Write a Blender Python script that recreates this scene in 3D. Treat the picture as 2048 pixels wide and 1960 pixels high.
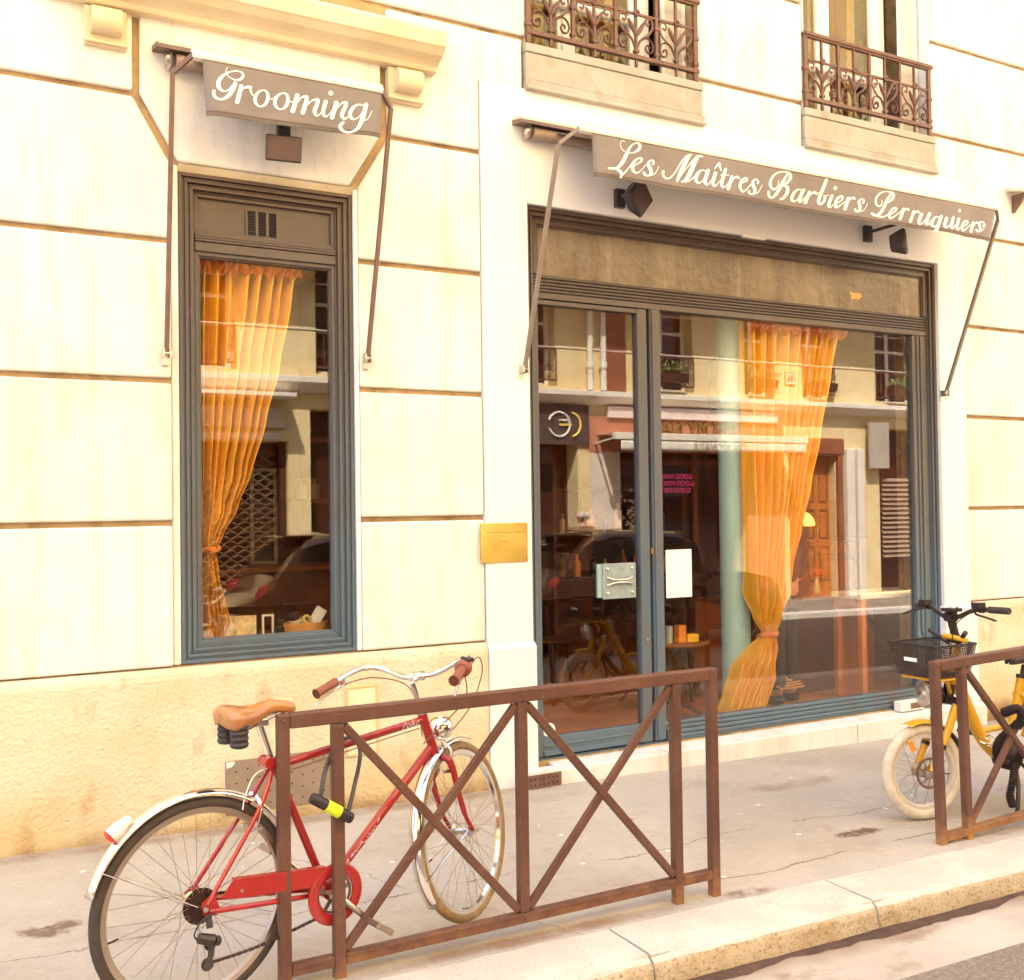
import bpy, math, random
from mathutils import Vector, Matrix
R = math.radians
PI = math.pi
random.seed(7)
for o in list(bpy.data.objects):
    bpy.data.objects.remove(o)
SC = bpy.context.scene
COL = SC.collection

# ------------------------------------------------------------------ camera
CAMLOC = Vector((0.0, -5.42, 1.6))
YAW, PITCH, ROLL = R(28.22976), R(1.06047), R(0.79695)
FPX = 2048.0                      # focal length in pixels of the 2048 x 1960 photograph
_f = Vector((math.sin(YAW) * math.cos(PITCH), math.cos(YAW) * math.cos(PITCH), math.sin(PITCH)))
_r = Vector((math.cos(YAW), -math.sin(YAW), 0))
_d = -_r.cross(_f)
CR = math.cos(ROLL) * _r + math.sin(ROLL) * _d
CD = -math.sin(ROLL) * _r + math.cos(ROLL) * _d
CF = _f
cam_data = bpy.data.cameras.new('camera')
cam = bpy.data.objects.new('camera', cam_data)
COL.objects.link(cam)
M4 = Matrix.Identity(4)
for i in range(3):
    M4[i][0], M4[i][1], M4[i][2], M4[i][3] = CR[i], -CD[i], -CF[i], CAMLOC[i]
cam.matrix_world = M4
cam_data.sensor_width = 36.0
cam_data.sensor_fit = 'HORIZONTAL'
cam_data.lens = 36.0
cam_data.clip_start = 0.05
cam_data.clip_end = 600
SC.camera = cam

def ray(x, y):
    return CR * ((x - 1024) / FPX) + CD * ((y - 980) / FPX) + CF
def onY(x, y, Y=0.0):             # photograph pixel to the vertical plane at depth Y
    d = ray(x, y)
    return CAMLOC + d * ((Y - CAMLOC.y) / d.y)
SL = 0.0185
def gz(x):                        # the street falls gently to the right
    return -SL * (x - 0.16)

# ------------------------------------------------------------------ light
SUN_EL, SUN_AZ = R(56), R(-28)     # azimuth measured from +Y towards +X: the sun stands behind the shop, to its left
world = bpy.data.worlds.new('World')
SC.world = world
world.use_nodes = True
wn = world.node_tree
bg = wn.nodes['Background']
sky = wn.nodes.new('ShaderNodeTexSky')
sky.sky_type = 'NISHITA'
sky.sun_disc = False
sky.sun_elevation = SUN_EL
sky.sun_rotation = SUN_AZ
sky.air_density = 1.0
sky.dust_density = 4.0
sky.ozone_density = 0.6
wn.links.new(sky.outputs[0], bg.inputs[0])
bg.inputs[1].default_value = 0.15
sd = bpy.data.lights.new('sun', 'SUN')
sd.energy = 5.0
sd.angle = R(0.53)
sd.color = (1.0, 0.955, 0.885)
sun = bpy.data.objects.new('sun', sd)
COL.objects.link(sun)
sv = Vector((math.sin(SUN_AZ) * math.cos(SUN_EL), math.cos(SUN_AZ) * math.cos(SUN_EL), math.sin(SUN_EL)))
sun.location = sv * 40
sun.rotation_euler = sv.to_track_quat('Z', 'Y').to_euler()
SC.view_settings.view_transform = 'Standard'
SC.view_settings.look = 'None'
SC.view_settings.gamma = 1.0
SC.view_settings.use_curve_mapping = False
SC.view_settings.exposure = 2.48
SC.render.engine = 'CYCLES'
SC.cycles.use_denoising = True
SC.cycles.max_bounces = 10
SC.cycles.diffuse_bounces = 4
SC.cycles.glossy_bounces = 5
SC.cycles.transparent_max_bounces = 16
SC.cycles.sample_clamp_indirect = 8

# ------------------------------------------------------------------ materials
MAT = {}
def mat(name, col, rough=0.6, metal=0.0, var=0.12, scale=3.0, bump=0.0, bscale=60.0, col2=None, spec=0.5,
        emit=None, estr=0.0, obj=False, streak=False, fine=0.0, sheen=0.0, coat=0.0):
    if name in MAT:
        return MAT[name]
    m = bpy.data.materials.new(name)
    m.use_nodes = True
    nt = m.node_tree
    N, L = nt.nodes, nt.links
    b = N['Principled BSDF']
    b.inputs['Roughness'].default_value = rough
    b.inputs['Metallic'].default_value = metal
    b.inputs['Specular IOR Level'].default_value = spec
    if sheen: b.inputs['Sheen Weight'].default_value = sheen
    if coat:
        b.inputs['Coat Weight'].default_value = coat
        b.inputs['Coat Roughness'].default_value = 0.08
    tc = N.new('ShaderNodeTexCoord')
    if obj:
        vec = tc.outputs['Object']
    else:
        g = N.new('ShaderNodeNewGeometry')
        vec = g.outputs['Position']
    if streak:
        mp = N.new('ShaderNodeMapping')
        mp.inputs['Scale'].default_value = (1, 1, 0.12)
        L.new(vec, mp.inputs[0]); nv = mp.outputs[0]
    else:
        nv = vec
    n1 = N.new('ShaderNodeTexNoise')
    n1.inputs['Scale'].default_value = scale
    n1.inputs['Detail'].default_value = 6
    n1.inputs['Roughness'].default_value = 0.6
    L.new(nv, n1.inputs['Vector'])
    rp = N.new('ShaderNodeValToRGB')
    rp.color_ramp.elements[0].position = 0.32
    rp.color_ramp.elements[1].position = 0.68
    c = col
    if col2 is None:
        a = [max(0, min(1, v * (1 - var))) for v in c]; d = [max(0, min(1, v * (1 + var))) for v in c]
    else:
        a, d = col2, c
    rp.color_ramp.elements[0].color = (*a, 1)
    rp.color_ramp.elements[1].color = (*d, 1)
    L.new(n1.outputs['Fac'], rp.inputs[0])
    out = rp.outputs[0]
    if fine:
        n3 = N.new('ShaderNodeTexNoise'); n3.inputs['Scale'].default_value = bscale; n3.inputs['Detail'].default_value = 3
        L.new(vec, n3.inputs['Vector'])
        mr = N.new('ShaderNodeMapRange'); mr.inputs[1].default_value = 0.3; mr.inputs[2].default_value = 0.7
        mr.inputs[3].default_value = 1 - fine; mr.inputs[4].default_value = 1 + fine
        L.new(n3.outputs['Fac'], mr.inputs[0])
        mx = N.new('ShaderNodeVectorMath'); mx.operation = 'SCALE'
        L.new(out, mx.inputs[0]); L.new(mr.outputs[0], mx.inputs['Scale'])
        out = mx.outputs[0]
    L.new(out, b.inputs['Base Color'])
    if bump:
        n2 = N.new('ShaderNodeTexNoise'); n2.inputs['Scale'].default_value = bscale; n2.inputs['Detail'].default_value = 4
        L.new(vec, n2.inputs['Vector'])
        bp = N.new('ShaderNodeBump'); bp.inputs['Strength'].default_value = bump; bp.inputs['Distance'].default_value = 0.01
        L.new(n2.outputs['Fac'], bp.inputs['Height']); L.new(bp.outputs[0], b.inputs['Normal'])
    if emit:
        b.inputs['Emission Color'].default_value = (*emit, 1)
        b.inputs['Emission Strength'].default_value = estr
    MAT[name] = m
    return m

def mixed(name, layers, rough=0.7, spec=0.4, bump=0.0, bscale=60, bdist=0.01, blockvar=0.0):
    """base colour layers: list of (colour, builder(N, L, pos) -> factor socket or None)"""
    m = bpy.data.materials.new(name); m.use_nodes = True
    nt = m.node_tree; N, L = nt.nodes, nt.links
    b = N['Principled BSDF']; b.inputs['Roughness'].default_value = rough; b.inputs['Specular IOR Level'].default_value = spec
    g = N.new('ShaderNodeNewGeometry'); pos = g.outputs['Position']
    cur = None
    for col, fn in layers:
        if cur is None:
            c = N.new('ShaderNodeRGB'); c.outputs[0].default_value = (*col, 1); cur = c.outputs[0]; continue
        mx = N.new('ShaderNodeMix'); mx.data_type = 'RGBA'
        L.new(fn(N, L, pos), mx.inputs[0]); L.new(cur, mx.inputs[6]); mx.inputs[7].default_value = (*col, 1)
        cur = mx.outputs[2]
    L.new(cur, b.inputs['Base Color'])
    if bump:
        n2 = N.new('ShaderNodeTexNoise'); n2.inputs['Scale'].default_value = bscale; n2.inputs['Detail'].default_value = 5
        L.new(pos, n2.inputs['Vector'])
        bp = N.new('ShaderNodeBump'); bp.inputs['Strength'].default_value = bump; bp.inputs['Distance'].default_value = bdist
        L.new(n2.outputs['Fac'], bp.inputs['Height']); L.new(bp.outputs[0], b.inputs['Normal'])
    if blockvar:
        oi = N.new('ShaderNodeObjectInfo'); mr = N.new('ShaderNodeMapRange'); mr.inputs[3].default_value = 1 - blockvar; mr.inputs[4].default_value = 1 + blockvar * 0.6
        L.new(oi.outputs['Random'], mr.inputs[0])
        vm = N.new('ShaderNodeVectorMath'); vm.operation = 'SCALE'; L.new(cur, vm.inputs[0]); L.new(mr.outputs[0], vm.inputs['Scale'])
        L.new(vm.outputs[0], b.inputs['Base Color'])
    MAT[name] = m
    return m
def f_noise(scale, lo, hi, amount=1.0, stretch=(1, 1, 1), detail=6, offset=(0, 0, 0)):
    def fn(N, L, pos):
        mp = N.new('ShaderNodeMapping'); mp.inputs['Scale'].default_value = stretch; mp.inputs['Location'].default_value = offset
        L.new(pos, mp.inputs[0])
        n = N.new('ShaderNodeTexNoise'); n.inputs['Scale'].default_value = scale; n.inputs['Detail'].default_value = detail
        n.inputs['Roughness'].default_value = 0.62
        L.new(mp.outputs[0], n.inputs['Vector'])
        r = N.new('ShaderNodeMapRange'); r.inputs[1].default_value = lo; r.inputs[2].default_value = hi
        r.inputs[3].default_value = 0; r.inputs[4].default_value = amount
        L.new(n.outputs['Fac'], r.inputs[0]); return r.outputs[0]
    return fn
def f_axis(axis, lo, hi, amount=1.0, wob=0.0, wscale=2.0):
    def fn(N, L, pos):
        s = N.new('ShaderNodeSeparateXYZ'); L.new(pos, s.inputs[0]); v = s.outputs[axis]
        if wob:
            n = N.new('ShaderNodeTexNoise'); n.inputs['Scale'].default_value = wscale; n.inputs['Detail'].default_value = 5
            L.new(pos, n.inputs['Vector'])
            ma = N.new('ShaderNodeMath'); ma.operation = 'MULTIPLY_ADD'; ma.inputs[1].default_value = wob
            L.new(n.outputs['Fac'], ma.inputs[0]); L.new(v, ma.inputs[2]); v = ma.outputs[0]
        r = N.new('ShaderNodeMapRange'); r.inputs[1].default_value = lo; r.inputs[2].default_value = hi
        r.inputs[3].default_value = 0; r.inputs[4].default_value = amount
        L.new(v, r.inputs[0]); return r.outputs[0]
    return fn
def f_crack(a, b, c, width=0.006, wob=0.25, wscale=1.2, amount=0.7, x0=-99, x1=99):
    """dark line along a*x + b*y = c with a wandering course"""
    def fn(N, L, pos):
        s = N.new('ShaderNodeSeparateXYZ'); L.new(pos, s.inputs[0])
        n = N.new('ShaderNodeTexNoise'); n.inputs['Scale'].default_value = wscale; n.inputs['Detail'].default_value = 9
        n.inputs['Roughness'].default_value = 0.65
        L.new(pos, n.inputs['Vector'])
        m1 = N.new('ShaderNodeMath'); m1.operation = 'MULTIPLY_ADD'; m1.inputs[1].default_value = a; m1.inputs[2].default_value = -c - wob * 0.5
        L.new(s.outputs[0], m1.inputs[0])
        m2 = N.new('ShaderNodeMath'); m2.operation = 'MULTIPLY_ADD'; m2.inputs[1].default_value = b
        L.new(s.outputs[1], m2.inputs[0]); L.new(m1.outputs[0], m2.inputs[2])
        m3 = N.new('ShaderNodeMath'); m3.operation = 'MULTIPLY_ADD'; m3.inputs[1].default_value = wob
        L.new(n.outputs['Fac'], m3.inputs[0]); L.new(m2.outputs[0], m3.inputs[2])
        ab = N.new('ShaderNodeMath'); ab.operation = 'ABSOLUTE'; L.new(m3.outputs[0], ab.inputs[0])
        r = N.new('ShaderNodeMapRange'); r.inputs[1].default_value = width * 0.4; r.inputs[2].default_value = width
        r.inputs[3].default_value = amount; r.inputs[4].default_value = 0
        L.new(ab.outputs[0], r.inputs[0])
        q = N.new('ShaderNodeTexNoise'); q.inputs['Scale'].default_value = 1.7; L.new(pos, q.inputs['Vector'])
        qr = N.new('ShaderNodeMapRange'); qr.inputs[1].default_value = 0.42; qr.inputs[2].default_value = 0.5
        L.new(q.outputs['Fac'], qr.inputs[0])
        w = N.new('ShaderNodeMath'); w.operation = 'MULTIPLY'; L.new(r.outputs[0], w.inputs[0]); L.new(qr.outputs[0], w.inputs[1])
        g1 = N.new('ShaderNodeMath'); g1.operation = 'GREATER_THAN'; g1.inputs[1].default_value = x0; L.new(s.outputs[0], g1.inputs[0])
        g2 = N.new('ShaderNodeMath'); g2.operation = 'LESS_THAN'; g2.inputs[1].default_value = x1; L.new(s.outputs[0], g2.inputs[0])
        w1 = N.new('ShaderNodeMath'); w1.operation = 'MULTIPLY'; L.new(w.outputs[0], w1.inputs[0]); L.new(g1.outputs[0], w1.inputs[1])
        w2 = N.new('ShaderNodeMath'); w2.operation = 'MULTIPLY'; L.new(w1.outputs[0], w2.inputs[0]); L.new(g2.outputs[0], w2.inputs[1])
        return w2.outputs[0]
    return fn
def f_spots(scale, size, keep=0.3, amount=0.8):
    def fn(N, L, pos):
        v = N.new('ShaderNodeTexVoronoi'); v.inputs['Scale'].default_value = scale; L.new(pos, v.inputs['Vector'])
        nz = N.new('ShaderNodeTexNoise'); nz.inputs['Scale'].default_value = scale * 4; L.new(pos, nz.inputs['Vector'])
        ad = N.new('ShaderNodeMath'); ad.operation = 'MULTIPLY_ADD'; ad.inputs[1].default_value = size * 0.9
        L.new(nz.outputs['Fac'], ad.inputs[0]); L.new(v.outputs['Distance'], ad.inputs[2])
        r = N.new('ShaderNodeMapRange'); r.inputs[1].default_value = size * 1.3; r.inputs[2].default_value = size * 1.5
        r.inputs[3].default_value = amount; r.inputs[4].default_value = 0
        L.new(ad.outputs[0], r.inputs[0])
        s = N.new('ShaderNodeSeparateColor'); L.new(v.outputs['Color'], s.inputs[0])
        k = N.new('ShaderNodeMath'); k.operation = 'LESS_THAN'; k.inputs[1].default_value = keep; L.new(s.outputs[0], k.inputs[0])
        w = N.new('ShaderNodeMath'); w.operation = 'MULTIPLY'; L.new(r.outputs[0], w.inputs[0]); L.new(k.outputs[0], w.inputs[1])
        return w.outputs[0]
    return fn

def f_blob(cx, cy, rx, ry, amount=0.7, scale=14, lo=0.35, hi=0.6):
    """ragged patch round a ground point"""
    def fn(N, L, pos):
        mp = N.new('ShaderNodeMapping'); mp.inputs['Location'].default_value = (-cx / rx, -cy / ry, 0); mp.inputs['Scale'].default_value = (1 / rx, 1 / ry, 0)
        L.new(pos, mp.inputs[0])
        ln = N.new('ShaderNodeVectorMath'); ln.operation = 'LENGTH'; L.new(mp.outputs[0], ln.inputs[0])
        n = N.new('ShaderNodeTexNoise'); n.inputs['Scale'].default_value = scale; n.inputs['Detail'].default_value = 7; n.inputs['Roughness'].default_value = 0.7
        L.new(pos, n.inputs['Vector'])
        r1 = N.new('ShaderNodeMapRange'); r1.inputs[1].default_value = 1.0; r1.inputs[2].default_value = 0.25; L.new(ln.outputs['Value'], r1.inputs[0])
        mu = N.new('ShaderNodeMath'); mu.operation = 'MULTIPLY'; L.new(r1.outputs[0], mu.inputs[0]); L.new(n.outputs['Fac'], mu.inputs[1])
        r = N.new('ShaderNodeMapRange'); r.inputs[1].default_value = lo; r.inputs[2].default_value = hi; r.inputs[4].default_value = amount
        L.new(mu.outputs[0], r.inputs[0]); return r.outputs[0]
    return fn
def glass(name, ior=1.7, tint=(0.93, 0.91, 0.86), rough=0.0):
    m = bpy.data.materials.new(name); m.use_nodes = True
    nt = m.node_tree; N, L = nt.nodes, nt.links
    N.remove(N['Principled BSDF'])
    out = N['Material Output']
    t = N.new('ShaderNodeBsdfTransparent'); t.inputs[0].default_value = (*tint, 1)
    g = N.new('ShaderNodeBsdfGlossy'); g.inputs['Roughness'].default_value = rough
    n = N.new('ShaderNodeTexNoise'); n.inputs['Scale'].default_value = 0.9; n.inputs['Detail'].default_value = 1
    ge = N.new('ShaderNodeNewGeometry'); L.new(ge.outputs['Position'], n.inputs['Vector'])
    bp = N.new('ShaderNodeBump'); bp.inputs['Strength'].default_value = 0.02; bp.inputs['Distance'].default_value = 0.01
    L.new(n.outputs['Fac'], bp.inputs['Height']); L.new(bp.outputs[0], g.inputs['Normal'])
    fr = N.new('ShaderNodeFresnel')
    mi_ = N.new('ShaderNodeMix'); mi_.data_type = 'FLOAT'      # the same reflectance on both faces of the sheet
    mi_.inputs[2].default_value = ior; mi_.inputs[3].default_value = 1.0 / ior
    L.new(ge.outputs['Backfacing'], mi_.inputs[0]); L.new(mi_.outputs[0], fr.inputs[0])
    mx = N.new('ShaderNodeMixShader')
    L.new(fr.outputs[0], mx.inputs[0]); L.new(t.outputs[0], mx.inputs[1]); L.new(g.outputs[0], mx.inputs[2])
    L.new(mx.outputs[0], out.inputs[0])
    MAT[name] = m
    return m

# ------------------------------------------------------------------ mesh builder
class MB:
    def __init__(s):
        s.v, s.f = [], []
    def add(s, vs, fs):
        k = len(s.v)
        s.v += [Vector(p) for p in vs]
        s.f += [tuple(i + k for i in f) for f in fs]
        return s
    def box(s, x0, x1, y0, y1, z0, z1):
        s.add([(x0, y0, z0), (x1, y0, z0), (x1, y1, z0), (x0, y1, z0), (x0, y0, z1), (x1, y0, z1), (x1, y1, z1), (x0, y1, z1)],
              [(0, 3, 2, 1), (4, 5, 6, 7), (0, 1, 5, 4), (1, 2, 6, 5), (2, 3, 7, 6), (3, 0, 4, 7)])
        return s
    def obox(s, c, size, rot=None):
        m = rot if rot is not None else Matrix.Identity(3)
        c = Vector(c); hx, hy, hz = [q / 2 for q in size]
        vs = [c + m @ Vector((x * hx, y * hy, z * hz)) for z in (-1, 1) for x, y in ((-1, -1), (1, -1), (1, 1), (-1, 1))]
        s.add(vs, [(0, 3, 2, 1), (4, 5, 6, 7), (0, 1, 5, 4), (1, 2, 6, 5), (2, 3, 7, 6), (3, 0, 4, 7)])
        return s
    def prism(s, poly, a, b, axis='y'):
        """poly: list of 2D points; extruded along axis from a to b. axis y: (x,z); x: (y,z); z: (x,y)"""
        def P(p, t):
            return {'y': (p[0], t, p[1]), 'x': (t, p[0], p[1]), 'z': (p[0], p[1], t)}[axis]
        n = len(poly)
        ar = sum(poly[i][0] * poly[(i + 1) % n][1] - poly[(i + 1) % n][0] * poly[i][1] for i in range(n))
        vs = [P(p, a) for p in poly] + [P(p, b) for p in poly]
        f1 = tuple(range(n)); f2 = tuple(range(2 * n - 1, n - 1, -1))
        fs = [f1, f2] + [(i, i + n, (i + 1) % n + n, (i + 1) % n) for i in range(n)]
        flip = (ar > 0) != (axis == 'y')
        flip = flip != (b < a)
        if flip: fs = [tuple(reversed(f)) for f in fs]
        s.add(vs, fs)
        return s
    def tube(s, path, r, n=8, closed=False, cap=True, flat=None):
        P = [Vector(p) for p in path]
        m = len(P)
        rs = r if isinstance(r, (list, tuple)) else [r] * m
        T = []
        for i in range(m):
            if closed: t = P[(i + 1) % m] - P[i - 1]
            else: t = P[min(i + 1, m - 1)] - P[max(i - 1, 0)]
            T.append(t.normalized() if t.length > 1e-9 else Vector((0, 0, 1)))
        up = Vector((0, 0, 1)) if abs(T[0].z) < 0.9 else Vector((0, 1, 0))
        nrm = (up - T[0] * up.dot(T[0])).normalized()
        k = len(s.v)
        for i in range(m):
            nrm = (nrm - T[i] * nrm.dot(T[i]))
            nrm = nrm.normalized() if nrm.length > 1e-6 else T[i].orthogonal().normalized()
            bi = T[i].cross(nrm)
            for j in range(n):
                a = 2 * PI * (j + 0.5 * (n == 4)) / n
                ca, sa = math.cos(a), math.sin(a)
                if flat: ca, sa = ca * flat[0], sa * flat[1]
                s.v.append(P[i] + (nrm * ca + bi * sa) * rs[i])
        for i in range(m if closed else m - 1):
            i2 = (i + 1) % m
            for j in range(n):
                j2 = (j + 1) % n
                s.f.append((k + i * n + j, k + i * n + j2, k + i2 * n + j2, k + i2 * n + j))
        if cap and not closed:
            s.f.append(tuple(k + j for j in range(n - 1, -1, -1)))
            s.f.append(tuple(k + (m - 1) * n + j for j in range(n)))
        return s
    def bar(s, p0, p1, w, h, up=(0, 0, 1)):
        """rectangular bar; h along 'up', w across"""
        p0, p1 = Vector(p0), Vector(p1)
        t = (p1 - p0); L = t.length; t.normalize()
        u = Vector(up); u = (u - t * u.dot(t)).normalized(); c = t.cross(u)
        vs = []
        for p in (p0, p1):
            for a, b in ((-1, -1), (1, -1), (1, 1), (-1, 1)):
                vs.append(p + c * (a * w / 2) + u * (b * h / 2))
        s.add(vs, [(0, 3, 2, 1), (4, 5, 6, 7), (0, 1, 5, 4), (1, 2, 6, 5), (2, 3, 7, 6), (3, 0, 4, 7)])
        return s
    def lathe(s, prof, c=(0, 0, 0), axis=(0, 0, 1), n=24, arc=None, close=False):
        """prof: (radius, height) along axis"""
        a = Vector(axis).normalized(); c = Vector(c)
        u = a.orthogonal().normalized(); v = a.cross(u)
        k = len(s.v); m = len(prof)
        for r_, h_ in prof:
            for j in range(n):
                t = 2 * PI * j / n
                s.v.append(c + a * h_ + (u * math.cos(t) + v * math.sin(t)) * r_)
        for i in range(m if close else m - 1):
            i2 = (i + 1) % m
            for j in range(n):
                j2 = (j + 1) % n
                s.f.append((k + i * n + j, k + i * n + j2, k + i2 * n + j2, k + i2 * n + j))
        if not close:
            if prof[0][0] > 1e-5: s.f.append(tuple(k + j for j in range(n - 1, -1, -1)))
            if prof[-1][0] > 1e-5: s.f.append(tuple(k + (m - 1) * n + j for j in range(n)))
        return s
    def torus(s, c, axis, Rr, r, n=48, m=8):
        return s.lathe([(Rr + r * math.cos(2 * PI * i / m), r * math.sin(2 * PI * i / m)) for i in range(m)], c, axis, n, close=True)
    def sphere(s, c, r, n=14, sc=(1, 1, 1)):
        k = len(s.v)
        s.lathe([(max(1e-6, r * math.sin(PI * i / 8)), -r * math.cos(PI * i / 8)) for i in range(9)], (0, 0, 0), (0, 0, 1), n)
        for i in range(k, len(s.v)):
            p = s.v[i]; s.v[i] = Vector((c[0] + p.x * sc[0], c[1] + p.y * sc[1], c[2] + p.z * sc[2]))
        return s
    def grid(s, fn, nu, nv, flip=False):
        k = len(s.v)
        for j in range(nv + 1):
            for i in range(nu + 1):
                s.v.append(Vector(fn(i / nu, j / nv)))
        for j in range(nv):
            for i in range(nu):
                q = (k + j * (nu + 1) + i, k + j * (nu + 1) + i + 1, k + (j + 1) * (nu + 1) + i + 1, k + (j + 1) * (nu + 1) + i)
                s.f.append(tuple(reversed(q)) if flip else q)
        return s
    def xf(s, fn):
        s.v = [Vector(fn(p)) for p in s.v]; return s
    def mesh(s, name, off=Vector((0, 0, 0))):
        me = bpy.data.meshes.new(name)
        me.from_pydata([tuple(p - off) for p in s.v], [], s.f)
        me.update()
        return me
    def build(s, name, m, parent=None, smooth=False, bevel=0.0, bseg=2, ang=35, solid=0.0):
        off = ORG.get(parent.name, Vector((0, 0, 0))) if parent else Vector((0, 0, 0))
        me = s.mesh(name, off)
        me.materials.append(MAT[m] if isinstance(m, str) else m)
        if smooth:
            for p in me.polygons: p.use_smooth = True
            me.set_sharp_from_angle(angle=R(ang))
        o = bpy.data.objects.new(name, me)
        COL.objects.link(o)
        if parent:
            o.parent = parent; ORG[o.name] = off
        if solid:
            md = o.modifiers.new('solid', 'SOLIDIFY'); md.thickness = solid; md.offset = 0
        if bevel:
            md = o.modifiers.new('bevel', 'BEVEL'); md.width = bevel; md.segments = bseg; md.limit_method = 'ANGLE'; md.angle_limit = R(40)
        return o
ORG = {}
def tag(o, label=None, cat=None, group=None, kind=None):
    if label: o['label'] = label
    if cat: o['category'] = cat
    if group: o['group'] = group
    if kind: o['kind'] = kind
    return o
def empty(name, loc=(0, 0, 0), label=None, cat=None, group=None, kind=None, parent=None):
    o = bpy.data.objects.new(name, None)
    o.empty_display_size = 0.1
    COL.objects.link(o)
    if parent:
        off = ORG.get(parent.name, Vector((0, 0, 0)))
        o.parent = parent; o.location = (0, 0, 0); ORG[o.name] = off
    else:
        o.location = loc; ORG[o.name] = Vector(loc)
    return tag(o, label, cat, group, kind)
def spline(pts, per=8, closed=False):
    P = [Vector(p) for p in pts]; n = len(P); out = []
    rng = range(n) if closed else range(n - 1)
    for i in rng:
        if closed: a, b, c, d = P[i - 1], P[i], P[(i + 1) % n], P[(i + 2) % n]
        else: a, b, c, d = P[max(i - 1, 0)], P[i], P[i + 1], P[min(i + 2, n - 1)]
        for k in range(per):
            t = k / per
            out.append(0.5 * ((2 * b) + (c - a) * t + (2 * a - 5 * b + 4 * c - d) * t * t + (-a + 3 * b - 3 * c + d) * t ** 3))
    if not closed: out.append(P[-1])
    return out
def inst(src, name, parent=None, loc=None):
    c = src.copy(); c.name = name; COL.objects.link(c)
    if parent: c.parent = parent
    if loc is not None: c.location = loc
    return c
def text_mesh(body, size, ext, align='CENTER'):
    cu = bpy.data.curves.new('txt', 'FONT'); cu.body = body; cu.size = size; cu.extrude = ext; cu.align_x = align; cu.align_y = 'CENTER'
    cu.resolution_u = 3
    o = bpy.data.objects.new('txt', cu); COL.objects.link(o)
    bpy.context.view_layer.update()
    me = bpy.data.meshes.new_from_object(o)
    b = MB(); b.add([v.co.copy() for v in me.vertices], [tuple(p.vertices) for p in me.polygons])
    bpy.data.objects.remove(o); bpy.data.curves.remove(cu); bpy.data.meshes.remove(me)
    return b
# ------------------------------------------------------------------ material library
mixed('limestone', [((0.735, 0.722, 0.69), None), ((0.795, 0.785, 0.765), f_noise(1.1, 0.42, 0.62, 0.9)),
                    ((0.55, 0.48, 0.37), f_noise(2.3, 0.50, 0.72, 0.6, (1, 1, 0.5))),
                    ((0.55, 0.48, 0.38), f_noise(5, 0.50, 0.72, 0.55, (2.2, 1, 0.16), offset=(2, 0, 0))),
                    ((0.52, 0.44, 0.34), f_noise(38, 0.60, 0.74, 0.45))], 0.85, 0.2, 0.25, 45, blockvar=0.07)
mixed('plaster', [((0.80, 0.797, 0.79), None), ((0.765, 0.748, 0.71), f_noise(1.4, 0.5, 0.7, 0.6)),
                  ((0.70, 0.60, 0.42), f_noise(3, 0.62, 0.75, 0.25, (1, 1, 0.3)))], 0.8, 0.25, 0.05, 30)
mixed('groove', [((0.44, 0.31, 0.165), None), ((0.22, 0.14, 0.075), f_noise(5, 0.45, 0.65, 0.8)), ((0.58, 0.44, 0.22), f_noise(14, 0.57, 0.7, 0.6))], 0.9, 0.2, 0.2, 60)
mixed('render_base', [((0.66, 0.575, 0.38), None), ((0.73, 0.67, 0.53), f_noise(1.6, 0.40, 0.62, 0.9)),
                      ((0.58, 0.40, 0.14), f_axis(2, 0.58, 0.0, 0.9, 0.42, 2.2)),
                      ((0.40, 0.21, 0.06), f_noise(6, 0.57, 0.74, 0.55, (1, 1, 0.45))),
                      ((0.26, 0.15, 0.07), f_axis(2, 0.13, 0.02, 0.85, 0.16, 9.0))], 0.9, 0.2, 0.8, 50, 0.014)
mixed('apron_stone', [((0.36, 0.335, 0.29), None), ((0.43, 0.405, 0.355), f_noise(3, 0.42, 0.6, 0.8)), ((0.30, 0.23, 0.14), f_noise(7, 0.56, 0.72, 0.6)),
                      ((0.25, 0.20, 0.15), f_spots(60, 0.16, 0.25, 0.5))], 0.9, 0.2, 0.15, 60)
mixed('cornice_stone', [((0.64, 0.54, 0.36), None), ((0.72, 0.64, 0.49), f_noise(2.2, 0.42, 0.6, 0.9)), ((0.56, 0.38, 0.18), f_noise(6, 0.6, 0.75, 0.4))], 0.85, 0.2, 0.15, 40)
mixed('shop_paint', [((0.070, 0.043, 0.031), None), ((0.105, 0.155, 0.20), f_axis(2, 3.7, 1.0, 1.0, 0.8, 1.1)),  # blue-grey low down; brown cast of warm light put into the colour above
                     ((0.12, 0.08, 0.058), f_noise(3, 0.5, 0.68, 0.5, (1, 1, 0.4))), ((0.30, 0.31, 0.31), f_noise(30, 0.67, 0.73, 0.5))], 0.42, 0.5, 0.04, 25)
mixed('fascia_paint', [((0.105, 0.068, 0.043), None), ((0.170, 0.120, 0.075), f_noise(2.6, 0.42, 0.58, 1.0, (1, 1, 0.30))),
                       ((0.075, 0.042, 0.026), f_noise(7, 0.50, 0.68, 0.85, (1.6, 1, 0.22))), ((0.23, 0.17, 0.11), f_noise(9, 0.58, 0.66, 0.6, (2.0, 1, 0.12), offset=(4, 0, 0))), ((0.36, 0.29, 0.2), f_noise(50, 0.66, 0.72, 0.4))], 0.24, 0.7, 0.5, 12, 0.008)
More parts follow.
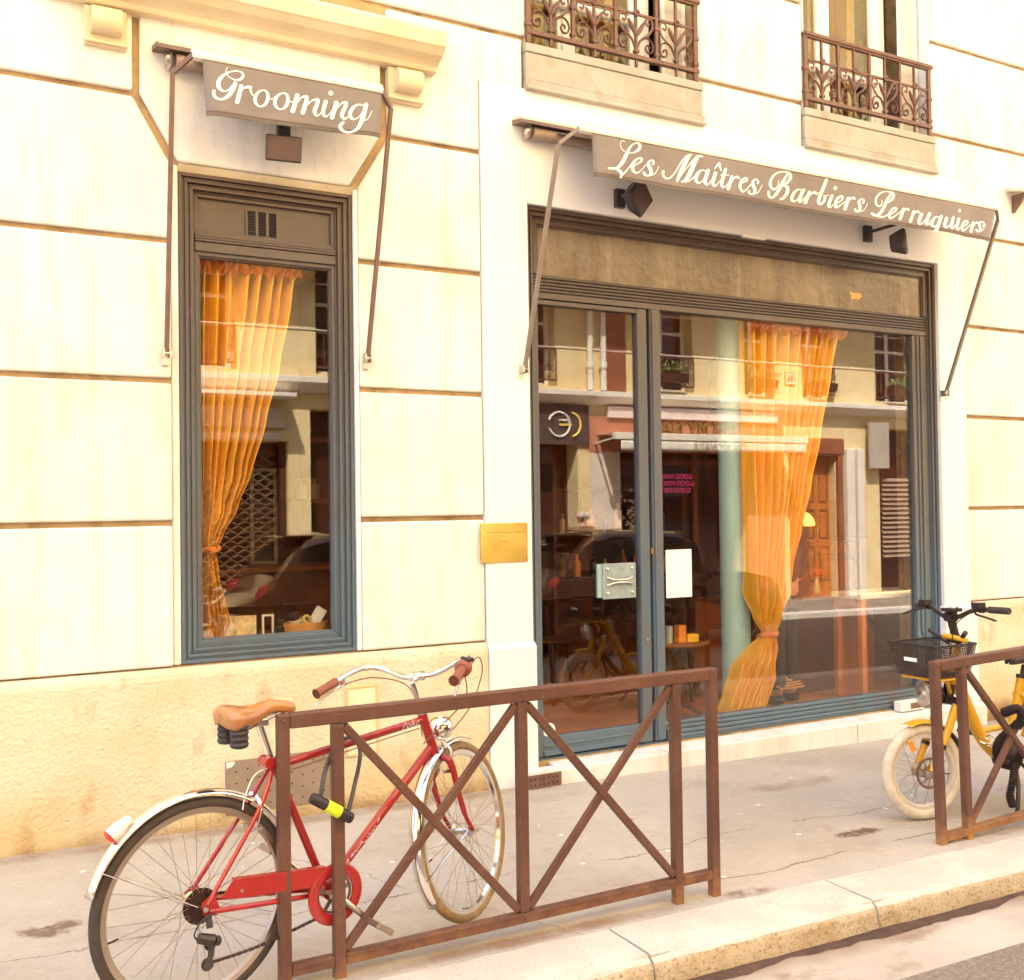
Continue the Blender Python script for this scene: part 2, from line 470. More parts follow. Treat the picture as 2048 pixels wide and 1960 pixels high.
mixed('asphalt_pavement', [((0.405, 0.355, 0.29), None), ((0.495, 0.445, 0.375), f_noise(0.9, 0.4, 0.62, 0.9)),
                           ((0.33, 0.27, 0.205), f_noise(2.2, 0.54, 0.72, 0.55)),
                           ((0.30, 0.22, 0.15), f_noise(5.0, 0.62, 0.75, 0.40)),
                           ((0.34, 0.27, 0.2), f_noise(140, 0.55, 0.68, 0.55)),
                           ((0.33, 0.27, 0.21), f_noise(32, 0.54, 0.70, 0.45)),
                           ((0.58, 0.53, 0.46), f_noise(18, 0.58, 0.72, 0.45, offset=(3, 3, 0))),
                           ((0.74, 0.69, 0.6), f_noise(190, 0.60, 0.70, 0.5)),
                           ((0.16, 0.10, 0.065), f_crack(0.02, 1, -1.28, 0.006, 0.5, 0.9, 0.75)),
                           ((0.16, 0.10, 0.065), f_crack(-0.03, 1, -1.93, 0.008, 0.22, 1.6, 0.8, 2.7, 7)),
                           ((0.20, 0.13, 0.08), f_crack(1.0, 0.55, 1.0, 0.006, 0.5, 1.3, 0.6, -3, 5)),
                           ((0.74, 0.71, 0.66), f_spots(6.5, 0.09, 0.42, 0.9)),
                           ((0.13, 0.065, 0.04), f_blob(4.02, -1.62, 0.34, 0.10, 0.9, 26, 0.34, 0.46)),
                           ((0.17, 0.10, 0.065), f_blob(2.95, -2.0, 0.30, 0.12, 0.8, 11)),
                           ((0.15, 0.08, 0.05), f_blob(0.30, -1.05, 0.30, 0.16, 0.8, 9, 0.36, 0.48)),
                           ((0.24, 0.13, 0.07), f_blob(1.9, -1.985, 1.15, 0.085, 0.75, 7, 0.22, 0.55)),  # rust stain and shade below the bottom rail, both put into the colour
                           ((0.24, 0.13, 0.07), f_blob(5.2, -1.975, 1.15, 0.075, 0.75, 7, 0.22, 0.55)),  # same strip of rust and painted shade below the right barrier
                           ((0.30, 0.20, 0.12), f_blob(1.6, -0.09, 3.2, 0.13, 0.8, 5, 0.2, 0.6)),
                           ((0.24, 0.15, 0.09), f_blob(4.4, -0.75, 0.9, 0.20, 0.5, 6)),
                           ((0.22, 0.14, 0.09), f_spots(2.6, 0.075, 0.12, 0.7))], 0.85, 0.25, 0.22, 130, 0.006)
mixed('kerb_granite', [((0.55, 0.495, 0.42), None), ((0.64, 0.59, 0.51), f_noise(3, 0.42, 0.6, 0.8)), ((0.34, 0.26, 0.18), f_noise(110, 0.55, 0.66, 0.6)),
                       ((0.44, 0.31, 0.15), f_noise(4.5, 0.6, 0.75, 0.45)), ((0.30, 0.21, 0.12), f_noise(60, 0.66, 0.72, 0.7))], 0.85, 0.25, 0.4, 90, 0.008)
mixed('kerb_face', [((0.48, 0.375, 0.235), None), ((0.58, 0.49, 0.35), f_noise(9, 0.42, 0.6, 0.8)), ((0.20, 0.125, 0.07), f_noise(85, 0.54, 0.64, 0.75)),
                    ((0.28, 0.18, 0.09), f_noise(22, 0.60, 0.70, 0.6))], 0.9, 0.2, 0.6, 80, 0.01)
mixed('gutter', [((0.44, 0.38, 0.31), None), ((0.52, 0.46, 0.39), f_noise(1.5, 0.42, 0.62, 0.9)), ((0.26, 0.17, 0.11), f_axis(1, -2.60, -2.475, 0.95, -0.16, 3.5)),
                 ((0.28, 0.19, 0.12), f_noise(1.9, 0.57, 0.66, 0.8, (1, 1.6, 1), offset=(1.3, 0.4, 0))), ((0.36, 0.28, 0.2), f_noise(90, 0.58, 0.7, 0.5))], 0.7, 0.35, 0.15, 90, 0.006)
mixed('road', [((0.20, 0.165, 0.13), None), ((0.31, 0.26, 0.21), f_noise(70, 0.45, 0.6, 0.9)), ((0.10, 0.07, 0.05), f_noise(95, 0.56, 0.66, 0.85)),
               ((0.25, 0.205, 0.16), f_noise(0.8, 0.45, 0.65, 0.5))], 0.85, 0.25, 0.7, 90, 0.012)
mat('ground', (0.22, 0.19, 0.15), 0.9, var=0.2)
mixed('barrier_paint', [((0.108, 0.046, 0.031), None), ((0.145, 0.066, 0.044), f_noise(4, 0.42, 0.62, 0.9)),
                        ((0.30, 0.14, 0.05), f_noise(13, 0.58, 0.72, 0.30)), ((0.055, 0.03, 0.022), f_spots(11, 0.1, 0.28, 0.85)),
                        ((0.46, 0.22, 0.07), f_axis(2, 0.17, 0.0, 0.9, 0.22, 14.0)), ((0.55, 0.36, 0.16), f_noise(55, 0.64, 0.72, 0.35))], 0.5, 0.45, 0.22, 60, 0.004)
glass('pane_glass', 1.76, (0.985, 0.965, 0.92))
glass('upper_glass', 1.5, (0.8, 0.75, 0.6))
mat('white_paint', (0.80, 0.78, 0.72), 0.5, var=0.05)
mat('iron', (0.13, 0.058, 0.036), 0.5, var=0.25, scale=9, bump=0.1, bscale=50)
mat('dark_metal', (0.048, 0.04, 0.038), 0.4, var=0.2)
mat('black_plastic', (0.028, 0.02, 0.019), 0.45, var=0.2)
mat('rubber', (0.05, 0.036, 0.03), 0.75, var=0.2, scale=30, bump=0.15, bscale=80)
mat('chrome', (0.85, 0.82, 0.78), 0.13, 1.0, var=0.04)
mat('steel', (0.62, 0.58, 0.53), 0.3, 1.0, var=0.1)
mat('brass', (0.60, 0.47, 0.15), 0.22, 1.0, var=0.18, scale=7)
mat('wood_brown', (0.23, 0.085, 0.03), 0.45, var=0.3, scale=5, streak=True)
mat('wood_dark', (0.07, 0.026, 0.014), 0.5, var=0.3, scale=5, streak=True)
mat('interior_wall', (0.34, 0.10, 0.04), 0.8, var=0.15)
mat('interior_pale', (0.42, 0.27, 0.16), 0.8, var=0.15)
mat('interior_floor', (0.55, 0.20, 0.075), 0.45, var=0.25, scale=3)
mat('ceiling', (0.6, 0.36, 0.2), 0.85, var=0.05)
mat('paper', (0.86, 0.86, 0.86), 0.8, var=0.02)

# ------------------------------------------------------------------ street
def sheet(name, x0, x1, y0, y1, dz, m, kind='structure', nx=2):
    b = MB()
    b.grid(lambda u, v: (x0 + (x1 - x0) * u, y0 + (y1 - y0) * v, gz(x0 + (x1 - x0) * u) + dz), nx, 2)
    return tag(b.build(name, m), kind=kind)
KB, KF = -2.055, -2.365
KH = 0.092
sheet('ground', -300, 300, -300, 300, -0.6, 'ground')
b = MB(); b.box(-12, 16, KB, 0.2, -0.5, 0.0)
b.xf(lambda p: (p.x, p.y, p.z + gz(p.x)))
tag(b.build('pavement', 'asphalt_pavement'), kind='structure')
sheet('gutter', -30, 40, -2.74, KF + 0.02, -KH - 0.006, 'gutter')
sheet('road', -60, 60, -7.42, -2.74, -KH - 0.002, 'road')
# kerb of granite stones
kerb = empty('kerb', (2.2, -2.2, 0), kind='structure')
ks = [-9.0, -7.6, -6.1, -4.9, -3.3, -1.9, -0.6, 0.75, 2.205, 3.345, 4.62, 5.9, 7.3, 8.5, 10, 11.6, 13, 14.5]
for i in range(len(ks) - 1):
    a, c = ks[i] + 0.005, ks[i + 1] - 0.005
    rr = random.Random(i)
    prof = []
    n = 7
    rad = 0.05
    prof = [(KB, -0.3), (KB, 0.004)]
    for k in range(n + 1):
        t = PI / 2 * k / n
        prof.append((KF + rad - rad * math.sin(t), 0.004 - rad + rad * math.cos(t)))
    prof += [(KF - 0.012, -KH - 0.02), (KF - 0.012, -0.3)]
    m = MB()
    nx = 14
    for j in range(nx + 1):
        x = a + (c - a) * j / nx
        for (y, z) in prof:
            jit = rr.uniform(-1, 1) * 0.004 if z > -0.2 and y < KB + 0.2 else 0
            e = 0.012 if j in (0, nx) and y < KF + 0.03 else 0
            m.v.append(Vector((x, y + jit + e, z + jit * 0.5 + gz(x) - e * 0.5)))
    P = len(prof)
    for j in range(nx):
        for k in range(P - 1):
            m.f.append((j * P + k, j * P + k + 1, (j + 1) * P + k + 1, (j + 1) * P + k))
    m.f.append(tuple(range(P - 1, -1, -1))); m.f.append(tuple(nx * P + k for k in range(P)))
    o = m.build('kerb_stone', 'kerb_granite', kerb, True, ang=50)
    o.data.materials.append(MAT['kerb_face'])
    for p in o.data.polygons:
        if p.index < nx * (P - 1) and p.index % (P - 1) >= 6: p.material_index = 1
# far side of the street
b = MB(); b.box(-30, 45, -10.2, -7.62, -0.5, 0.0); b.xf(lambda p: (p.x, p.y, p.z + gz(p.x)))
tag(b.build('far_pavement', mat('far_asphalt', (0.24, 0.19, 0.14), 0.9, var=0.25, scale=2)), kind='structure')
# dirt gathered along the foot of the kerb
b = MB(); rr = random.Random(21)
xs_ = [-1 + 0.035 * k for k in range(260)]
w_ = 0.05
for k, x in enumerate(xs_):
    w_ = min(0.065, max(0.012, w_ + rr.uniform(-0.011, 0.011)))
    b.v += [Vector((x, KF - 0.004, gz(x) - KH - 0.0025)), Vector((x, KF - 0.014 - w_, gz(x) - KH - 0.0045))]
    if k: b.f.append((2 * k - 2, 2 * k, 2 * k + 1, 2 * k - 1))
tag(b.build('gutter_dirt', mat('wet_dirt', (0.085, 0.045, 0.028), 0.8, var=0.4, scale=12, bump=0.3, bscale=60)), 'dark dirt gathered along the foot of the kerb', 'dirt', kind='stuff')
b = MB(); b.box(-30, 45, -7.62, -7.42, -0.5, 0.005); b.xf(lambda p: (p.x, p.y, p.z + gz(p.x)))
tag(b.build('far_kerb', 'kerb_granite', bevel=0.03), kind='structure')

# ------------------------------------------------------------------ shop building
def tiles(x0, x1, z0, z1, ops):
    xs = sorted({x0, x1} | {v for o in ops for v in (o[0], o[1]) if x0 < v < x1})
    zs = sorted({z0, z1} | {v for o in ops for v in (o[2], o[3]) if z0 < v < z1})
    out = []
    for i in range(len(xs) - 1):
        run = None
        for j in range(len(zs) - 1):
            cx, cz = (xs[i] + xs[i + 1]) / 2, (zs[j] + zs[j + 1]) / 2
            hole = any(o[0] < cx < o[1] and o[2] < cz < o[3] for o in ops)
            if hole:
                if run: out.append((xs[i], xs[i + 1], *run)); run = None
            else:
                run = (run[0], zs[j + 1]) if run else (zs[j], zs[j + 1])
        if run: out.append((xs[i], xs[i + 1], *run))
    return out
BX0, BX1, BH = -9.0, 14.0, 11.2
bld = empty('shop_building', (3, 0.4, 0), 'cream limestone building with grooved stone courses above the barber shop', 'building')
O1 = (0.985, 1.93, 0.822, 3.372)
O2 = (3.03, 6.69, 0.062, 3.462)
O3 = (3.065, 4.36, 4.40, 7.2)
O4 = (5.335, 6.655, 4.40, 7.2)
b = MB()
for t in tiles(BX0, BX1, -0.3, BH, [O1, O2, O3, O4]):
    b.box(t[0], t[1], 0.03, 0.42, t[2], t[3])
wall = b.build('wall', 'groove', bld)
b = MB()
b.box(BX0, BX1, 0.42, 9.0, BH - 0.25, BH).box(BX0, BX1, 8.7, 9.0, -0.3, BH).box(BX0, BX0 + .3, 0.42, 8.7, -0.3, BH).box(BX1 - .3, BX1, 0.42, 8.7, -0.3, BH)
b.build('roof', 'groove', bld)
G = 0.0145
CZ = [0.82, 1.552, 2.28, 3.0, 3.73, 4.48, 5.205, 5.93, 6.66, 7.38]
def block(poly, y0=0.0, m='limestone', bev=0.012, name='stone_block', y1=0.036):
    j = random.uniform(-0.0025, 0.0025)
    MB().prism(poly, y1, y0 + j, 'y').build(name, m, wall, bevel=bev, bseg=2)
def rblock(x0, x1, z0, z1, **k):
    block([(x0, z0), (x1, z0), (x1, z1), (x0, z1)], **k)
for i in range(3):
    z0, z1 = CZ[i] + G, CZ[i + 1] - G
    if i == 0: z0 = CZ[0] + 0.004
    for x0, x1 in ((-8.9, -6.2), (-6.195, -3.6), (-3.595, -1.3), (-1.295, 0.945), (1.957, 2.722), (6.985, 8.4), (8.405, 10.6), (10.605, 13.9)):
        rblock(x0, x1, z0, z1)
z0, z1 = CZ[3] + G, CZ[4] - G
for x0, x1 in ((-8.9, -6.2), (-6.195, -3.6), (-3.595, -1.3), (6.985, 8.4), (8.405, 10.6), (10.605, 13.9)):
    rblock(x0, x1, z0, z1)
block([(-1.295, z0), (0.945, z0), (0.945, 3.40), (0.765, z1), (-1.295, z1)])
block([(1.957, z0), (2.722, z0), (2.722, z1), (2.140, z1), (1.957, 3.41)])
z0, z1 = CZ[4] + G, CZ[5] - G
for x0, x1 in ((-8.9, -5), (-4.995, -1.3), (-1.295, 0.765), (8.405, 10.6), (10.605, 13.9)):
    rblock(x0, x1, z0, z1)
block([(2.14, z0), (2.722, z0), (2.722, 4.165), (3.02, 4.165), (3.02, z1), (2.14, z1)])
rblock(4.395, 5.305, 4.165, z1)
block([(6.985, z0), (8.4, z0), (8.4, z1), (6.705, z1), (6.705, 4.165), (6.985, 4.165)])
for i in range(5, 9):
    z0, z1 = CZ[i] + G, CZ[i + 1] - G
    s = 0.35 * (i % 2)
    for x0, x1 in ((-8.9, -5), (-4.995, -1.3), (-1.295, 1.1 + s), (1.104 + s, 3.05), (4.375, 5.32), (6.67, 7.15 + s), (7.154 + s, 8.4), (8.405, 10.6), (10.605, 13.9)):
        rblock(x0, x1, z0, z1)
# upper storeys, out of the picture
b = MB(); b.box(BX0 + .1, BX1 - .1, 0.0, 0.03, 7.4, BH); b.build('upper_wall', 'limestone', bld)
b = MB(); b.box(BX0, BX1, -0.35, 0.03, BH, BH + 0.2).box(BX0, BX1, -0.2, 0.03, BH - 0.2, BH); b.build('eaves_cornice', 'cornice_stone', bld)
# jambs and lintel of the small window
b = MB()
b.box(1.93, 1.955, 0.001, 0.14, 0.826, 3.40)
b.build('jamb', 'plaster', bld, bevel=0.008)
b = MB(); b.box(0.947, 0.985, 0.012, 0.14, 0.826, 3.40); b.build('jamb', 'limestone', bld, bevel=0.008)
# flat-arch panel
MB().prism([(0.80, 4.20), (0.80, 3.735), (0.985, 3.412), (1.905, 3.412), (2.10, 3.735), (2.10, 4.20)], 0.036, -0.006, 'y').build('keystone_panel', 'limestone', wall, bevel=0.016, bseg=3)
MB().prism([(0.03, 3.374), (0.14, 3.374), (0.14, 3.40), (-0.002, 3.405)], 0.987, 1.928, 'x').build('lintel_edge', 'cornice_stone', bld)
# hood cornice on two consoles
MB().prism([(0.03, 4.125), (-0.06, 4.125), (-0.075, 4.15), (-0.10, 4.165), (-0.15, 4.185), (-0.185, 4.215), (-0.195, 4.218), (-0.205, 4.30), (-0.18, 4.325), (0.03, 4.37)],
           0.36, 2.425, 'x').build('hood_cornice', 'cornice_stone', bld, bevel=0.006)
for x0, x1, zt in ((0.535, 0.735, 4.12), (2.135, 2.345, 4.12)):
    c = MB(); c.box(x0, x1, -0.035, 0.03, 3.925, zt)
    c.prism([(-0.036, 3.935), (-0.05, 3.93), (-0.055, 3.945), (-0.036, 3.955)], x0 - 0.004, x1 + 0.004, 'x')
    co = c.build('console', 'cornice_stone', bld, bevel=0.008)
    arc = [(-0.033, 4.115)]
    for k in range(9):
        t = PI / 2 - PI * 0.92 * k / 8
        arc.append((-0.075 - 0.05 * math.cos(t) + 0.0, 4.04 + 0.06 * math.sin(t)))
    arc += [(-0.033, 3.975)]
    MB().prism(arc, x0 + 0.03, x1 - 0.03, 'x').build('roll', 'cornice_stone', co, True, ang=40)
# base course, yellow render
def base(x0, x1, zt=0.815):
    c = MB(); c.prism([(0.03, -0.3), (-0.028, -0.3), (-0.028, zt - 0.055), (-0.022, zt - 0.03), (0.0, zt), (0.03, zt)], x0, x1, 'x')
    return c.build('base_course', 'render_base', bld, bevel=0.004)
base(-9, 2.723); base(7.035, 14)
# white plaster round the shop front
b = MB()
for t in tiles(2.726, 6.98, 0.80, 4.16, [O2]):
    b.box(t[0], t[1], -0.012, 0.032, t[2], t[3])
b.box(O2[0] - .001, O2[0] + 0.006, -0.01, 0.1, .06, 3.46).box(O2[1] - 0.004, O2[1] + .001, -0.01, 0.1, .06, 3.46)
b.build('plaster_surround', 'plaster', bld)
for x0, x1 in ((2.726, 3.045), (6.665, 7.03)):
    c = MB(); c.prism([(0.03, -0.3), (-0.04, -0.3), (-0.04, 0.775), (-0.012, 0.80), (0.03, 0.80)], x0, x1, 'x')
    c.build('pilaster_foot', 'plaster', bld, bevel=0.006)
# stone step under the shop front, three slabs
for x0, x1 in ((3.152, 3.95), (3.956, 5.62), (5.626, 7.02)):
    c = MB(); c.prism([(0.1, -0.4), (-0.112, -0.4), (-0.112, 0.03), (-0.105, 0.037), (0.1, 0.058)], x0, x1, 'x')
    c.build('step_slab', 'apron_stone' if 0 else 'limestone', bld, bevel=0.006)

# ---- first-floor windows: parts of the building
def upper_window(dx, wname):
    w = empty('window', parent=bld)
    x0, x1 = 5.335 + dx, 6.655 + dx
    z0, z1 = 4.405, 7.15
    yf = 0.26
    f = MB()
    for a, c in ((x0, x0 + 0.05), (5.695 + dx, 5.83 + dx), (6.265 + dx, 6.425 + dx)):
        f.box(a, c, yf - 0.03, yf + 0.03, z0, z1)
        f.box(a + 0.03, c - 0.03, yf - 0.042, yf - 0.03, z0 + .1, z1 - .1)
    f.box(x0 + 0.05, 5.695 + dx, yf - 0.025, yf + 0.025, z0, z0 + 0.10).box(5.83 + dx, 6.265 + dx, yf - 0.025, yf + 0.025, z0, z0 + 0.10)
    f.box(x0 + 0.05, 6.265 + dx, yf - 0.024, yf + 0.024, z1 - 0.1, z1)
    f.build('casement', 'white_paint', w, bevel=0.006)
    f = MB(); f.tube([(x0 + 0.05, yf - 0.07, 4.86), (6.27 + dx, yf - 0.07, 4.86)], 0.028, 12)
    f.build('guard_rail', 'white_paint', w, True)
    f = MB(); f.box(x0 + 0.05, 5.695 + dx, yf - 0.004, yf + 0.004, z0 + 0.1, z1 - 0.1); f.build('pane', 'upper_glass', w)
    f = MB(); f.box(5.83 + dx, 6.265 + dx, yf - 0.004, yf + 0.004, z0 + 0.1, z1 - 0.1); f.build('pane', 'upper_glass', w)
    # folded louvred shutter in the reveal
    f = MB(); f.box(6.43 + dx, 6.455 + dx, 0.09, 0.115, z0, z1).box(6.60 + dx, 6.63 + dx, 0.09, 0.115, z0, z1).box(6.455 + dx, 6.6 + dx, .09, .115, z0, z0 + .09)
    sh = f.build('shutter', 'white_paint', w, bevel=0.003)
    f = MB(); f.box(6.45 + dx, 6.605 + dx, 0.118, 0.124, z0, z1); f.build('shutter_back', 'white_paint', sh)
    sl = None
    for k in range(34):
        z = z0 + 0.11 + k * 0.043
        if sl is None:
            m = MB(); m.obox((6.528 + dx, 0.105, z), (0.146, 0.006, 0.045), Matrix.Rotation(R(35), 3, 'X'))
            sl = m.build('slat', 'white_paint', sh)
        else:
            c = inst(sl, 'slat', sh, (0, 0, k * 0.043)); ORG[c.name] = ORG[sl.name]
    # curtains and dark room behind
    f = MB()
    f.grid(lambda u, v: (5.86 + dx + (0.16 + 0.16 * v) * u + 0.12 * (1 - v), 0.36 + 0.02 * math.sin(u * 22), z0 + (z1 - z0) * v), 30, 6)
    f.build('curtain', mat('curtain_brown', (0.24, 0.10, 0.05), 0.8, var=0.2), w, True)
    f = MB(); f.grid(lambda u, v: (x0 + 0.02 + 0.33 * u, 0.38 + 0.015 * math.sin(u * 40), z0 + (z1 - z0) * v), 40, 3)
    f.build('net_curtain', mat('net_curtain', (0.70, 0.60, 0.44), 0.9, var=0.15), w, True)
    f = MB(); f.grid(lambda u, v: (5.80 + dx + 0.5 * u, 0.42 + 0.015 * math.sin(u * 50), z0 + (z1 - z0) * v), 40, 3)
    f.build('net_curtain', 'net_curtain', w, True)
    f = MB(); f.box(x0 - 0.1, x1 + 0.1, 0.9, 0.92, z0 - 0.2, z1 + 0.2).box(x0 - .1, x1 + .1, .42, .9, z0 - .2, z0 - .18); f.build('room_wall', 'interior_pale', w)
    f = MB(); f.box(x0 - 0.003, x0 + .004, 0.0, 0.3, z0, z1).box(x1 - 0.004, x1 + 0.003, 0.0, 0.3, z0, z1); f.build('reveal', 'plaster', w)
    # sill and apron under it
    a = MB(); xa, xb = x0 - 0.025, x1 + 0.018
    a.box(xa, xb, -0.035, 0.26, 4.388, 4.442); a.build('sill', 'apron_stone', w, bevel=0.006)
    a = MB(); a.box(xa + .003, xb - 0.004, -0.026, 0.03, 4.222, 4.385); a.build('apron', 'apron_stone', w, bevel=0.004)
    a = MB(); a.prism([(0.03, 4.148), (-0.055, 4.152), (-0.055, 4.166), (-0.034, 4.178), (-0.034, 4.219), (0.03, 4.219)], xa, xb + 0.01, 'x')
    a.build('apron_moulding', 'apron_stone', w, bevel=0.004)
upper_window(0, 'r')
upper_window(-2.28, 'l')

# ---- wrought-iron railings
def railing(dx, label):
    rl = empty('window_railing', (5.98 + dx, -0.02, 4.5), label, 'railing', 'first floor window railings')
    X0, X1 = 5.325 + dx, 6.64 + dx
    y = -0.012
    zt, zm, zb = 4.985, 4.802, 4.525
    b = MB(); b.box(X0, X1 + 0.02, y - 0.022, y + 0.022, zt - 0.012, zt + 0.014).box(X0, X1 + .008, y - .015, y + .015, zt - .026, zt - .012); b.build('top_rail', 'iron', rl, bevel=0.004)
    b = MB(); b.box(X0, X1 + 0.01, y - 0.016, y + 0.016, zb - 0.022, zb + 0.006); b.build('bottom_rail', 'iron', rl, bevel=0.003)
    b = MB(); b.box(X0, X1, y - 0.007, y + 0.007, zm - 0.007, zm + 0.007); b.build('middle_rail', 'iron', rl)
    bx = [X0 + 0.014 + k * (X1 - X0 - 0.028) / 4 for k in range(5)]
    for k, x in enumerate(bx):
        w = 0.016 if k in (0, 4) else 0.0115
        b = MB(); b.box(x - w, x + w, y - 0.011, y + 0.011, (4.45 if k in (0, 4) else zb), zt - 0.02)
        for zc in (4.565, 4.735): b.box(x - w - 0.006, x + w + 0.006, y - 0.016, y + 0.016, zc - 0.012, zc + 0.012)
        b.build('upright', 'iron', rl, bevel=0.002)
    first = {}
    def put(nm, key, mk, xo):
        if key not in first:
            o = mk().build(nm, 'iron', rl, True); first[key] = (o, xo)
        else:
            s, x00 = first[key]; c = inst(s, nm, rl, (xo - x00, 0, 0)); ORG[c.name] = ORG[s.name]
    for k in range(4):
        xc = (bx[k] + bx[k + 1]) / 2
        def stem():
            m = MB(); m.box(xc - 0.008, xc + 0.008, y - 0.008, y + 0.008, zb - (0.07 if 1 else 0), zt - 0.02); m.box(xc - 0.018, xc + 0.018, y - .013, y + .013, 4.548, 4.566); return m
        put('stem', 'stem', stem, xc)
        def ros():
            m = MB(); m.torus((xc, y - 0.012, zm + 0.004), (0, 1, 0), 0.017, 0.009, 14, 6); m.sphere((xc, y - 0.014, zm + .004), 0.009); return m
        put('rosette', 'ros', ros, xc)
        for s in (-1, 1):
            def lower():
                p = [(0.004, 4.56), (0.018, 4.60), (0.045, 4.645), (0.085, 4.66), (0.122, 4.64), (0.134, 4.60), (0.118, 4.568), (0.09, 4.566), (0.074, 4.59), (0.086, 4.613), (0.104, 4.606), (0.1, 4.592)]
                return MB().tube(spline([(xc + s * a, y, c) for a, c in p], 4), 0.0075, 6, flat=(1.25, 0.75))
            put('scroll', ('lo', s), lower, xc)
            def upper():
                p = [(0.012, 4.60), (0.035, 4.635), (0.09, 4.675), (0.125, 4.72), (0.132, 4.765), (0.112, 4.792), (0.086, 4.785), (0.078, 4.76), (0.094, 4.745), (0.106, 4.758)]
                return MB().tube(spline([(xc + s * a, y, c) for a, c in p], 4), 0.007, 6, flat=(1.25, 0.75))
            put('scroll', ('up', s), upper, xc)
            def leaf():
                return MB().tube(spline([(xc + s * a, y - 0.006, c) for a, c in ((0.004, 4.655), (0.022, 4.69), (0.05, 4.735), (0.066, 4.762))], 4), [0.006, 0.008, .01, .012, .013, .014, .014, .013, .012, .01, .008, .006, 0.002], 7)
            put('leaf', ('leaf', s), leaf, xc)
    return rl
railing(-2.28, 'brown wrought-iron railing with scrolls before the upper window nearer the left')
railing(0, 'brown wrought-iron railing with scrolls before the upper window at right')
# ------------------------------------------------------------------ joinery helpers
def rframe(m, x0, x1, z0, z1, w, y0, y1, sides='lrtb'):
    """rectangular frame with mitred corners, w wide, between y0 (front) and y1"""
    wl = w if 'l' in sides else 0; wr = w if 'r' in sides else 0; wt = w if 't' in sides else 0; wb = w if 'b' in sides else 0
    if 'l' in sides: m.prism([(x0, z0), (x0 + w, z0 + wb), (x0 + w, z1 - wt), (x0, z1)], y1, y0, 'y')
    if 'r' in sides: m.prism([(x1 - w, z0 + wb), (x1, z0), (x1, z1), (x1 - w, z1 - wt)], y1, y0, 'y')
    if 't' in sides: m.prism([(x0 + wl, z1 - w), (x1 - wr, z1 - w), (x1, z1), (x0, z1)], y1, y0, 'y')
    if 'b' in sides: m.prism([(x0, z0), (x1, z0), (x1 - wr, z0 + w), (x0 + wl, z0 + w)], y1, y0, 'y')
    return m

# ------------------------------------------------------------------ small display window
dw = empty('display_window', (1.46, 0.08, 0.83), 'tall narrow shop window in a moulded blue-grey frame, warm light painted into its top, with golden curtain', 'window')
X0, X1, Z0, Z1 = 0.988, 1.927, 0.826, 3.37
m = MB()
off = 0
for w, y in ((0.020, 0.020), (0.012, 0.034), (0.016, 0.027), (0.012, 0.046), (0.018, 0.040), (0.010, 0.060)):
    rframe(m, X0 + off, X1 - off, Z0 + off, Z1 - off, w - 0.0006, y, 0.12)
    off += w
m.build('frame', 'shop_paint', dw, bevel=0.003)
xi0, xi1, zi0, zi1 = X0 + off, X1 - off, Z0 + off, Z1 - off
# the transom and the panel with its vent
zt = 2.975
m = MB()
m.box(xi0, xi1, 0.052, 0.12, zt, zt + 0.05)
m.box(xi0, xi1, 0.044, 0.12, zt + 0.052, zt + 0.064).box(xi0, xi1, 0.048, 0.12, zt + 0.066, zt + 0.078).box(xi0, xi1, 0.055, 0.12, zt + 0.08, zt + 0.092)
m.build('transom', 'shop_paint', dw, bevel=0.003)
m = MB(); m.box(xi0, xi1, 0.085, 0.12, zt + 0.092, zi1); m.build('top_panel', 'shop_paint', dw)
m = MB(); rframe(m, xi0, xi1, zt + 0.092, zi1, 0.02, 0.066, 0.085); m.build('panel_bead', 'shop_paint', dw, bevel=0.003)
vx0 = onY(490, 430, 0.085).x; vx1 = onY(556, 440, 0.085).x
vz0, vz1 = 3.082, 3.238
m = MB(); rframe(m, vx0, vx1, vz0, vz1, 0.012, 0.074, 0.086)
gw = (vx1 - vx0 - 0.024 - 0.03) / 3
for k in (1, 2):
    xx = vx0 + 0.012 + k * gw + (k - 1) * 0.015
    m.box(xx, xx + 0.015, 0.074, 0.086, vz0 + 0.012, vz1 - 0.012)
vent = m.build('vent', 'shop_paint', dw)
m = MB(); m.box(vx0 + .01, vx1 - .01, 0.0845, 0.0865, vz0 + .01, vz1 - .01); m.build('vent_back', 'black_plastic', vent)
for k in range(3):
    xx = vx0 + 0.012 + k * (gw + 0.015)
    for j in range(9):
        z = vz0 + 0.02 + j * 0.0145
        m = MB(); m.obox((xx + gw / 2, 0.079, z), (gw, 0.002, 0.011), Matrix.Rotation(R(-40), 3, 'X')); m.build('vent_slat', 'dark_metal', vent)
m = MB(); rframe(m, xi0, xi1, zi0, zt, 0.022, 0.064, 0.12); rframe(m, xi0 + .022, xi1 - .022, zi0 + .022, zt - .022, 0.008, 0.072, 0.12)
m.build('sash', 'shop_paint', dw, bevel=0.003)
m = MB(); m.box(xi0 + 0.02, xi1 - 0.02, 0.092, 0.098, zi0 + 0.02, zt - 0.02); m.build('pane', 'pane_glass', dw)
GX0, GX1, GZ0, GZ1 = xi0 + 0.03, xi1 - 0.03, zi0 + 0.03, zt - 0.03

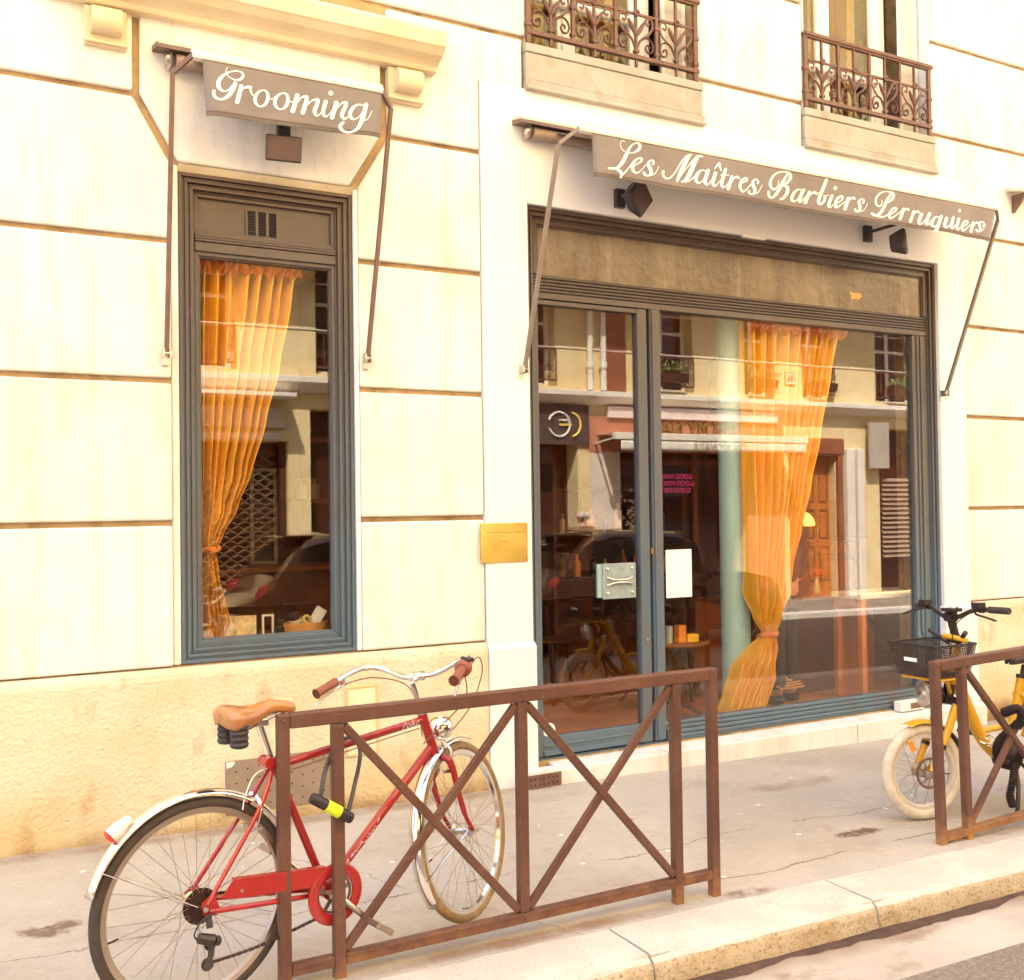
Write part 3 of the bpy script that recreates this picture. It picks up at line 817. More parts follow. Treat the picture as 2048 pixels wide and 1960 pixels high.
# ------------------------------------------------------------------ the shop front
sf = empty('barber_shopfront', (4.85, 0.06, 0.07), 'wide weathered blue-grey timber shop front, warm light painted into its top, with glazed door', 'shop front')
X0, X1, Z0, Z1 = O2[0] + 0.007, O2[1] - 0.005, 0.064, 3.458
m = MB(); off = 0
for w, y in ((0.026, 0.018), (0.012, 0.034), (0.018, 0.026), (0.012, 0.046)):
    rframe(m, X0 + off, X1 - off, Z0, Z1 - off, w - 0.0006, y, 0.14, 'lrt'); off += w
m.build('frame', 'shop_paint', sf, bevel=0.003)
xi0, xi1, zi1 = X0 + off, X1 - off, Z1 - off
m = MB(); m.box(xi0, xi1, 0.07, 0.13, 3.05, zi1); m.build('fascia_panel', 'fascia_paint', sf)
m = MB(); rframe(m, xi0, xi1, 3.05, zi1, 0.03, 0.048, 0.07, 'lrt'); rframe(m, xi0 + .03, xi1 - .03, 3.05, zi1 - .03, 0.01, 0.057, 0.07, 'lrt')
m.build('fascia_bead', 'shop_paint', sf, bevel=0.003)
for k in range(5):
    z = 2.952 + k * 0.021
    m = MB(); m.tube([(xi0, 0.062, z), (xi1, 0.062, z)], 0.0095, 10); m.build('reed', 'shop_paint', sf, True)
m = MB(); m.box(xi0, xi1, 0.066, 0.14, 2.938, 3.05); m.build('reed_backing', 'shop_paint', sf)
m = MB(); m.box(xi0, xi1, 0.05, 0.14, 2.90, 2.938); m.build('head', 'shop_paint', sf, bevel=0.003)
# a flake of bare yellow undercoat on the fascia
c = onY(1710, 592, 0.069)
pts = [(c.x + 0.055 * math.cos(t) * (1 + 0.35 * math.sin(3 * t + 1)), c.z + 0.038 * math.sin(t) * (1 + 0.4 * math.cos(2 * t))) for t in [2 * PI * k / 14 for k in range(14)]]
m = MB(); m.prism(pts, 0.07, 0.0685, 'y'); m.build('bare_patch', mat('undercoat', (0.62, 0.36, 0.10), 0.7), sf)
# door
DX0, DX1 = 3.10, 3.957
door = MB()
door.box(DX0, DX0 + 0.034, 0.055, 0.115, 0.075, 2.897).box(DX1 - 0.075, DX1, 0.055, 0.115, 0.075, 2.897)
door.box(DX0 + 0.034, DX1 - 0.075, 0.058, 0.112, 0.077, 0.195).box(DX0 + 0.034, DX1 - 0.075, 0.058, 0.112, 2.865, 2.895)
door.box(DX0 + .034, DX1 - .075, 0.046, 0.058, 0.08, 0.11).box(DX0 + .034, DX1 - .075, 0.05, 0.058, 0.135, 0.15)
door.box(DX0 + 0.034, DX0 + .044, 0.066, 0.105, 0.195, 2.865)
door = door.build('door', 'shop_paint', sf, bevel=0.004)
m = MB(); m.box(DX0 + 0.04, DX1 - 0.07, 0.084, 0.090, 0.19, 2.87); m.build('door_pane', 'pane_glass', door)
a = onY(1206, 1128, 0.05); c2 = onY(1273, 1195, 0.05)
mat('pull_paint', (0.27, 0.33, 0.35), 0.4, var=0.15, scale=20)
m = MB(); m.box(a.x - 0.0, c2.x, 0.052, 0.064, c2.z, a.z); m.build('pull_plate', 'pull_paint', door, bevel=0.004)
m = MB(); m.box(a.x - 0.03, c2.x - 0.01, 0.066, 0.083, c2.z + 0.012, a.z - 0.002); m.build('pull_backing', mat('pull_edge', (0.36, 0.52, 0.52), 0.4), door)
m = MB()
for px_, pz in ((a.x + 0.035, a.z - 0.035), (c2.x - 0.03, a.z - 0.035), (a.x + 0.035, c2.z + 0.035), (c2.x - 0.03, c2.z + 0.035)):
    m.lathe([(0.011, 0), (0.011, 0.004), (0.006, 0.008), (1e-5, 0.009)], (px_, 0.052, pz), (0, -1, 0), 10)
m.build('screw_heads', 'steel', door, True)
zc = (a.z + c2.z) / 2; xm = (a.x + c2.x) / 2; hw = (c2.x - a.x) / 2 - 0.03
for s in (1, -1):
    p = spline([(xm - hw, 0.05, zc + s * 0.026), (xm - hw * .6, 0.035, zc + s * 0.012), (xm, 0.03, zc + s * 0.008), (xm + hw * .6, 0.035, zc + s * 0.012), (xm + hw, 0.05, zc + s * 0.026)], 5)
    m = MB(); m.tube(p, 0.006, 8); m.build('pull_bar', 'steel', door, True)
c = onY(1319, 1277, 0.055)
m = MB(); m.lathe([(0.011, 0), (0.011, 0.004), (1e-5, .005)], (DX1 - .035, 0.055, c.z), (0, -1, 0), 12).box(DX1 - .039, DX1 - .031, 0.051, 0.055, c.z - .03, c.z); m.build('keyhole', 'steel', door)
c = onY(1096, 1462, 0.083)
m = MB(); m.lathe([(0.045, 0), (0.045, 0.001), (1e-5, 0.0012)], (c.x + 0.008, 0.0835, c.z + .004), (0, -1, 0), 24)
tag(m.build('round_sticker', 'paper'), 'white round sticker low on the door glass', 'sticker')
# mullion and fixed light
m = MB(); m.box(3.978, 4.062, 0.05, 0.13, 0.075, 2.9).box(3.99, 4.05, 0.04, 0.05, 0.08, 2.9); m.build('mullion', 'shop_paint', sf, bevel=0.004)
m = MB(); m.box(3.957, 3.978, 0.09, 0.13, 0.075, 2.9); m.build('door_gap', 'dark_metal', sf)
m = MB(); m.box(3.962, 3.982, 0.05, 0.075, 1.29, 1.33); m.build('lock_keep', 'brass', sf)
m = MB(); m.box(6.46, xi1, 0.055, 0.13, 0.075, 2.9).box(6.50, 6.515, .045, .055, .2, 2.9).box(6.54, 6.552, .045, .055, .2, 2.9); m.build('end_stile', 'shop_paint', sf, bevel=0.004)
for y0, z0, z1 in ((0.058, 0.162, 0.185), (0.046, 0.136, 0.160), (0.034, 0.108, 0.134), (0.022, 0.086, 0.106), (0.03, 0.07, 0.084)):
    m = MB(); m.box(4.063, 6.458 if z0 > 0.13 else 6.62, y0, 0.13, z0, z1); m.build('sill_moulding', 'shop_paint', sf, bevel=0.005)
for y0, z0, z1 in ((0.034, 0.064, 0.076),):
    m = MB(); m.box(3.04, 6.64, y0, 0.13, z0, z1 - .007); m.build('threshold', 'shop_paint', sf)
m = MB(); m.box(4.06, 6.462, 0.084, 0.090, 0.18, 2.905); m.build('pane', 'pane_glass', sf)
# white sheet of paper stuck inside the big pane
p0, p1 = onY(1331, 1100, 0.0835), onY(1384, 1193, 0.0835)
m = MB(); m.box(p0.x, p1.x, 0.082, 0.083, p1.z, p0.z)
tag(m.build('paper_notice', 'paper'), 'blank white sheet of paper stuck to the glass beside the door', 'paper notice')
# white strip lying on the frame top
c = onY(1500, 482, 0.03)
m = MB(); m.box(c.x - 0.09, c.x + 0.11, -0.004, 0.016, 3.449, 3.462); m.build('loose_strip', 'white_paint', sf)
# small white junction box on the step
c = onY(1815, 1412, -0.03)
jb = empty('junction_box', (c.x, -0.03, 0.04), 'small white box with a dark slot on the step by the yellow bicycle', 'box')
m = MB(); m.box(c.x - 0.10, c.x + 0.16, -0.06, 0.012, 0.052, 0.125); m.build('case', 'white_paint', jb, bevel=0.006)
m = MB(); m.box(c.x + 0.0, c.x + 0.13, -0.063, -0.058, 0.068, 0.11); m.build('slot', mat('slot', (0.2, .09, .05), .6), jb)

# ------------------------------------------------------------------ things on the wall
# brass plaque with engraved lines
a, c2 = onY(961, 1051, -0.02), onY(1056, 1123, -0.02)
pq = empty('brass_plaque', ((a.x + c2.x) / 2, -0.02, c2.z), 'polished brass plaque on the white pilaster left of the shop door', 'plaque')
m = MB(); m.box(a.x, c2.x, -0.021, -0.013, c2.z, a.z + 0.012); m.build('plate', 'brass', pq, bevel=0.0015)
mat('engraving', (0.30, 0.17, 0.03), 0.6)
xm = (a.x + c2.x) / 2
for dz, w in ((0.045, 0.24), (0.098, 0.07)):
    m = MB(); x = xm - w / 2; k = 0
    rr = random.Random(3)
    while x < xm + w / 2:
        l = rr.uniform(0.006, 0.016); m.box(x, x + l, -0.0216, -0.0205, a.z - dz - 0.001, a.z - dz + rr.choice((0.002, 0.003, 0.005))); x += l + 0.003
    m.build('engraved_line', 'engraving', pq)
# perforated grey plate low on the wall
q0, q1 = onY(451, 1526, -0.035), onY(665, 1634, -0.035)
pp = empty('perforated_plate', ((q0.x + q1.x) / 2, -0.035, 0.2), 'grey perforated metal plate low on the yellow wall behind the red bicycle', 'metal plate')
zt_, zb_ = onY(451, 1524, -0.035).z, onY(455, 1632, -0.035).z
mat('plate_grey', (0.27, 0.205, 0.15), 0.6, var=0.15, scale=10)
m = MB(); m.box(q0.x, q1.x + 0.02, -0.036, -0.027, zb_, zt_); m.build('sheet', 'plate_grey', pp, bevel=0.003)
m = MB()
for i in range(9):
    for j in range(4):
        m.lathe([(0.005, 0), (1e-5, 0.0003)], (q0.x + 0.055 + i * 0.0585, -0.0362, zb_ + 0.05 + j * 0.06 + 0.01 * ((i * 7 + j * 3) % 3 - 1)), (0, -1, 0), 8)
m.build('holes', 'black_plastic', pp)
m = MB(); m.prism([(q0.x + .004, zt_ - .004), (q0.x + .004, zt_ - .035), (q0.x + .03, zt_ - .03), (q0.x + .045, zt_ - .018), (q0.x + .045, zt_ - .004)], -0.0365, -0.0372, 'y'); m.build('paint_chip', 'white_paint', pp)
# outlined service hatch in the base
h0, h1 = onY(690, 1374, -0.03), onY(757, 1506, -0.03)
ha = empty('service_hatch', ((h0.x + h1.x) / 2, -0.03, h1.z), 'small cream service hatch with raised edge in the wall base below the narrow window', 'hatch')
m = MB(); m.box(h0.x, h1.x, -0.034, -0.026, h1.z, h0.z); m.build('panel', mat('hatch_cream', (0.76, 0.68, 0.48), 0.8), ha, bevel=0.002)
m = MB(); rframe(m, h0.x, h1.x, h1.z, h0.z, 0.014, -0.039, -0.028); m.build('edge', mat('hatch_edge', (0.62, 0.5, 0.24), 0.7), ha, bevel=0.003)
# cast-iron vent grille at the foot of the pilaster
g0, g1 = onY(1058, 1552, -0.128), onY(1122, 1583, -0.128)
gr = empty('vent_grille', ((g0.x + g1.x) / 2, -0.12, -0.06), 'dark cast-iron vent grille at pavement level left of the shop step', 'grille')
gx0, gx1 = 2.885, 3.149
m = MB(); m.box(gx0, gx1, -0.13, -0.03, gz(2.9) - 0.02, 0.045); m.build('stone_surround', 'limestone', gr, bevel=0.004)
m = MB(); m.box(gx0 + .03, gx1 - .004, -0.138, -0.13, gz(2.9) + 0.003, 0.03); m.build('plate', mat('grille_iron', (0.17, 0.085, 0.06), 0.55, var=0.3, scale=20), gr, bevel=0.002)
m = MB()
for i in range(7):
    for j in range(2):
        m.lathe([(0.008, 0), (1e-5, .0002)], (gx0 + .05 + i * .03, -0.1383, gz(2.9) + .022 + j * .035), (0, -1, 0), 10)
m.build('grille_hole', 'black_plastic', gr)
m = MB()
for i in range(7):
    for j in range(2):
        m.torus((gx0 + .05 + i * .03, -0.139, gz(2.9) + .022 + j * .035), (0, 1, 0), 0.009, 0.0025, 10, 5)
m.build('hole_rims', 'grille_iron', gr, True)

# ------------------------------------------------------------------ awnings
def stroke_mesh(strokes, M, zoomf, Y, dots=(), cloth=None):
    """pen strokes traced as (x, y, full width) in enlarged-photo pixels, laid on the vertical plane Y"""
    scale = zoomf[2]
    for si, st in enumerate(strokes):
        Yk = Y - 0.0003 * (si % 7)
        pts = spline([(p[0], p[1], p[2]) for p in st], 6)
        L_, R_ = [], []
        n = len(pts)
        for i in range(n):
            t = pts[min(i + 1, n - 1)] - pts[max(i - 1, 0)]
            l = math.hypot(t.x, t.y) or 1
            nx, ny = -t.y / l, t.x / l
            w = max(3.5, pts[i].z * 0.9) / 2
            for lst, s in ((L_, 1), (R_, -1)):
                x = (pts[i].x + s * nx * w) / scale + zoomf[0]; y = (pts[i].y + s * ny * w) / scale + zoomf[1]
                lst.append(onY(x, y, Yk))
        k = len(M.v)
        M.v += L_ + R_
        for i in range(n - 1):
            M.f.append((k + i, k + i + 1, k + n + i + 1, k + n + i))
        for c, w in ((pts[0], pts[0].z), (pts[-1], pts[-1].z)):
            if w > 15:
                dots = list(dots) + [(c.x, c.y, w / 2)]
    for di, (x, y, r_) in enumerate(dots):
        Yk = Y - 0.0024 - 0.0002 * (di % 9)
        k = len(M.v)
        for j in range(12):
            t = 2 * PI * j / 12
            M.v.append(onY((x + r_ * math.cos(t)) / scale + zoomf[0], (y + r_ * math.sin(t)) / scale + zoomf[1], Yk))
        M.f.append(tuple(range(k, k + 12)))
    if cloth:
        for i, p in enumerate(M.v): M.v[i] = Vector((p.x, cloth(p.x, p.z) + (p.y - Y) - 0.0035, p.z))
    return M
Z_G = (390, 90, 4.9)
GROOM = [
 [(318,225,8),(300,250,8),(310,295,9),(345,330,11),(395,350,18),(440,342,30),(468,312,28),(460,282,18),(430,265,14),(380,262,14),(320,277,20),(265,312,34),(232,355,44),(226,402,46),(246,440,36),(285,461,18),(330,440,14),(368,400,22)],
 [(388,388,46),(365,445,48),(322,505,42),(270,537,26),(225,535,24),(192,510,30),(180,478,34),(184,458,36)],
 [(447,414,46),(428,490,48),(410,563,48)], [(430,480,8),(470,435,16),(508,418,28),(540,422,34)], [(540,430,30),(548,475,20),(570,502,9)],
 [(672,444,10),(620,465,28),(587,520,38),(596,575,32),(640,605,16),(690,578,34),(712,520,38),(703,465,28),(668,443,10)], [(712,470,8),(730,522,8),(755,533,8),(785,505,8)],
 [(868,471,10),(815,492,28),(783,547,38),(792,602,32),(836,632,16),(886,605,34),(908,547,38),(899,492,28),(864,470,10)], [(908,497,8),(925,550,8),(950,560,8),(985,525,8)],
 [(998,500,48),(978,575,48),(957,648,48)], [(980,600,8),(1035,522,14),(1085,508,32),(1092,535,44),(1075,600,46),(1057,660,48)],
 [(1080,610,8),(1140,550,14),(1195,538,34),(1200,565,42),(1172,645,44),(1190,690,24),(1228,672,10),(1275,590,8)],
 [(1280,560,44),(1256,655,42),(1280,696,24),(1312,680,10),(1375,590,8)],
 [(1383,570,48),(1365,640,48),(1347,703,48)], [(1370,650,8),(1430,577,16),(1475,566,34),(1478,592,42),(1443,680,42),(1470,720,24),(1508,695,10),(1545,640,8)],
 [(1650,592,14),(1595,585,18),(1548,615,36),(1522,668,40),(1538,714,30),(1578,722,14),(1620,690,12),(1660,620,14)],
 [(1675,588,44),(1645,710,48),(1603,806,36),(1540,848,22),(1480,845,26),(1437,815,34),(1430,782,38),(1455,757,30)], [(1625,745,9),(1690,725,10),(1735,645,8)]]
Z_L = (1180, 250, 5.158)
LESM = [
 [(352,172,11),(325,165,8),(308,190,8),(318,238,8),(355,275,10)],
 [(385,290,8),(450,285,14),(500,252,34),(510,215,34),(488,190,20),(450,195,14),(410,232,24),(375,305,42),(338,382,44),(290,435,30),(240,450,18),(195,444,22)],
 [(215,444,14),(262,446,22),(310,470,34),(335,505,32),(325,533,24)], [(328,528,14),(380,470,16),(440,390,9)],
 [(438,432,8),(490,402,12),(528,372,24),(533,350,26),(508,342,16),(468,366,30),(445,415,40),(450,465,34),(482,490,20),(520,475,10),(600,385,8)],
 [(650,402,28),(655,380,22),(633,365,16),(605,385,30),(606,420,36),(625,460,40),(630,498,34),(605,520,20),(572,514,26),(560,492,30)], [(618,522,10),(670,500,10),(710,425,8)],
 [(753,484,32),(757,520,26),(792,550,20),(840,535,16),(890,470,16),(940,382,16),(990,325,18),(1045,306,14)],
 [(1030,312,22),(985,382,44),(932,500,46),(905,574,24)], [(908,568,8),(1000,440,10),(1085,335,16),(1125,324,22),(1160,330,12)],
 [(1108,338,26),(1068,405,46),(1020,520,50),(985,570,34),(945,584,14)], [(980,588,10),(1040,568,12),(1095,500,8)],
 [(1190,482,14),(1142,470,16),(1102,510,38),(1087,562,36),(1112,600,20),(1150,580,10),(1195,512,12)], [(1207,475,38),(1176,580,40),(1192,620,22),(1222,600,10),(1280,510,8)],
 [(1283,502,38),(1252,598,38),(1270,635,22),(1300,615,10),(1360,540,8)], [(1272,460,14),(1300,425,20),(1324,398,22),(1330,430,22),(1340,470,18)],
 [(1387,465,34),(1347,600,38),(1357,645,26),(1390,635,10),(1440,570,8)], [(1335,520,13),(1375,524,13),(1422,520,13)],
 [(1455,540,38),(1418,658,40)], [(1440,605,8),(1485,548,18),(1518,540,30),(1538,560,14)],
 [(1535,612,8),(1590,590,12),(1618,566,24),(1608,548,18),(1570,566,30),(1546,620,36),(1556,665,28),(1592,684,16),(1680,590,8)],
 [(1730,600,26),(1735,580,20),(1710,560,14),(1682,580,28),(1682,620,36),(1700,655,38),(1700,693,32),(1672,714,18),(1644,702,26),(1640,685,26)], [(1690,715,8),(1740,690,8),(1778,615,8)]]
Z_B = (1520, 320, 3.92)
BARB = [
 [(150,155,6),(150,195,9),(125,225,16),(96,214,24),(83,180,26),(100,130,20),(140,100,14),(190,92,12),(230,110,24),(240,140,30),(220,175,22),(188,195,10)],
 [(188,196,10),(225,207,26),(232,245,32),(210,285,26),(178,301,13)], [(213,112,16),(190,160,28),(160,230,30),(130,275,24),(102,290,18),(78,272,22),(76,248,24)],
 [(343,235,8),(312,225,12),(282,255,27),(273,295,25),(291,315,14),(320,295,8),(345,250,8)], [(352,232,27),(331,300,28),(343,320,14),(385,265,5)],
 [(398,250,27),(377,324,29)], [(392,290,6),(420,255,14),(440,252,21),(452,264,10)], [(450,270,8),(470,250,5)],
 [(516,160,27),(495,230,29),(474,305,29),(482,337,22),(508,330,22),(521,298,22),(512,274,14)], [(515,278,6),(548,272,6)],
 [(572,280,27),(556,345,26),(570,362,14),(602,335,5)],
 [(606,340,6),(640,320,10),(655,296,16),(645,280,14),(616,300,24),(606,340,25),(621,365,16),(690,310,5)],
 [(697,300,27),(677,378,28)], [(690,340,6),(716,300,14),(735,297,21),(748,308,10)],
 [(810,335,20),(815,315,14),(795,308,12),(776,325,22),(785,360,26),(785,392,24),(763,403,16),(750,386,20)], [(780,405,6),(820,390,6),(845,340,5)],
 [(960,310,5),(960,345,9),(940,360,14),(916,340,19),(912,300,20),(940,262,14),(985,247,10),(1030,258,20),(1045,285,26),(1025,320,20),(990,335,9)],
 [(1023,266,12),(1000,312,25),(970,390,27),(940,425,22),(907,428,16),(887,415,18)], [(890,412,13),(930,432,16),(985,440,12),(1025,415,6)],
 [(1026,430,6),(1060,405,10),(1075,385,16),(1065,372,14),(1041,390,22),(1026,430,23),(1041,452,15),(1110,400,5)],
 [(1127,386,25),(1107,458,26)], [(1120,420,6),(1140,388,13),(1160,385,20),(1173,396,9)], [(1207,406,25),(1187,477,26)], [(1200,440,6),(1222,407,13),(1240,405,20),(1253,416,9)],
 [(1268,425,25),(1252,480,26),(1264,500,15),(1290,480,8),(1322,430,8)], [(1327,422,25),(1307,490,25),(1319,505,13),(1350,470,5)],
 [(1397,456,8),(1372,448,12),(1350,475,23),(1343,508,22),(1360,525,12),(1385,500,7),(1402,465,8)], [(1410,446,25),(1390,505,26),(1371,556,25)],
 [(1448,462,25),(1432,515,25),(1444,535,15),(1470,515,8),(1497,465,8)], [(1502,457,25),(1484,525,25),(1497,540,13),(1530,500,5)],
 [(1547,466,25),(1531,530,24),(1546,546,12),(1590,500,5)],
 [(1577,525,5),(1610,510,10),(1622,490,15),(1612,478,13),(1589,495,21),(1576,535,23),(1591,555,14),(1650,505,5)],
 [(1668,495,24),(1648,560,24)], [(1660,530,6),(1685,496,13),(1700,493,19),(1712,504,8)],
 [(1750,518,18),(1755,496,13),(1735,485,10),(1716,500,20),(1722,530,23),(1724,550,22),(1706,562,14),(1692,550,17)], [(1722,562,6),(1750,545,6),(1770,500,5)]]
mat('awning_cloth', (0.205, 0.178, 0.165), 0.85, var=0.13, scale=3.5, fine=0.08, bscale=220, sheen=0.2)
mat('awning_cloth_top', (0.30, 0.22, 0.17), 0.85, var=0.13, scale=3.5)
mat('bar_white', (0.82, 0.80, 0.76), 0.4, var=0.04)
mat('lettering', (0.80, 0.78, 0.77), 0.6, var=0.01)
mat('flashing', (0.62, 0.56, 0.44), 0.7, var=0.2, scale=12)
mat('arm_brown', (0.15, 0.085, 0.065), 0.45, var=0.2, scale=8)
def awning(name, label, d, bx0, bx1, zbar, hbar, vx0, vx1, vzb0, vzb1, wx0, wx1, wz, armL, armR, elbL, elbR, brackets, armm):
    """front bar at Y=-d from bx0 to bx1; cloth hangs from it; hood on the wall from wx0 to wx1"""
    aw = empty(name, ((bx0 + bx1) / 2, 0, zbar), label, 'awning')
    # wall hood: flashing board with roller under it
    m = MB(); m.prism([(0.0, wz + 0.06), (-0.13, wz + 0.015), (-0.13, wz), (0.0, wz + 0.035)], wx0, wx1, 'x'); m.build('flashing', 'flashing', aw)
    m = MB(); m.prism([(-0.006, wz + 0.03), (-0.13, wz - 0.001), (-0.135, wz - 0.022), (-0.006, wz)], wx0 - 0.015, wx1, 'x'); m.build('hood_board', 'arm_brown', aw)
    m = MB(); m.tube([(wx0 + 0.09, -0.075, wz - 0.055), (wx1 - 0.06, -0.075, wz - 0.055)], 0.036, 14); m.build('roller', 'awning_cloth_top', aw, True)
    for xx in (wx0 + 0.06, wx1 - 0.06):
        m = MB(); m.prism([(-0.014, wz - 0.09), (-0.09, wz - 0.08), (-0.115, wz - 0.045), (-0.105, wz - 0.012), (-0.014, wz - 0.005)], xx - 0.006, xx + 0.006, 'x')
        m.lathe([(0.03, 0), (0.03, 0.012), (0.012, 0.018), (1e-5, 0.02)], (xx - 0.006, -0.075, wz - 0.05), (-1, 0, 0), 14)
        m.build('roller_bracket', 'steel', aw, True)
    # cloth from roller to bar
    m = MB(); m.grid(lambda u, v: (vx0 + (vx1 - vx0) * u, -0.075 - (d - 0.075 - 0.005) * v, (wz - 0.02) * (1 - v) + (zbar + hbar * 0.6) * v - 0.03 * math.sin(PI * v)), 30, 8)
    m.build('canopy', 'awning_cloth_top', aw, True, solid=0.003)
    m = MB()
    m.prism([(-d + 0.03, zbar), (-d - 0.012, zbar), (-d - 0.02, zbar + hbar * 0.25), (-d - 0.016, zbar + hbar * 0.6), (-d + 0.005, zbar + hbar), (-d + 0.03, zbar + hbar)], bx0, bx1, 'x')
    m.prism([(-d - 0.010, zbar + hbar * .62), (-d - 0.021, zbar + hbar * .62), (-d - 0.021, zbar + hbar * .70), (-d - .008, zbar + hbar * .72)], bx0, bx1, 'x')
    m.build('front_bar', 'bar_white', aw, bevel=0.003)
    rr = random.Random(5)
    ph = rr.uniform(0, 6)
    L = vx1 - vx0
    def vf(u, v):
        x = vx0 + L * u
        zb = vzb0 + (vzb1 - vzb0) * u
        zt = zbar + 0.012
        y = -d - 0.004 - 0.018 * v * math.sin(x * 2.7 + ph) - 0.012 * v * math.sin(x * 6.1 + 1) - 0.006 * v * math.sin(x * 15.0 + 2 + 2 * v) + 0.02 * v
        e = math.exp(-u * L / 0.05) - math.exp(-(1 - u) * L / 0.05)
        return (x + 0.02 * v * math.exp(-u * L / 0.06) * 1.0, y + 0.02 * v * abs(e), zt + (zb - zt) * v + 0.004 * math.sin(x * 5 + ph) * v)
    va = MB().grid(vf, max(24, int(L * 26)), 8).build('valance', 'awning_cloth', aw, True, solid=0.003)
    def cloth_y(x, z):
        u = min(1, max(0, (x - vx0) / L)); zb = vzb0 + (vzb1 - vzb0) * u; zt = zbar + 0.012
        return vf(u, min(1, max(0, (zt - z) / (zt - zb))))[1]
    # hem seam
    m = MB(); m.grid(lambda u, v: (lambda p: (p[0], p[1] - 0.0035, p[2]))(vf(u, 0.915 + 0.02 * v)), max(24, int(L * 26)), 1)
    m.build('hem_seam', mat('hem', (0.13, 0.085, 0.065), 0.9), va)
    # arms: from the foot brackets on the wall up to the elbow, then to the bar
    for (foot, elb, end) in ((armL, elbL, (bx0 + 0.01, -d, zbar + 0.02)), (armR, elbR, (bx1 - 0.01, -d, zbar + 0.02))):
        m = MB(); m.bar(foot, elb, 0.022, 0.026, (0, 1, 0)); m.bar(Vector(elb) + Vector((0, 0, 0)), end, 0.022, 0.022)
        m.build('arm', armm, aw, bevel=0.003)
        m = MB(); fx, fy, fz = foot
        m.box(fx - 0.016, fx + 0.016, -0.018, 0.0 if foot[0] < 2.6 else -0.010, fz - 0.06, fz + 0.03)
        m.box(fx - 0.02, fx - 0.012, fy - 0.022, -0.018, fz - 0.025, fz + 0.02).box(fx + 0.012, fx + 0.02, fy - 0.022, -0.018, fz - 0.025, fz + 0.02)
        m.lathe([(0.01, -0.026), (0.01, 0.026)], (fx, fy - 0.004, fz), (1, 0, 0), 10)
        m.build('foot_bracket', 'steel', aw, bevel=0.003)
    return aw, va, cloth_y
d1 = 0.31
zb1 = 0.5 * (onY(384, 117, -d1).z + onY(764, 180, -d1).z)
aw1, va1, cl1 = awning('shop_awning', 'short grey awning lettered Grooming over the narrow window', d1,
    onY(384, 107, -d1).x, onY(764, 170, -d1).x, zb1 - 0.008, 0.052, onY(405, 160, -d1).x, onY(763, 230, -d1).x, onY(407, 229, -d1).z, onY(765, 275, -d1).z,
    onY(318, 82, -0.13).x, onY(757, 158, -0.13).x, onY(335, 84, -0.13).z - 0.01,
    (onY(333, 706, -0.04).x, -0.045, onY(333, 706, -0.04).z), (onY(735, 716, -0.04).x, -0.045, onY(735, 716, -0.04).z),
    onY(345, 146, -0.27), onY(782, 216, -0.27), None, 'arm_brown')
stroke_mesh(GROOM, MB(), Z_G, -d1, [(1328, 475, 23)], cl1).build('lettering', 'lettering', va1)
d2 = 0.50
zb2 = 0.5 * (onY(1157, 262, -d2).z + onY(1993, 418, -d2).z)
aw2, va2, cl2 = awning('shop_awning', 'long grey awning lettered Les Maîtres Barbiers Perruquiers over the shop front', d2,
    onY(1157, 251, -d2).x, onY(1994, 410, -d2).x, zb2 - 0.005, 0.062, onY(1184, 270, -d2).x, onY(1990, 430, -d2).x, onY(1188, 351, -d2).z, onY(1992, 482, -d2).z,
    onY(1047, 228, -0.13).x, onY(1943, 386, -0.13).x, onY(1047, 233, -0.13).z - 0.012,
    (onY(1048, 738, -0.045).x, -0.055, onY(1048, 738, -0.045).z), (onY(1890, 786, -0.045).x, -0.055, onY(1890, 786, -0.045).z),
    onY(1117, 288, -0.47), onY(1996, 440, -0.47), None, mat('arm_grey', (0.20, 0.165, 0.14), 0.4, var=0.1))
lm = stroke_mesh(LESM, MB(), Z_L, -d2)
stroke_mesh(BARB, lm, Z_B, -d2, [(592, 220, 15), (1555, 400, 13)], cl2).build('lettering', 'lettering', va2)

# ------------------------------------------------------------------ wall floodlights
def flood(name, label, px0, py0, armv, hc, hs, rot, top=False):
    """wall plate at photo pixel, arm vector, head centre offset, head size, head rotation"""
    p = onY(px0, py0, -0.02)
    fl = empty(name, (p.x, -0.012, p.z), label, 'floodlight', 'floodlights under the awnings')
    m = MB(); m.box(p.x - 0.035, p.x + 0.035, -0.05, -0.012, p.z - 0.07, p.z + 0.05); m.build('wall_box', 'dark_metal', fl, bevel=0.006)
    if armv:
        m = MB(); m.bar((p.x, -0.05, p.z), (p.x + armv[0], -0.05 + armv[1], p.z + armv[2]), 0.018, 0.022); m.build('arm', 'dark_metal', fl, bevel=0.003)
    c = onY(*hc)
    w, h, dpt = hs
    mtx = rot
    prof = [(-1, -1, 0.0), (1, -1, 0.0), (1, 1, 0.0), (-1, 1, 0.0)]
    m = MB()
    ring = []
    for (sx, dd) in ((1.0, 0.0), (1.0, 0.02), (0.62, dpt)):
        for a, c_ in ((-1, -1), (1, -1), (1, 1), (-1, 1)):
            m.v.append(c + mtx @ Vector((a * w / 2 * sx, -dd + 0.0 if 0 else dd, c_ * h / 2 * sx)))
    for k in range(2):
        for j in range(4):
            j2 = (j + 1) % 4
            m.f.append((k * 4 + j, k * 4 + j2, k * 4 + 4 + j2, k * 4 + 4 + j))
    m.f.append((3, 2, 1, 0)); m.f.append((8, 9, 10, 11))
    hd = m.build('head', 'dark_metal', fl, bevel=0.008)
    m = MB(); m.obox(c + mtx @ Vector((0, -0.003, 0)), (w * 0.9, 0.004, h * 0.9), mtx); m.build('lens', mat('flood_lens', (0.10, 0.06, 0.055), 0.25, var=0.1), hd)
    return fl
RX = lambda a: Matrix.Rotation(R(a), 3, 'X')
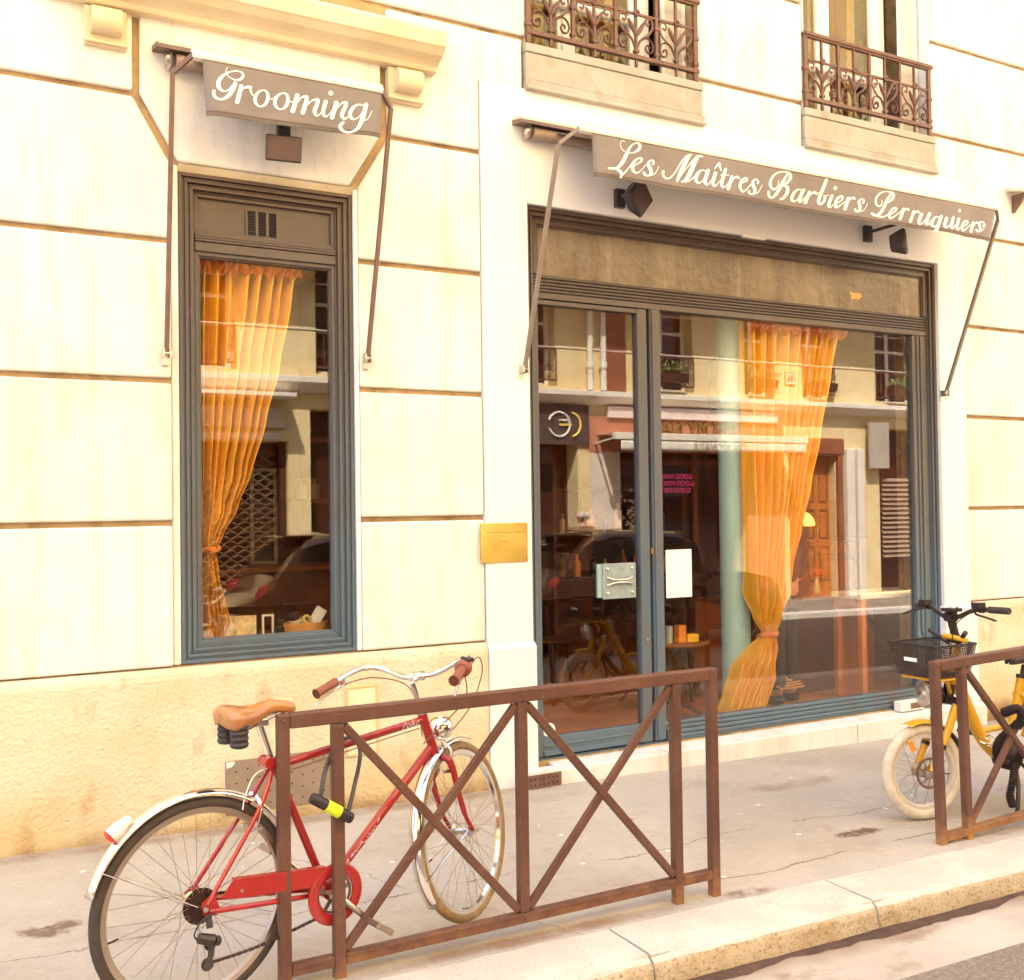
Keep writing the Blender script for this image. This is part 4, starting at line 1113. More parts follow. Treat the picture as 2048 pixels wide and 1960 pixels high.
RZ = lambda a: Matrix.Rotation(R(a), 3, 'Z')
RY = lambda a: Matrix.Rotation(R(a), 3, 'Y')
flood('floodlight', 'square dark floodlight on the wall below the Grooming awning', 566, 256, (0.0, -0.12, -0.03), (568, 297, -0.22), (0.185, 0.13, 0.11), RZ(-8) @ RX(14))
flood('floodlight', 'dark floodlight tilted to a diamond below the left end of the long awning', 1237, 395, (0.08, -0.09, 0.02), (1284, 394, -0.19), (0.19, 0.17, 0.10), RZ(20) @ RX(8) @ RY(40))
flood('floodlight', 'dark floodlight on a bracket arm below the right end of the long awning', 1733, 466, (0.10, -0.18, 0.03), (1812, 482, -0.30), (0.19, 0.15, 0.11), RZ(38) @ RX(-4))
# corner of a second awning hood beyond the shop at the right edge of the picture
c = onY(2040, 385, -0.1)
hb = empty('awning_hood', (c.x + .6, 0, c.z), 'end of a neighbouring awning hood on the wall at the right edge', 'awning hood')
m = MB(); m.prism([(0.0, c.z + 0.06), (-0.13, c.z + 0.02), (-0.13, c.z), (0.0, c.z + 0.03)], c.x - 0.05, c.x + 2.5, 'x'); m.build('flashing', 'flashing', hb)
m = MB(); m.prism([(-0.002, c.z + 0.0), (-0.12, c.z - 0.0), (-0.09, c.z - 0.06), (-0.02, c.z - 0.14), (-0.002, c.z - 0.14)], c.x + 0.03, c.x + 0.05, 'x'); m.build('bracket', 'arm_brown', hb)

# ------------------------------------------------------------------ pavement barriers
def barrier(label):
    br = empty('pavement_barrier', (1.8815, -1.96, gz(1.88)), label, 'barrier', 'brown steel pavement barriers along the kerb')
    y0, y1 = -1.981, -1.939
    P = [0.958, 1.150, 1.882, 2.612, 2.805]
    T0, T1, B0, B1 = 0.862, 0.912, 0.024, 0.064
    for k, x in enumerate(P):
        m = MB()
        zb = B1 if k == 2 else gz(x) - 0.05
        zt = T1 if k in (0, 4) else T0
        m.box(x - 0.021, x + 0.021, y0 + (0 if k in (0, 4) else 0.001), y1 - (0 if k in (0, 4) else 0.001), zb, zt)
        m.build('post', 'barrier_paint', br, bevel=0.006)
    m = MB(); m.box(P[0] + 0.021, P[4] - 0.021, y0 - 0.001, y1 + .001, T0, T1 + 0.001); m.build('top_rail', 'barrier_paint', br, bevel=0.006)
    for a, c in ((0, 1), (1, 3), (3, 4)):
        m = MB(); m.box(P[a] + 0.021, P[c] - 0.021, y0 + .001, y1 - 0.001, B0, B1); m.build('bottom_rail', 'barrier_paint', br, bevel=0.006)
    for a, c in ((1, 2), (2, 3)):
        xa, xc = P[a] + 0.024, P[c] - 0.024
        m = MB(); m.bar((xa, -1.962, T0 - 0.012), (xc, -1.962, B1 + 0.012), 0.03, 0.03, (0, 1, 0)); m.build('diagonal_bar', 'barrier_paint', br, bevel=0.004)
        m = MB(); m.bar((xa, -1.960, B1 + 0.012), (xc, -1.960, T0 - 0.012), 0.03, 0.024, (0, 1, 0)); m.build('diagonal_bar', 'barrier_paint', br, bevel=0.004)
    m = MB()
    for x in P: m.lathe([(0.006, 0), (0.006, .002), (0.003, 0.004), (1e-5, .005)], (x, y0 - .001, T0 + 0.03), (0, -1, 0), 8)
    for x in P[1:4]: m.lathe([(0.006, 0), (0.006, .002), (0.003, 0.004), (1e-5, .005)], (x, y0 - 0.0, B0 + 0.02), (0, -1, 0), 8)
    m.build('rivets', 'barrier_paint', br, True)
    return br
br1 = barrier('brown steel barrier with two crossed bays standing before the red bicycle')
br2 = bpy.data.objects.new('pavement_barrier', None); COL.objects.link(br2)
for k_ in br1.keys(): br2[k_] = br1[k_]
br2['label'] = 'brown steel barrier with crossed bars before the yellow bicycle, slightly leaning'
br2.location = br1.location + Vector((3.275, 0.012, gz(5.16) - gz(1.88)))
br2.rotation_euler = (0, R(-1.7), 0)
for ch in list(br1.children):
    c = inst(ch, ch.name.split('.')[0], br2)
# ------------------------------------------------------------------ rooms behind the glass
FZ = 0.062
b = MB(); b.box(2.62, 8.6, 0.14, 5.2, -0.1, FZ); b.build('shop_floor', 'interior_floor', bld)
b = MB(); b.box(2.62, 8.6, 5.0, 5.1, FZ, 3.6).box(2.62, 2.72, 0.42, 5.0, FZ, 3.6).box(8.5, 8.6, 0.42, 5.0, FZ, 3.6); b.build('shop_room_wall', 'interior_wall', bld)
b = MB(); b.box(2.62, 8.6, 0.42, 5.1, 3.5, 3.6); b.build('shop_ceiling', 'ceiling', bld)
b = MB(); b.box(2.72, 3.03, 0.421, 0.43, FZ, 3.5).box(6.69, 8.5, 0.421, 0.43, FZ, 3.5).box(3.03, 6.69, .421, .43, 3.46, 3.5); b.build('shop_inner_face', 'interior_pale', bld)
b = MB(); b.box(0.2, 2.6, 3.0, 3.1, 0.2, 3.6).box(0.2, 0.3, 0.42, 3.0, 0.2, 3.6).box(2.5, 2.6, 0.42, 3.0, 0.2, 3.6); b.build('back_room_wall', 'interior_wall', bld)
b = MB(); b.box(0.2, 2.6, 0.42, 3.1, 0.1, 0.2).box(0.2, 2.6, 0.42, 3.1, 3.5, 3.6); b.build('back_room_floor', 'interior_floor', bld)
b = MB(); b.box(0.986, 1.929, 0.122, 0.62, 0.86, 0.90); b.build('window_ledge', 'wood_brown', bld, bevel=0.004)
# wall panels and shelves deep in the shop give the dark something to show
for k in range(6):
    x = 2.95 + k * 0.93
    m = MB(); m.box(x, x + 0.8, 4.97, 5.0, 0.3, 2.7); m.build('wall_panel', 'wood_brown' if k % 2 else 'wood_dark', bld, bevel=0.01)

def interp(tab, z):
    """tab: (x, z) sorted from high z to low z"""
    if z >= tab[0][1]: return tab[0][0]
    for (xa, za), (xb, zb) in zip(tab, tab[1:]):
        if zb <= z <= za:
            t = (za - z) / (za - zb) if za > zb else 0
            t2 = t * t * (3 - 2 * t) * 0.5 + t * 0.5
            return xa + (xb - xa) * t2
    return tab[-1][0]
def silk(name, col, col2):
    m = bpy.data.materials.new(name); m.use_nodes = True
    N, L = m.node_tree.nodes, m.node_tree.links
    b = N['Principled BSDF']; b.inputs['Roughness'].default_value = 0.38; b.inputs['Sheen Weight'].default_value = 0.5
    b.inputs['Sheen Tint'].default_value = (1, .8, .4, 1); b.inputs['Specular IOR Level'].default_value = 0.6
    g = N.new('ShaderNodeNewGeometry')
    mp = N.new('ShaderNodeMapping'); mp.inputs['Scale'].default_value = (9, 9, 1.1); L.new(g.outputs['Position'], mp.inputs[0])
    n = N.new('ShaderNodeTexNoise'); n.inputs['Scale'].default_value = 1.6; n.inputs['Detail'].default_value = 4; L.new(mp.outputs[0], n.inputs['Vector'])
    r = N.new('ShaderNodeValToRGB'); r.color_ramp.elements[0].position = 0.35; r.color_ramp.elements[1].position = 0.65
    r.color_ramp.elements[0].color = (*col2, 1); r.color_ramp.elements[1].color = (*col, 1); L.new(n.outputs['Fac'], r.inputs[0]); L.new(r.outputs[0], b.inputs['Base Color'])
    n2 = N.new('ShaderNodeTexNoise'); n2.inputs['Scale'].default_value = 2.2; n2.inputs['Detail'].default_value = 5; n2.inputs['Distortion'].default_value = 1.2; L.new(mp.outputs[0], n2.inputs['Vector'])
    bp = N.new('ShaderNodeBump'); bp.inputs['Strength'].default_value = 0.45; bp.inputs['Distance'].default_value = 0.02; L.new(n2.outputs['Fac'], bp.inputs['Height']); L.new(bp.outputs[0], b.inputs['Normal'])
    tr = N.new('ShaderNodeBsdfTranslucent'); tr.inputs[0].default_value = (*col, 1)
    mx = N.new('ShaderNodeMixShader'); mx.inputs[0].default_value = 0.15
    L.new(b.outputs[0], mx.inputs[1]); L.new(tr.outputs[0], mx.inputs[2]); L.new(mx.outputs[0], N['Material Output'].inputs[0])
    MAT[name] = m
silk('gold_silk', (0.98, 0.60, 0.03), (0.93, 0.46, 0.018))
silk('orange_silk', (0.86, 0.28, 0.03), (0.66, 0.16, 0.015))
def curtain(label, Lp, Rp, Yc, nple, tie_px, seed):
    k = 1.0449
    Lt = [(lambda p: (p.x, p.z))(onY(x * k, y * k, Yc)) for x, y in Lp]
    Rt = [(lambda p: (p.x, p.z))(onY(x * k, y * k, Yc)) for x, y in Rp]
    zt = min(Lt[0][1], Rt[0][1]) + 0.02; zb = max(Lt[-1][1], Rt[-1][1]) - 0.0
    tie = onY(tie_px[0] * k, tie_px[1] * k, Yc)
    cu = empty('curtain', (tie.x, Yc, zb), label, 'curtain', 'golden curtains tied back behind the shop windows')
    rr = random.Random(seed)
    ph = [rr.uniform(0, 6.28) for _ in range(10)]
    W0 = Rt[0][0] - Lt[0][0]
    def fn(u, v):
        z = zt + (zb - zt) * v
        a, c = interp(Lt, z), interp(Rt, z)
        w = c - a
        ut = u + 0.012 * math.sin(9 * u + 7 * v + ph[0]) + 0.010 * math.sin(23 * u + 3 * v + ph[1])
        x = a + w * ut
        near = math.exp(-((z - tie.z) / 0.16) ** 2)
        A = 0.018 + 0.17 * w * (1 - 0.55 * near)
        A = min(A, 0.075)
        y = Yc + A * math.sin(2 * PI * nple * (u + 0.035 * math.sin(5 * u + ph[2])) + 1.1 * math.sin(3 * v + ph[3])) * (1 - 0.35 * math.sin(4.3 * u + ph[4]) ** 2)
        y += 0.010 * math.sin(31 * u + 14 * v + ph[5]) * (0.3 + near)
        # bulge of gathered cloth above and below the tie
        bul = math.exp(-((z - tie.z - 0.22) / 0.16) ** 2) + 0.8 * math.exp(-((z - tie.z + 0.18) / 0.14) ** 2)
        y -= 0.045 * bul * math.sin(PI * u)
        y += 0.026 * bul * math.sin(21 * u + 22 * v + ph[6]) + 0.016 * bul * math.sin(40 * v - 9 * u + ph[7])
        if near > 0.2: y -= 0.02 * near
        return (x, max(y, 0.115), z)
    drape = MB().grid(fn, 190, 130).build('drape', 'gold_silk', cu, True, ang=180)
    # gathered heading
    def hd(u, v):
        a, c = Lt[0][0] - 0.015, Rt[0][0] + 0.03
        x = a + (c - a) * u
        z = zt + 0.02 - 0.13 * v + 0.014 * math.sin(57 * u + ph[8]) * (v > 0.5)
        y = Yc - 0.05 - 0.03 * math.sin(PI * v) + 0.022 * math.sin(75 * u + 3 * math.sin(11 * u + 5 * v)) * (0.4 + math.sin(PI * v)) + 0.012 * math.sin(131 * u + 9 * v)
        return (x, max(y, 0.108), z)
    MB().grid(hd, 220, 12).build('heading', 'orange_silk', cu, True, ang=180)
    m = MB(); m.tube([(Lt[0][0] - 0.05, Yc, zt + 0.01), (Rt[0][0] + 0.06, Yc, zt + 0.01)], 0.012, 8); m.build('rod', 'wood_dark', cu, True)
    w = interp(Rt, tie.z) - interp(Lt, tie.z)
    ring = [(tie.x + (w / 2 + 0.012) * math.cos(t), Yc - 0.012 + 0.055 * math.sin(t), tie.z + 0.012 * math.sin(2 * t) + 0.012 * math.cos(t)) for t in [2 * PI * j / 24 for j in range(24)]]
    m = MB(); m.tube(ring, [0.016 + 0.005 * math.sin(5 * j) for j in range(24)], 8, closed=True); m.build('tie_band', 'orange_silk', cu, True)
    return cu
curtain('long golden curtain knotted near the floor behind the big pane',
    [(1420, 606), (1423, 700), (1427, 850), (1433, 1000), (1434, 1090), (1434, 1140), (1440, 1185), (1455, 1212), (1432, 1240), (1408, 1285), (1392, 1330), (1380, 1366)],
    [(1604, 628), (1588, 720), (1566, 830), (1545, 930), (1528, 1010), (1512, 1080), (1500, 1140), (1488, 1185), (1478, 1213), (1484, 1245), (1482, 1290), (1466, 1340), (1455, 1364)],
    0.24, 10, (1467, 1213), 3)
curtain('golden curtain tied back at left behind the narrow window',
    [(376, 490), (378, 700), (380, 900), (383, 1000), (384, 1030), (388, 1052), (385, 1090), (384, 1150), (384, 1222)],
    [(563, 505), (552, 580), (530, 700), (505, 810), (480, 905), (452, 975), (425, 1025), (410, 1055), (418, 1092), (432, 1150), (441, 1190), (428, 1222)],
    0.22, 8, (399, 1052), 9)

# pale blue cast-iron column
mat('column_blue', (0.46, 0.80, 0.92), 0.4, var=0.08, scale=2)
col = empty('iron_column', (5.0, 0.45, FZ), 'pale turquoise round column beside the long curtain inside the shop', 'column')
m = MB(); m.lathe([(0.107, 0), (0.107, 3.2)], (5.0, 0.45, FZ), (0, 0, 1), 28); m.build('shaft', 'column_blue', col, True)
m = MB(); m.lathe([(0.107, 0), (0.135, 0.04), (0.14, 0.09), (0.165, 0.12), (0.165, 0.16)], (5.0, 0.45, FZ + 3.0), (0, 0, 1), 28); m.build('capital', 'column_blue', col, True)
m = MB(); m.lathe([(0.15, 0), (0.15, 0.05), (0.12, 0.09), (0.108, 0.12)], (5.0, 0.45, FZ), (0, 0, 1), 28); m.build('base', 'column_blue', col, True)

# bistro table with things on it
def cyl_table(loc, r, h, label):
    t = empty('round_table', loc, label, 'table'); x, y, z = loc
    m = MB(); m.lathe([(r - 0.01, h - 0.03), (r, h - 0.02), (r, h - 0.006), (r - 0.008, h), (1e-5, h)], loc, (0, 0, 1), 36); m.build('table_top', 'wood_brown', t, True)
    m = MB(); m.lathe([(0.03, 0.04), (0.024, 0.1), (0.022, h - 0.1), (0.05, h - 0.03)], loc, (0, 0, 1), 16); m.build('column', 'wood_dark', t, True)
    for k in range(4):
        a = PI / 4 + k * PI / 2
        m = MB(); m.tube(spline([(x + 0.02 * math.cos(a), y + 0.02 * math.sin(a), z + 0.10), (x + 0.12 * math.cos(a), y + 0.12 * math.sin(a), z + 0.06), (x + 0.2 * math.cos(a), y + .2 * math.sin(a), z + 0.012)], 4), 0.016, 7)
        m.build('foot', 'wood_dark', t, True)
    return t
cyl_table((4.62, 0.70, FZ), 0.27, 0.56, 'small round wooden table with yellow and orange boxes behind the big pane')
TZ = FZ + 0.56
mat('box_yellow', (0.86, 0.55, 0.04), 0.5); mat('box_orange', (0.80, 0.27, 0.03), 0.5); mat('tumbler', (0.45, 0.52, 0.5), 0.15)
m = MB(); m.box(4.60, 4.70, 0.50, 0.57, TZ, TZ + 0.055); tag(m.build('candle_box', 'box_yellow', bevel=0.004), 'low yellow box on the small round table inside', 'box')
m = MB(); m.box(4.52, 4.585, 0.50, 0.56, TZ, TZ + 0.125); tag(m.build('candle_box', 'box_orange', bevel=0.004), 'upright orange box on the small round table inside', 'box')
m = MB(); m.lathe([(0.028, 0), (0.034, 0.12), (0.031, 0.12), (0.026, 0.008)], (4.47, 0.56, TZ), (0, 0, 1), 16); tag(m.build('tumbler', 'tumbler', smooth=True), 'grey drinking tumbler beside the orange box inside', 'tumbler')
def chair(loc, rz, label):
    c = empty('cafe_chair', loc, label, 'chair', 'cafe chairs inside the shop')
    c.rotation_euler = (0, 0, rz)
    for o_ in [c]: ORG[c.name] = Vector((0, 0, 0))
    m = MB(); m.lathe([(0.19, 0.43), (0.2, 0.44), (0.2, 0.455), (0.17, 0.46), (1e-5, 0.452)], (0, 0, 0), (0, 0, 1), 24); m.build('seat', 'wood_dark', c, True)
    for a in (45, 135, 225, 315):
        t = R(a); m = MB(); m.tube([(0.15 * math.cos(t), 0.15 * math.sin(t), 0.44), (0.21 * math.cos(t), 0.21 * math.sin(t), 0)], 0.013, 7); m.build('leg', 'wood_dark', c, True)
    m = MB(); m.tube(spline([(-0.17, 0.10, 0.44), (-0.19, 0.14, 0.62), (-0.21, 0.13, 0.82), (-0.22, 0, 0.90), (-0.21, -0.13, 0.82), (-0.19, -0.14, 0.62), (-0.17, -0.10, 0.44)], 5), 0.014, 7); m.build('back_hoop', 'wood_dark', c, True)
    m = MB(); m.tube(spline([(-0.18, 0.05, 0.45), (-0.2, 0.06, 0.62), (-0.212, 0, 0.74), (-0.2, -0.06, 0.62), (-0.18, -0.05, 0.45)], 5), 0.010, 7); m.build('inner_hoop', 'wood_dark', c, True)
    return c
chair((4.30, 2.0, FZ), R(-60), 'dark bentwood chair seen through the door glass left of the round table')
chair((5.0, 1.25, FZ), R(-120), 'dark bentwood chair behind the round table beside the turquoise column')

# counter of dark panel and orange-brown wood
ct = empty('reception_counter', (6.3, 0.95, FZ), 'low reception counter with dark front panel and orange wood ends inside the shop', 'counter')
mat('wood_orange', (0.52, 0.17, 0.035), 0.45, var=0.25, scale=5, streak=True)
m = MB(); m.box(5.72, 6.42, 0.86, 1.3, FZ, 0.82); m.build('front_panel', mat('panel_dark', (0.085, 0.028, 0.014), 0.5), ct, bevel=0.004)
m = MB(); m.box(6.421, 6.80, 0.80, 1.3, FZ, 0.82); m.build('end_panel', 'wood_orange', ct, bevel=0.004)
m = MB(); m.box(5.30, 5.719, 0.90, 1.3, FZ, 0.82); m.build('end_panel', 'wood_orange', ct, bevel=0.004)
m = MB(); m.box(5.28, 6.82, 0.79, 1.32, 0.822, 0.855); m.build('counter_top', 'wood_brown', ct, bevel=0.004)
wt = empty('white_table', (6.62, 0.42, FZ), 'white topped table on wooden legs at the right end of the big pane', 'table')
m = MB(); m.box(6.12, 7.0, 0.30, 0.62, 0.86, 0.905); m.build('table_top', 'white_paint', wt, bevel=0.004)
for x, y in ((6.16, 0.33), (6.16, 0.58), (6.95, 0.46), (6.95, 0.58)):
    m = MB(); m.box(x - 0.025, x + 0.025, y - 0.022, y + 0.022, FZ, 0.86); m.build('leg', 'wood_orange', wt, bevel=0.003)
m = MB(); m.bar((6.35, 0.56, 0.84), (6.85, 0.56, 0.2), 0.02, 0.04); m.build('brace', 'wood_dark', wt)
# slatted footrest
fr = empty('slatted_footrest', (5.62, 0.62, FZ), 'slatted wooden footrest on the floor right of the long curtain', 'footrest')
for k in range(9):
    m = MB(); m.obox((5.60 + 0.004 * k, 0.52 + 0.027 * k, 0.20 + 0.014 * k), (0.26, 0.014, 0.012)); m.build('slat', mat('slat_tan', (0.45, 0.24, 0.10), 0.5), fr)
for x in (5.50, 5.71):
    m = MB(); m.bar((x, 0.52, 0.19), (x + 0.03, 0.76, 0.31), 0.02, 0.02); m.bar((x, 0.54, FZ), (x, 0.54, 0.2), 0.02, 0.02); m.bar((x + .02, 0.72, FZ), (x + .02, 0.72, 0.3), 0.02, 0.02); m.build('frame', 'wood_dark', fr)
# cabinet with lamp and bottles
cb = empty('wooden_cabinet', (6.95, 1.85, FZ), 'panelled wooden cabinet carrying a glowing lamp deep in the shop', 'cabinet')
m = MB(); m.box(6.35, 7.55, 1.62, 2.05, FZ, 1.24); m.build('carcass', 'wood_orange', cb, bevel=0.006)
m = MB(); m.box(6.31, 7.59, 1.58, 2.08, 1.24, 1.275); m.build('top', 'wood_brown', cb, bevel=0.006)
for x in (6.40, 6.98):
    m = MB(); rframe(m, x, x + 0.52, 0.2, 1.15, 0.07, 1.595, 1.62); d_ = m.build('door', 'wood_brown', cb, bevel=0.006)
    m = MB(); m.sphere((x + 0.44, 1.585, 0.7), 0.014); m.build('knob', 'brass', d_, True)
tl = empty('mushroom_lamp', (6.86, 1.75, 1.275), 'mushroom table lamp with a glowing amber shade on the cabinet inside', 'lamp')
m = MB(); m.lathe([(0.07, 0), (0.065, 0.015), (0.02, 0.03), (0.018, 0.17)], (6.86, 1.75, 1.275), (0, 0, 1), 20); m.build('stand', 'brass', tl, True)
m = MB(); m.lathe([(0.16, 0.13), (0.165, 0.15), (0.15, 0.20), (0.11, 0.245), (0.05, 0.27), (1e-5, 0.275)], (6.86, 1.75, 1.275), (0, 0, 1), 24); m.build('shade', mat('amber_shade', (0.9, 0.45, 0.1), 0.4, emit=(1.0, 0.42, 0.07), estr=0.9), tl, True)
def bottle(loc, h, r, m_, label, group):
    o = MB().lathe([(r * .9, 0), (r, 0.005), (r, h * 0.6), (r * 0.8, h * 0.7), (r * 0.35, h * 0.78), (r * 0.35, h * 0.95), (r * 0.45, h * 0.96), (r * 0.45, h), (1e-5, h)], loc, (0, 0, 1), 12).build('bottle', m_, smooth=True)
    return tag(o, label, 'bottle', group)
mat('bottle_amber', (0.16, 0.05, 0.015), 0.15); mat('bottle_pale', (0.62, 0.5, 0.36), 0.3); mat('bottle_black', (0.03, 0.02, 0.02), 0.2)
bottle((6.42, 1.72, 1.275), 0.20, 0.035, 'bottle_amber', 'amber bottle at the left end of the lamp cabinet inside', 'bottles on the cabinet')
bottle((6.54, 1.70, 1.275), 0.16, 0.03, 'bottle_pale', 'pale bottle between the amber bottle and the lamp inside', 'bottles on the cabinet')
bottle((7.12, 1.72, 1.275), 0.18, 0.03, 'bottle_black', 'black bottle right of the lamp on the cabinet inside', 'bottles on the cabinet')
vz = empty('flower_vase', (6.30, 0.95, 0.855), 'small glass vase with a red flower on the counter inside', 'vase')
m = MB(); m.lathe([(0.03, 0), (0.04, 0.04), (0.018, 0.1), (0.022, 0.13)], (6.30, 0.95, 0.855), (0, 0, 1), 14); m.build('vase', 'tumbler', vz, True)
m = MB()
for k in range(9):
    a = k * 0.7; m.sphere((6.30 + 0.03 * math.cos(a), 0.95 + 0.03 * math.sin(a), 1.02 + 0.012 * (k % 3)), 0.022, 8)
m.build('flower', mat('red_petal', (0.6, 0.03, 0.02), 0.5), vz, True)
m = MB(); m.tube([(6.30, 0.95, 0.95), (6.30, 0.95, 1.02)], 0.004, 6); m.build('stalk', mat('stalk', (0.1, 0.2, 0.05), .6), vz)
# shelf of bottles behind the door glass
sh = empty('bottle_shelf', (5.3, 2.2, FZ), 'dark open shelf of bottles in the depth behind the shop door', 'shelf')
for z in (0.55, 0.95, 1.35, 1.75):
    m = MB(); m.box(4.6, 6.0, 2.35, 2.65, z, z + 0.03); m.build('board', 'wood_dark', sh, bevel=0.003)
for x in (4.58, 6.0):
    m = MB(); m.box(x, x + 0.03, 2.35, 2.65, FZ, 2.0); m.build('upright', 'wood_dark', sh)
mm = ['bottle_amber', 'bottle_pale', 'bottle_black', 'box_orange']
rr = random.Random(11)
for j, z in enumerate((0.98, 1.38)):
    for k in range(8):
        bottle((4.72 + k * 0.16, 2.45 + rr.uniform(-.04, .04), z), rr.uniform(0.14, 0.26), rr.uniform(0.025, 0.04), mm[(k * 3 + j) % 4], ('amber', 'pale', 'black', 'orange')[(k * 3 + j) % 4] + ' bottle, ' + ('first', 'second', 'third', 'fourth', 'fifth', 'sixth', 'seventh', 'eighth')[k] + ' from the left on the ' + ('upper' if j else 'lower') + ' row of the dark shelf', ('bottles on upper row' if j else 'bottles on lower row') + ' of the dark shelf')

# ---- narrow window: sideboard, mirror, shelf and the display on the ledge
sb = empty('sideboard', (2.05, 2.0, 0.2), 'brown sideboard in the room behind the narrow window', 'sideboard')
m = MB(); m.box(1.45, 2.48, 1.75, 2.25, 0.2, 1.18); m.build('carcass', 'wood_brown', sb, bevel=0.005)
m = MB(); m.box(1.42, 2.49, 1.72, 2.28, 1.18, 1.215); m.build('top', 'wood_orange', sb, bevel=0.005)
for x in (1.5, 1.98):
    m = MB(); m.box(x, x + 0.44, 1.735, 1.75, 0.3, 1.1); d_ = m.build('door', 'wood_brown', sb, bevel=0.005)
    m = MB(); m.sphere((x + (0.38 if x < 1.9 else 0.06), 1.72, 0.8), 0.014); m.build('knob', 'dark_metal', d_, True)
mi = empty('tall_mirror', (1.96, 2.2, 1.215), 'tall pale framed mirror standing on the sideboard behind the narrow window', 'mirror')
m = MB(); rframe(m, 1.86, 2.06, 1.216, 1.93, 0.025, 2.10, 2.13); m.build('frame', 'white_paint', mi, bevel=0.004)
m = MB(); m.box(1.88, 2.04, 2.112, 2.12, 1.23, 1.91); m.build('mirror_glass', mat('mirror', (0.62, 0.66, 0.55), 0.1, 0.8), mi)
ws = empty('wall_shelf', (2.42, 1.6, 1.62), 'small wall shelf with two pale bottles behind the narrow window', 'shelf')
m = MB(); m.box(1.98, 2.48, 1.45, 1.62, 1.66, 1.69); m.build('board', 'wood_brown', ws)
bottle((2.07, 1.52, 1.69), 0.14, 0.035, 'bottle_pale', 'left pale bottle of the pair on the small wall shelf', 'pair of bottles on the wall shelf')
bottle((2.16, 1.52, 1.69), 0.14, 0.035, 'bottle_pale', 'right pale bottle of the pair on the small wall shelf', 'pair of bottles on the wall shelf')
bk = empty('wooden_box', (1.72, 0.3, 0.90), 'oval light wood box holding jars at the right of the window ledge', 'box')
m = MB(); m.lathe([(0.125, 0), (0.13, 0.075), (0.122, 0.075), (0.117, 0.008), (1e-5, 0.008)], (0, 0, 0), (0, 0, 1), 28)
m.xf(lambda p: (1.71 + p.x, 0.27 + p.y * 0.7, 0.902 + p.z)); m.build('side', mat('light_wood', (0.66, 0.34, 0.10), 0.5, var=0.15, scale=14), bk, True)
jr = empty('cream_jar', (1.655, 0.24, 0.93), 'round jar with a black band leaning in the light wood box', 'jar')
m = MB(); m.lathe([(0.032, 0), (0.036, 0.01), (0.036, 0.05), (0.03, 0.055)], (1.655, 0.24, 0.95), (-0.3, -0.2, 1), 16); m.build('pot', mat('jar_cream', (0.55, 0.46, 0.30), 0.3), jr, True)
m = MB(); m.lathe([(0.034, 0.056), (0.034, 0.085), (1e-5, 0.086)], (1.655, 0.24, 0.95), (-0.3, -0.2, 1), 16); m.build('lid', 'black_plastic', jr, True)
m = MB(); m.obox((1.77, 0.24, 1.0), (0.06, 0.03, 0.12), RY(32)); tag(m.build('soap_box', 'paper', bevel=0.002), 'white carton standing tilted in the light wood box', 'carton')
m = MB(); m.lathe([(0.02, 0), (0.033, 0), (0.033, 0.02), (0.02, 0.02)], (1.70, 0.22, 0.985), (0.4, -0.8, 0.5), 16, close=True); tag(m.build('tape_roll', mat('tape', (0.6, 0.5, 0.2), .5), smooth=True), 'yellowish roll between jar and white carton', 'roll')
for x0, rz_, lab in ((1.27, 20, 'left folded leaflet standing on the window ledge'), (1.38, -14, 'right folded leaflet standing on the window ledge')):
    m = MB(); mx_ = RZ(rz_)
    m.obox((x0, 0.30, 0.965), (0.12, 0.004, 0.13), mx_ @ RX(-16)); m.obox((x0, 0.335, 0.965), (0.12, 0.004, 0.13), mx_ @ RX(16))
    tag(m.build('leaflet', mat('leaflet', (0.66, 0.55, 0.36), 0.7, var=0.3, scale=30)), lab, 'leaflet')
m = MB(); rframe(m, 1.47, 1.535, 0.902, 1.03, 0.01, 0.28, 0.295); tag(m.build('picture_frame', 'white_paint'), 'tiny empty frame standing on the window ledge', 'frame')
m = MB(); m.box(1.54, 1.60, 0.25, 0.31, 0.902, 0.96).box(1.55, 1.59, 0.26, 0.30, 0.96, 1.0); tag(m.build('dark_carton', 'bottle_black', bevel=0.003), 'dark little carton between frame and wood box', 'carton')
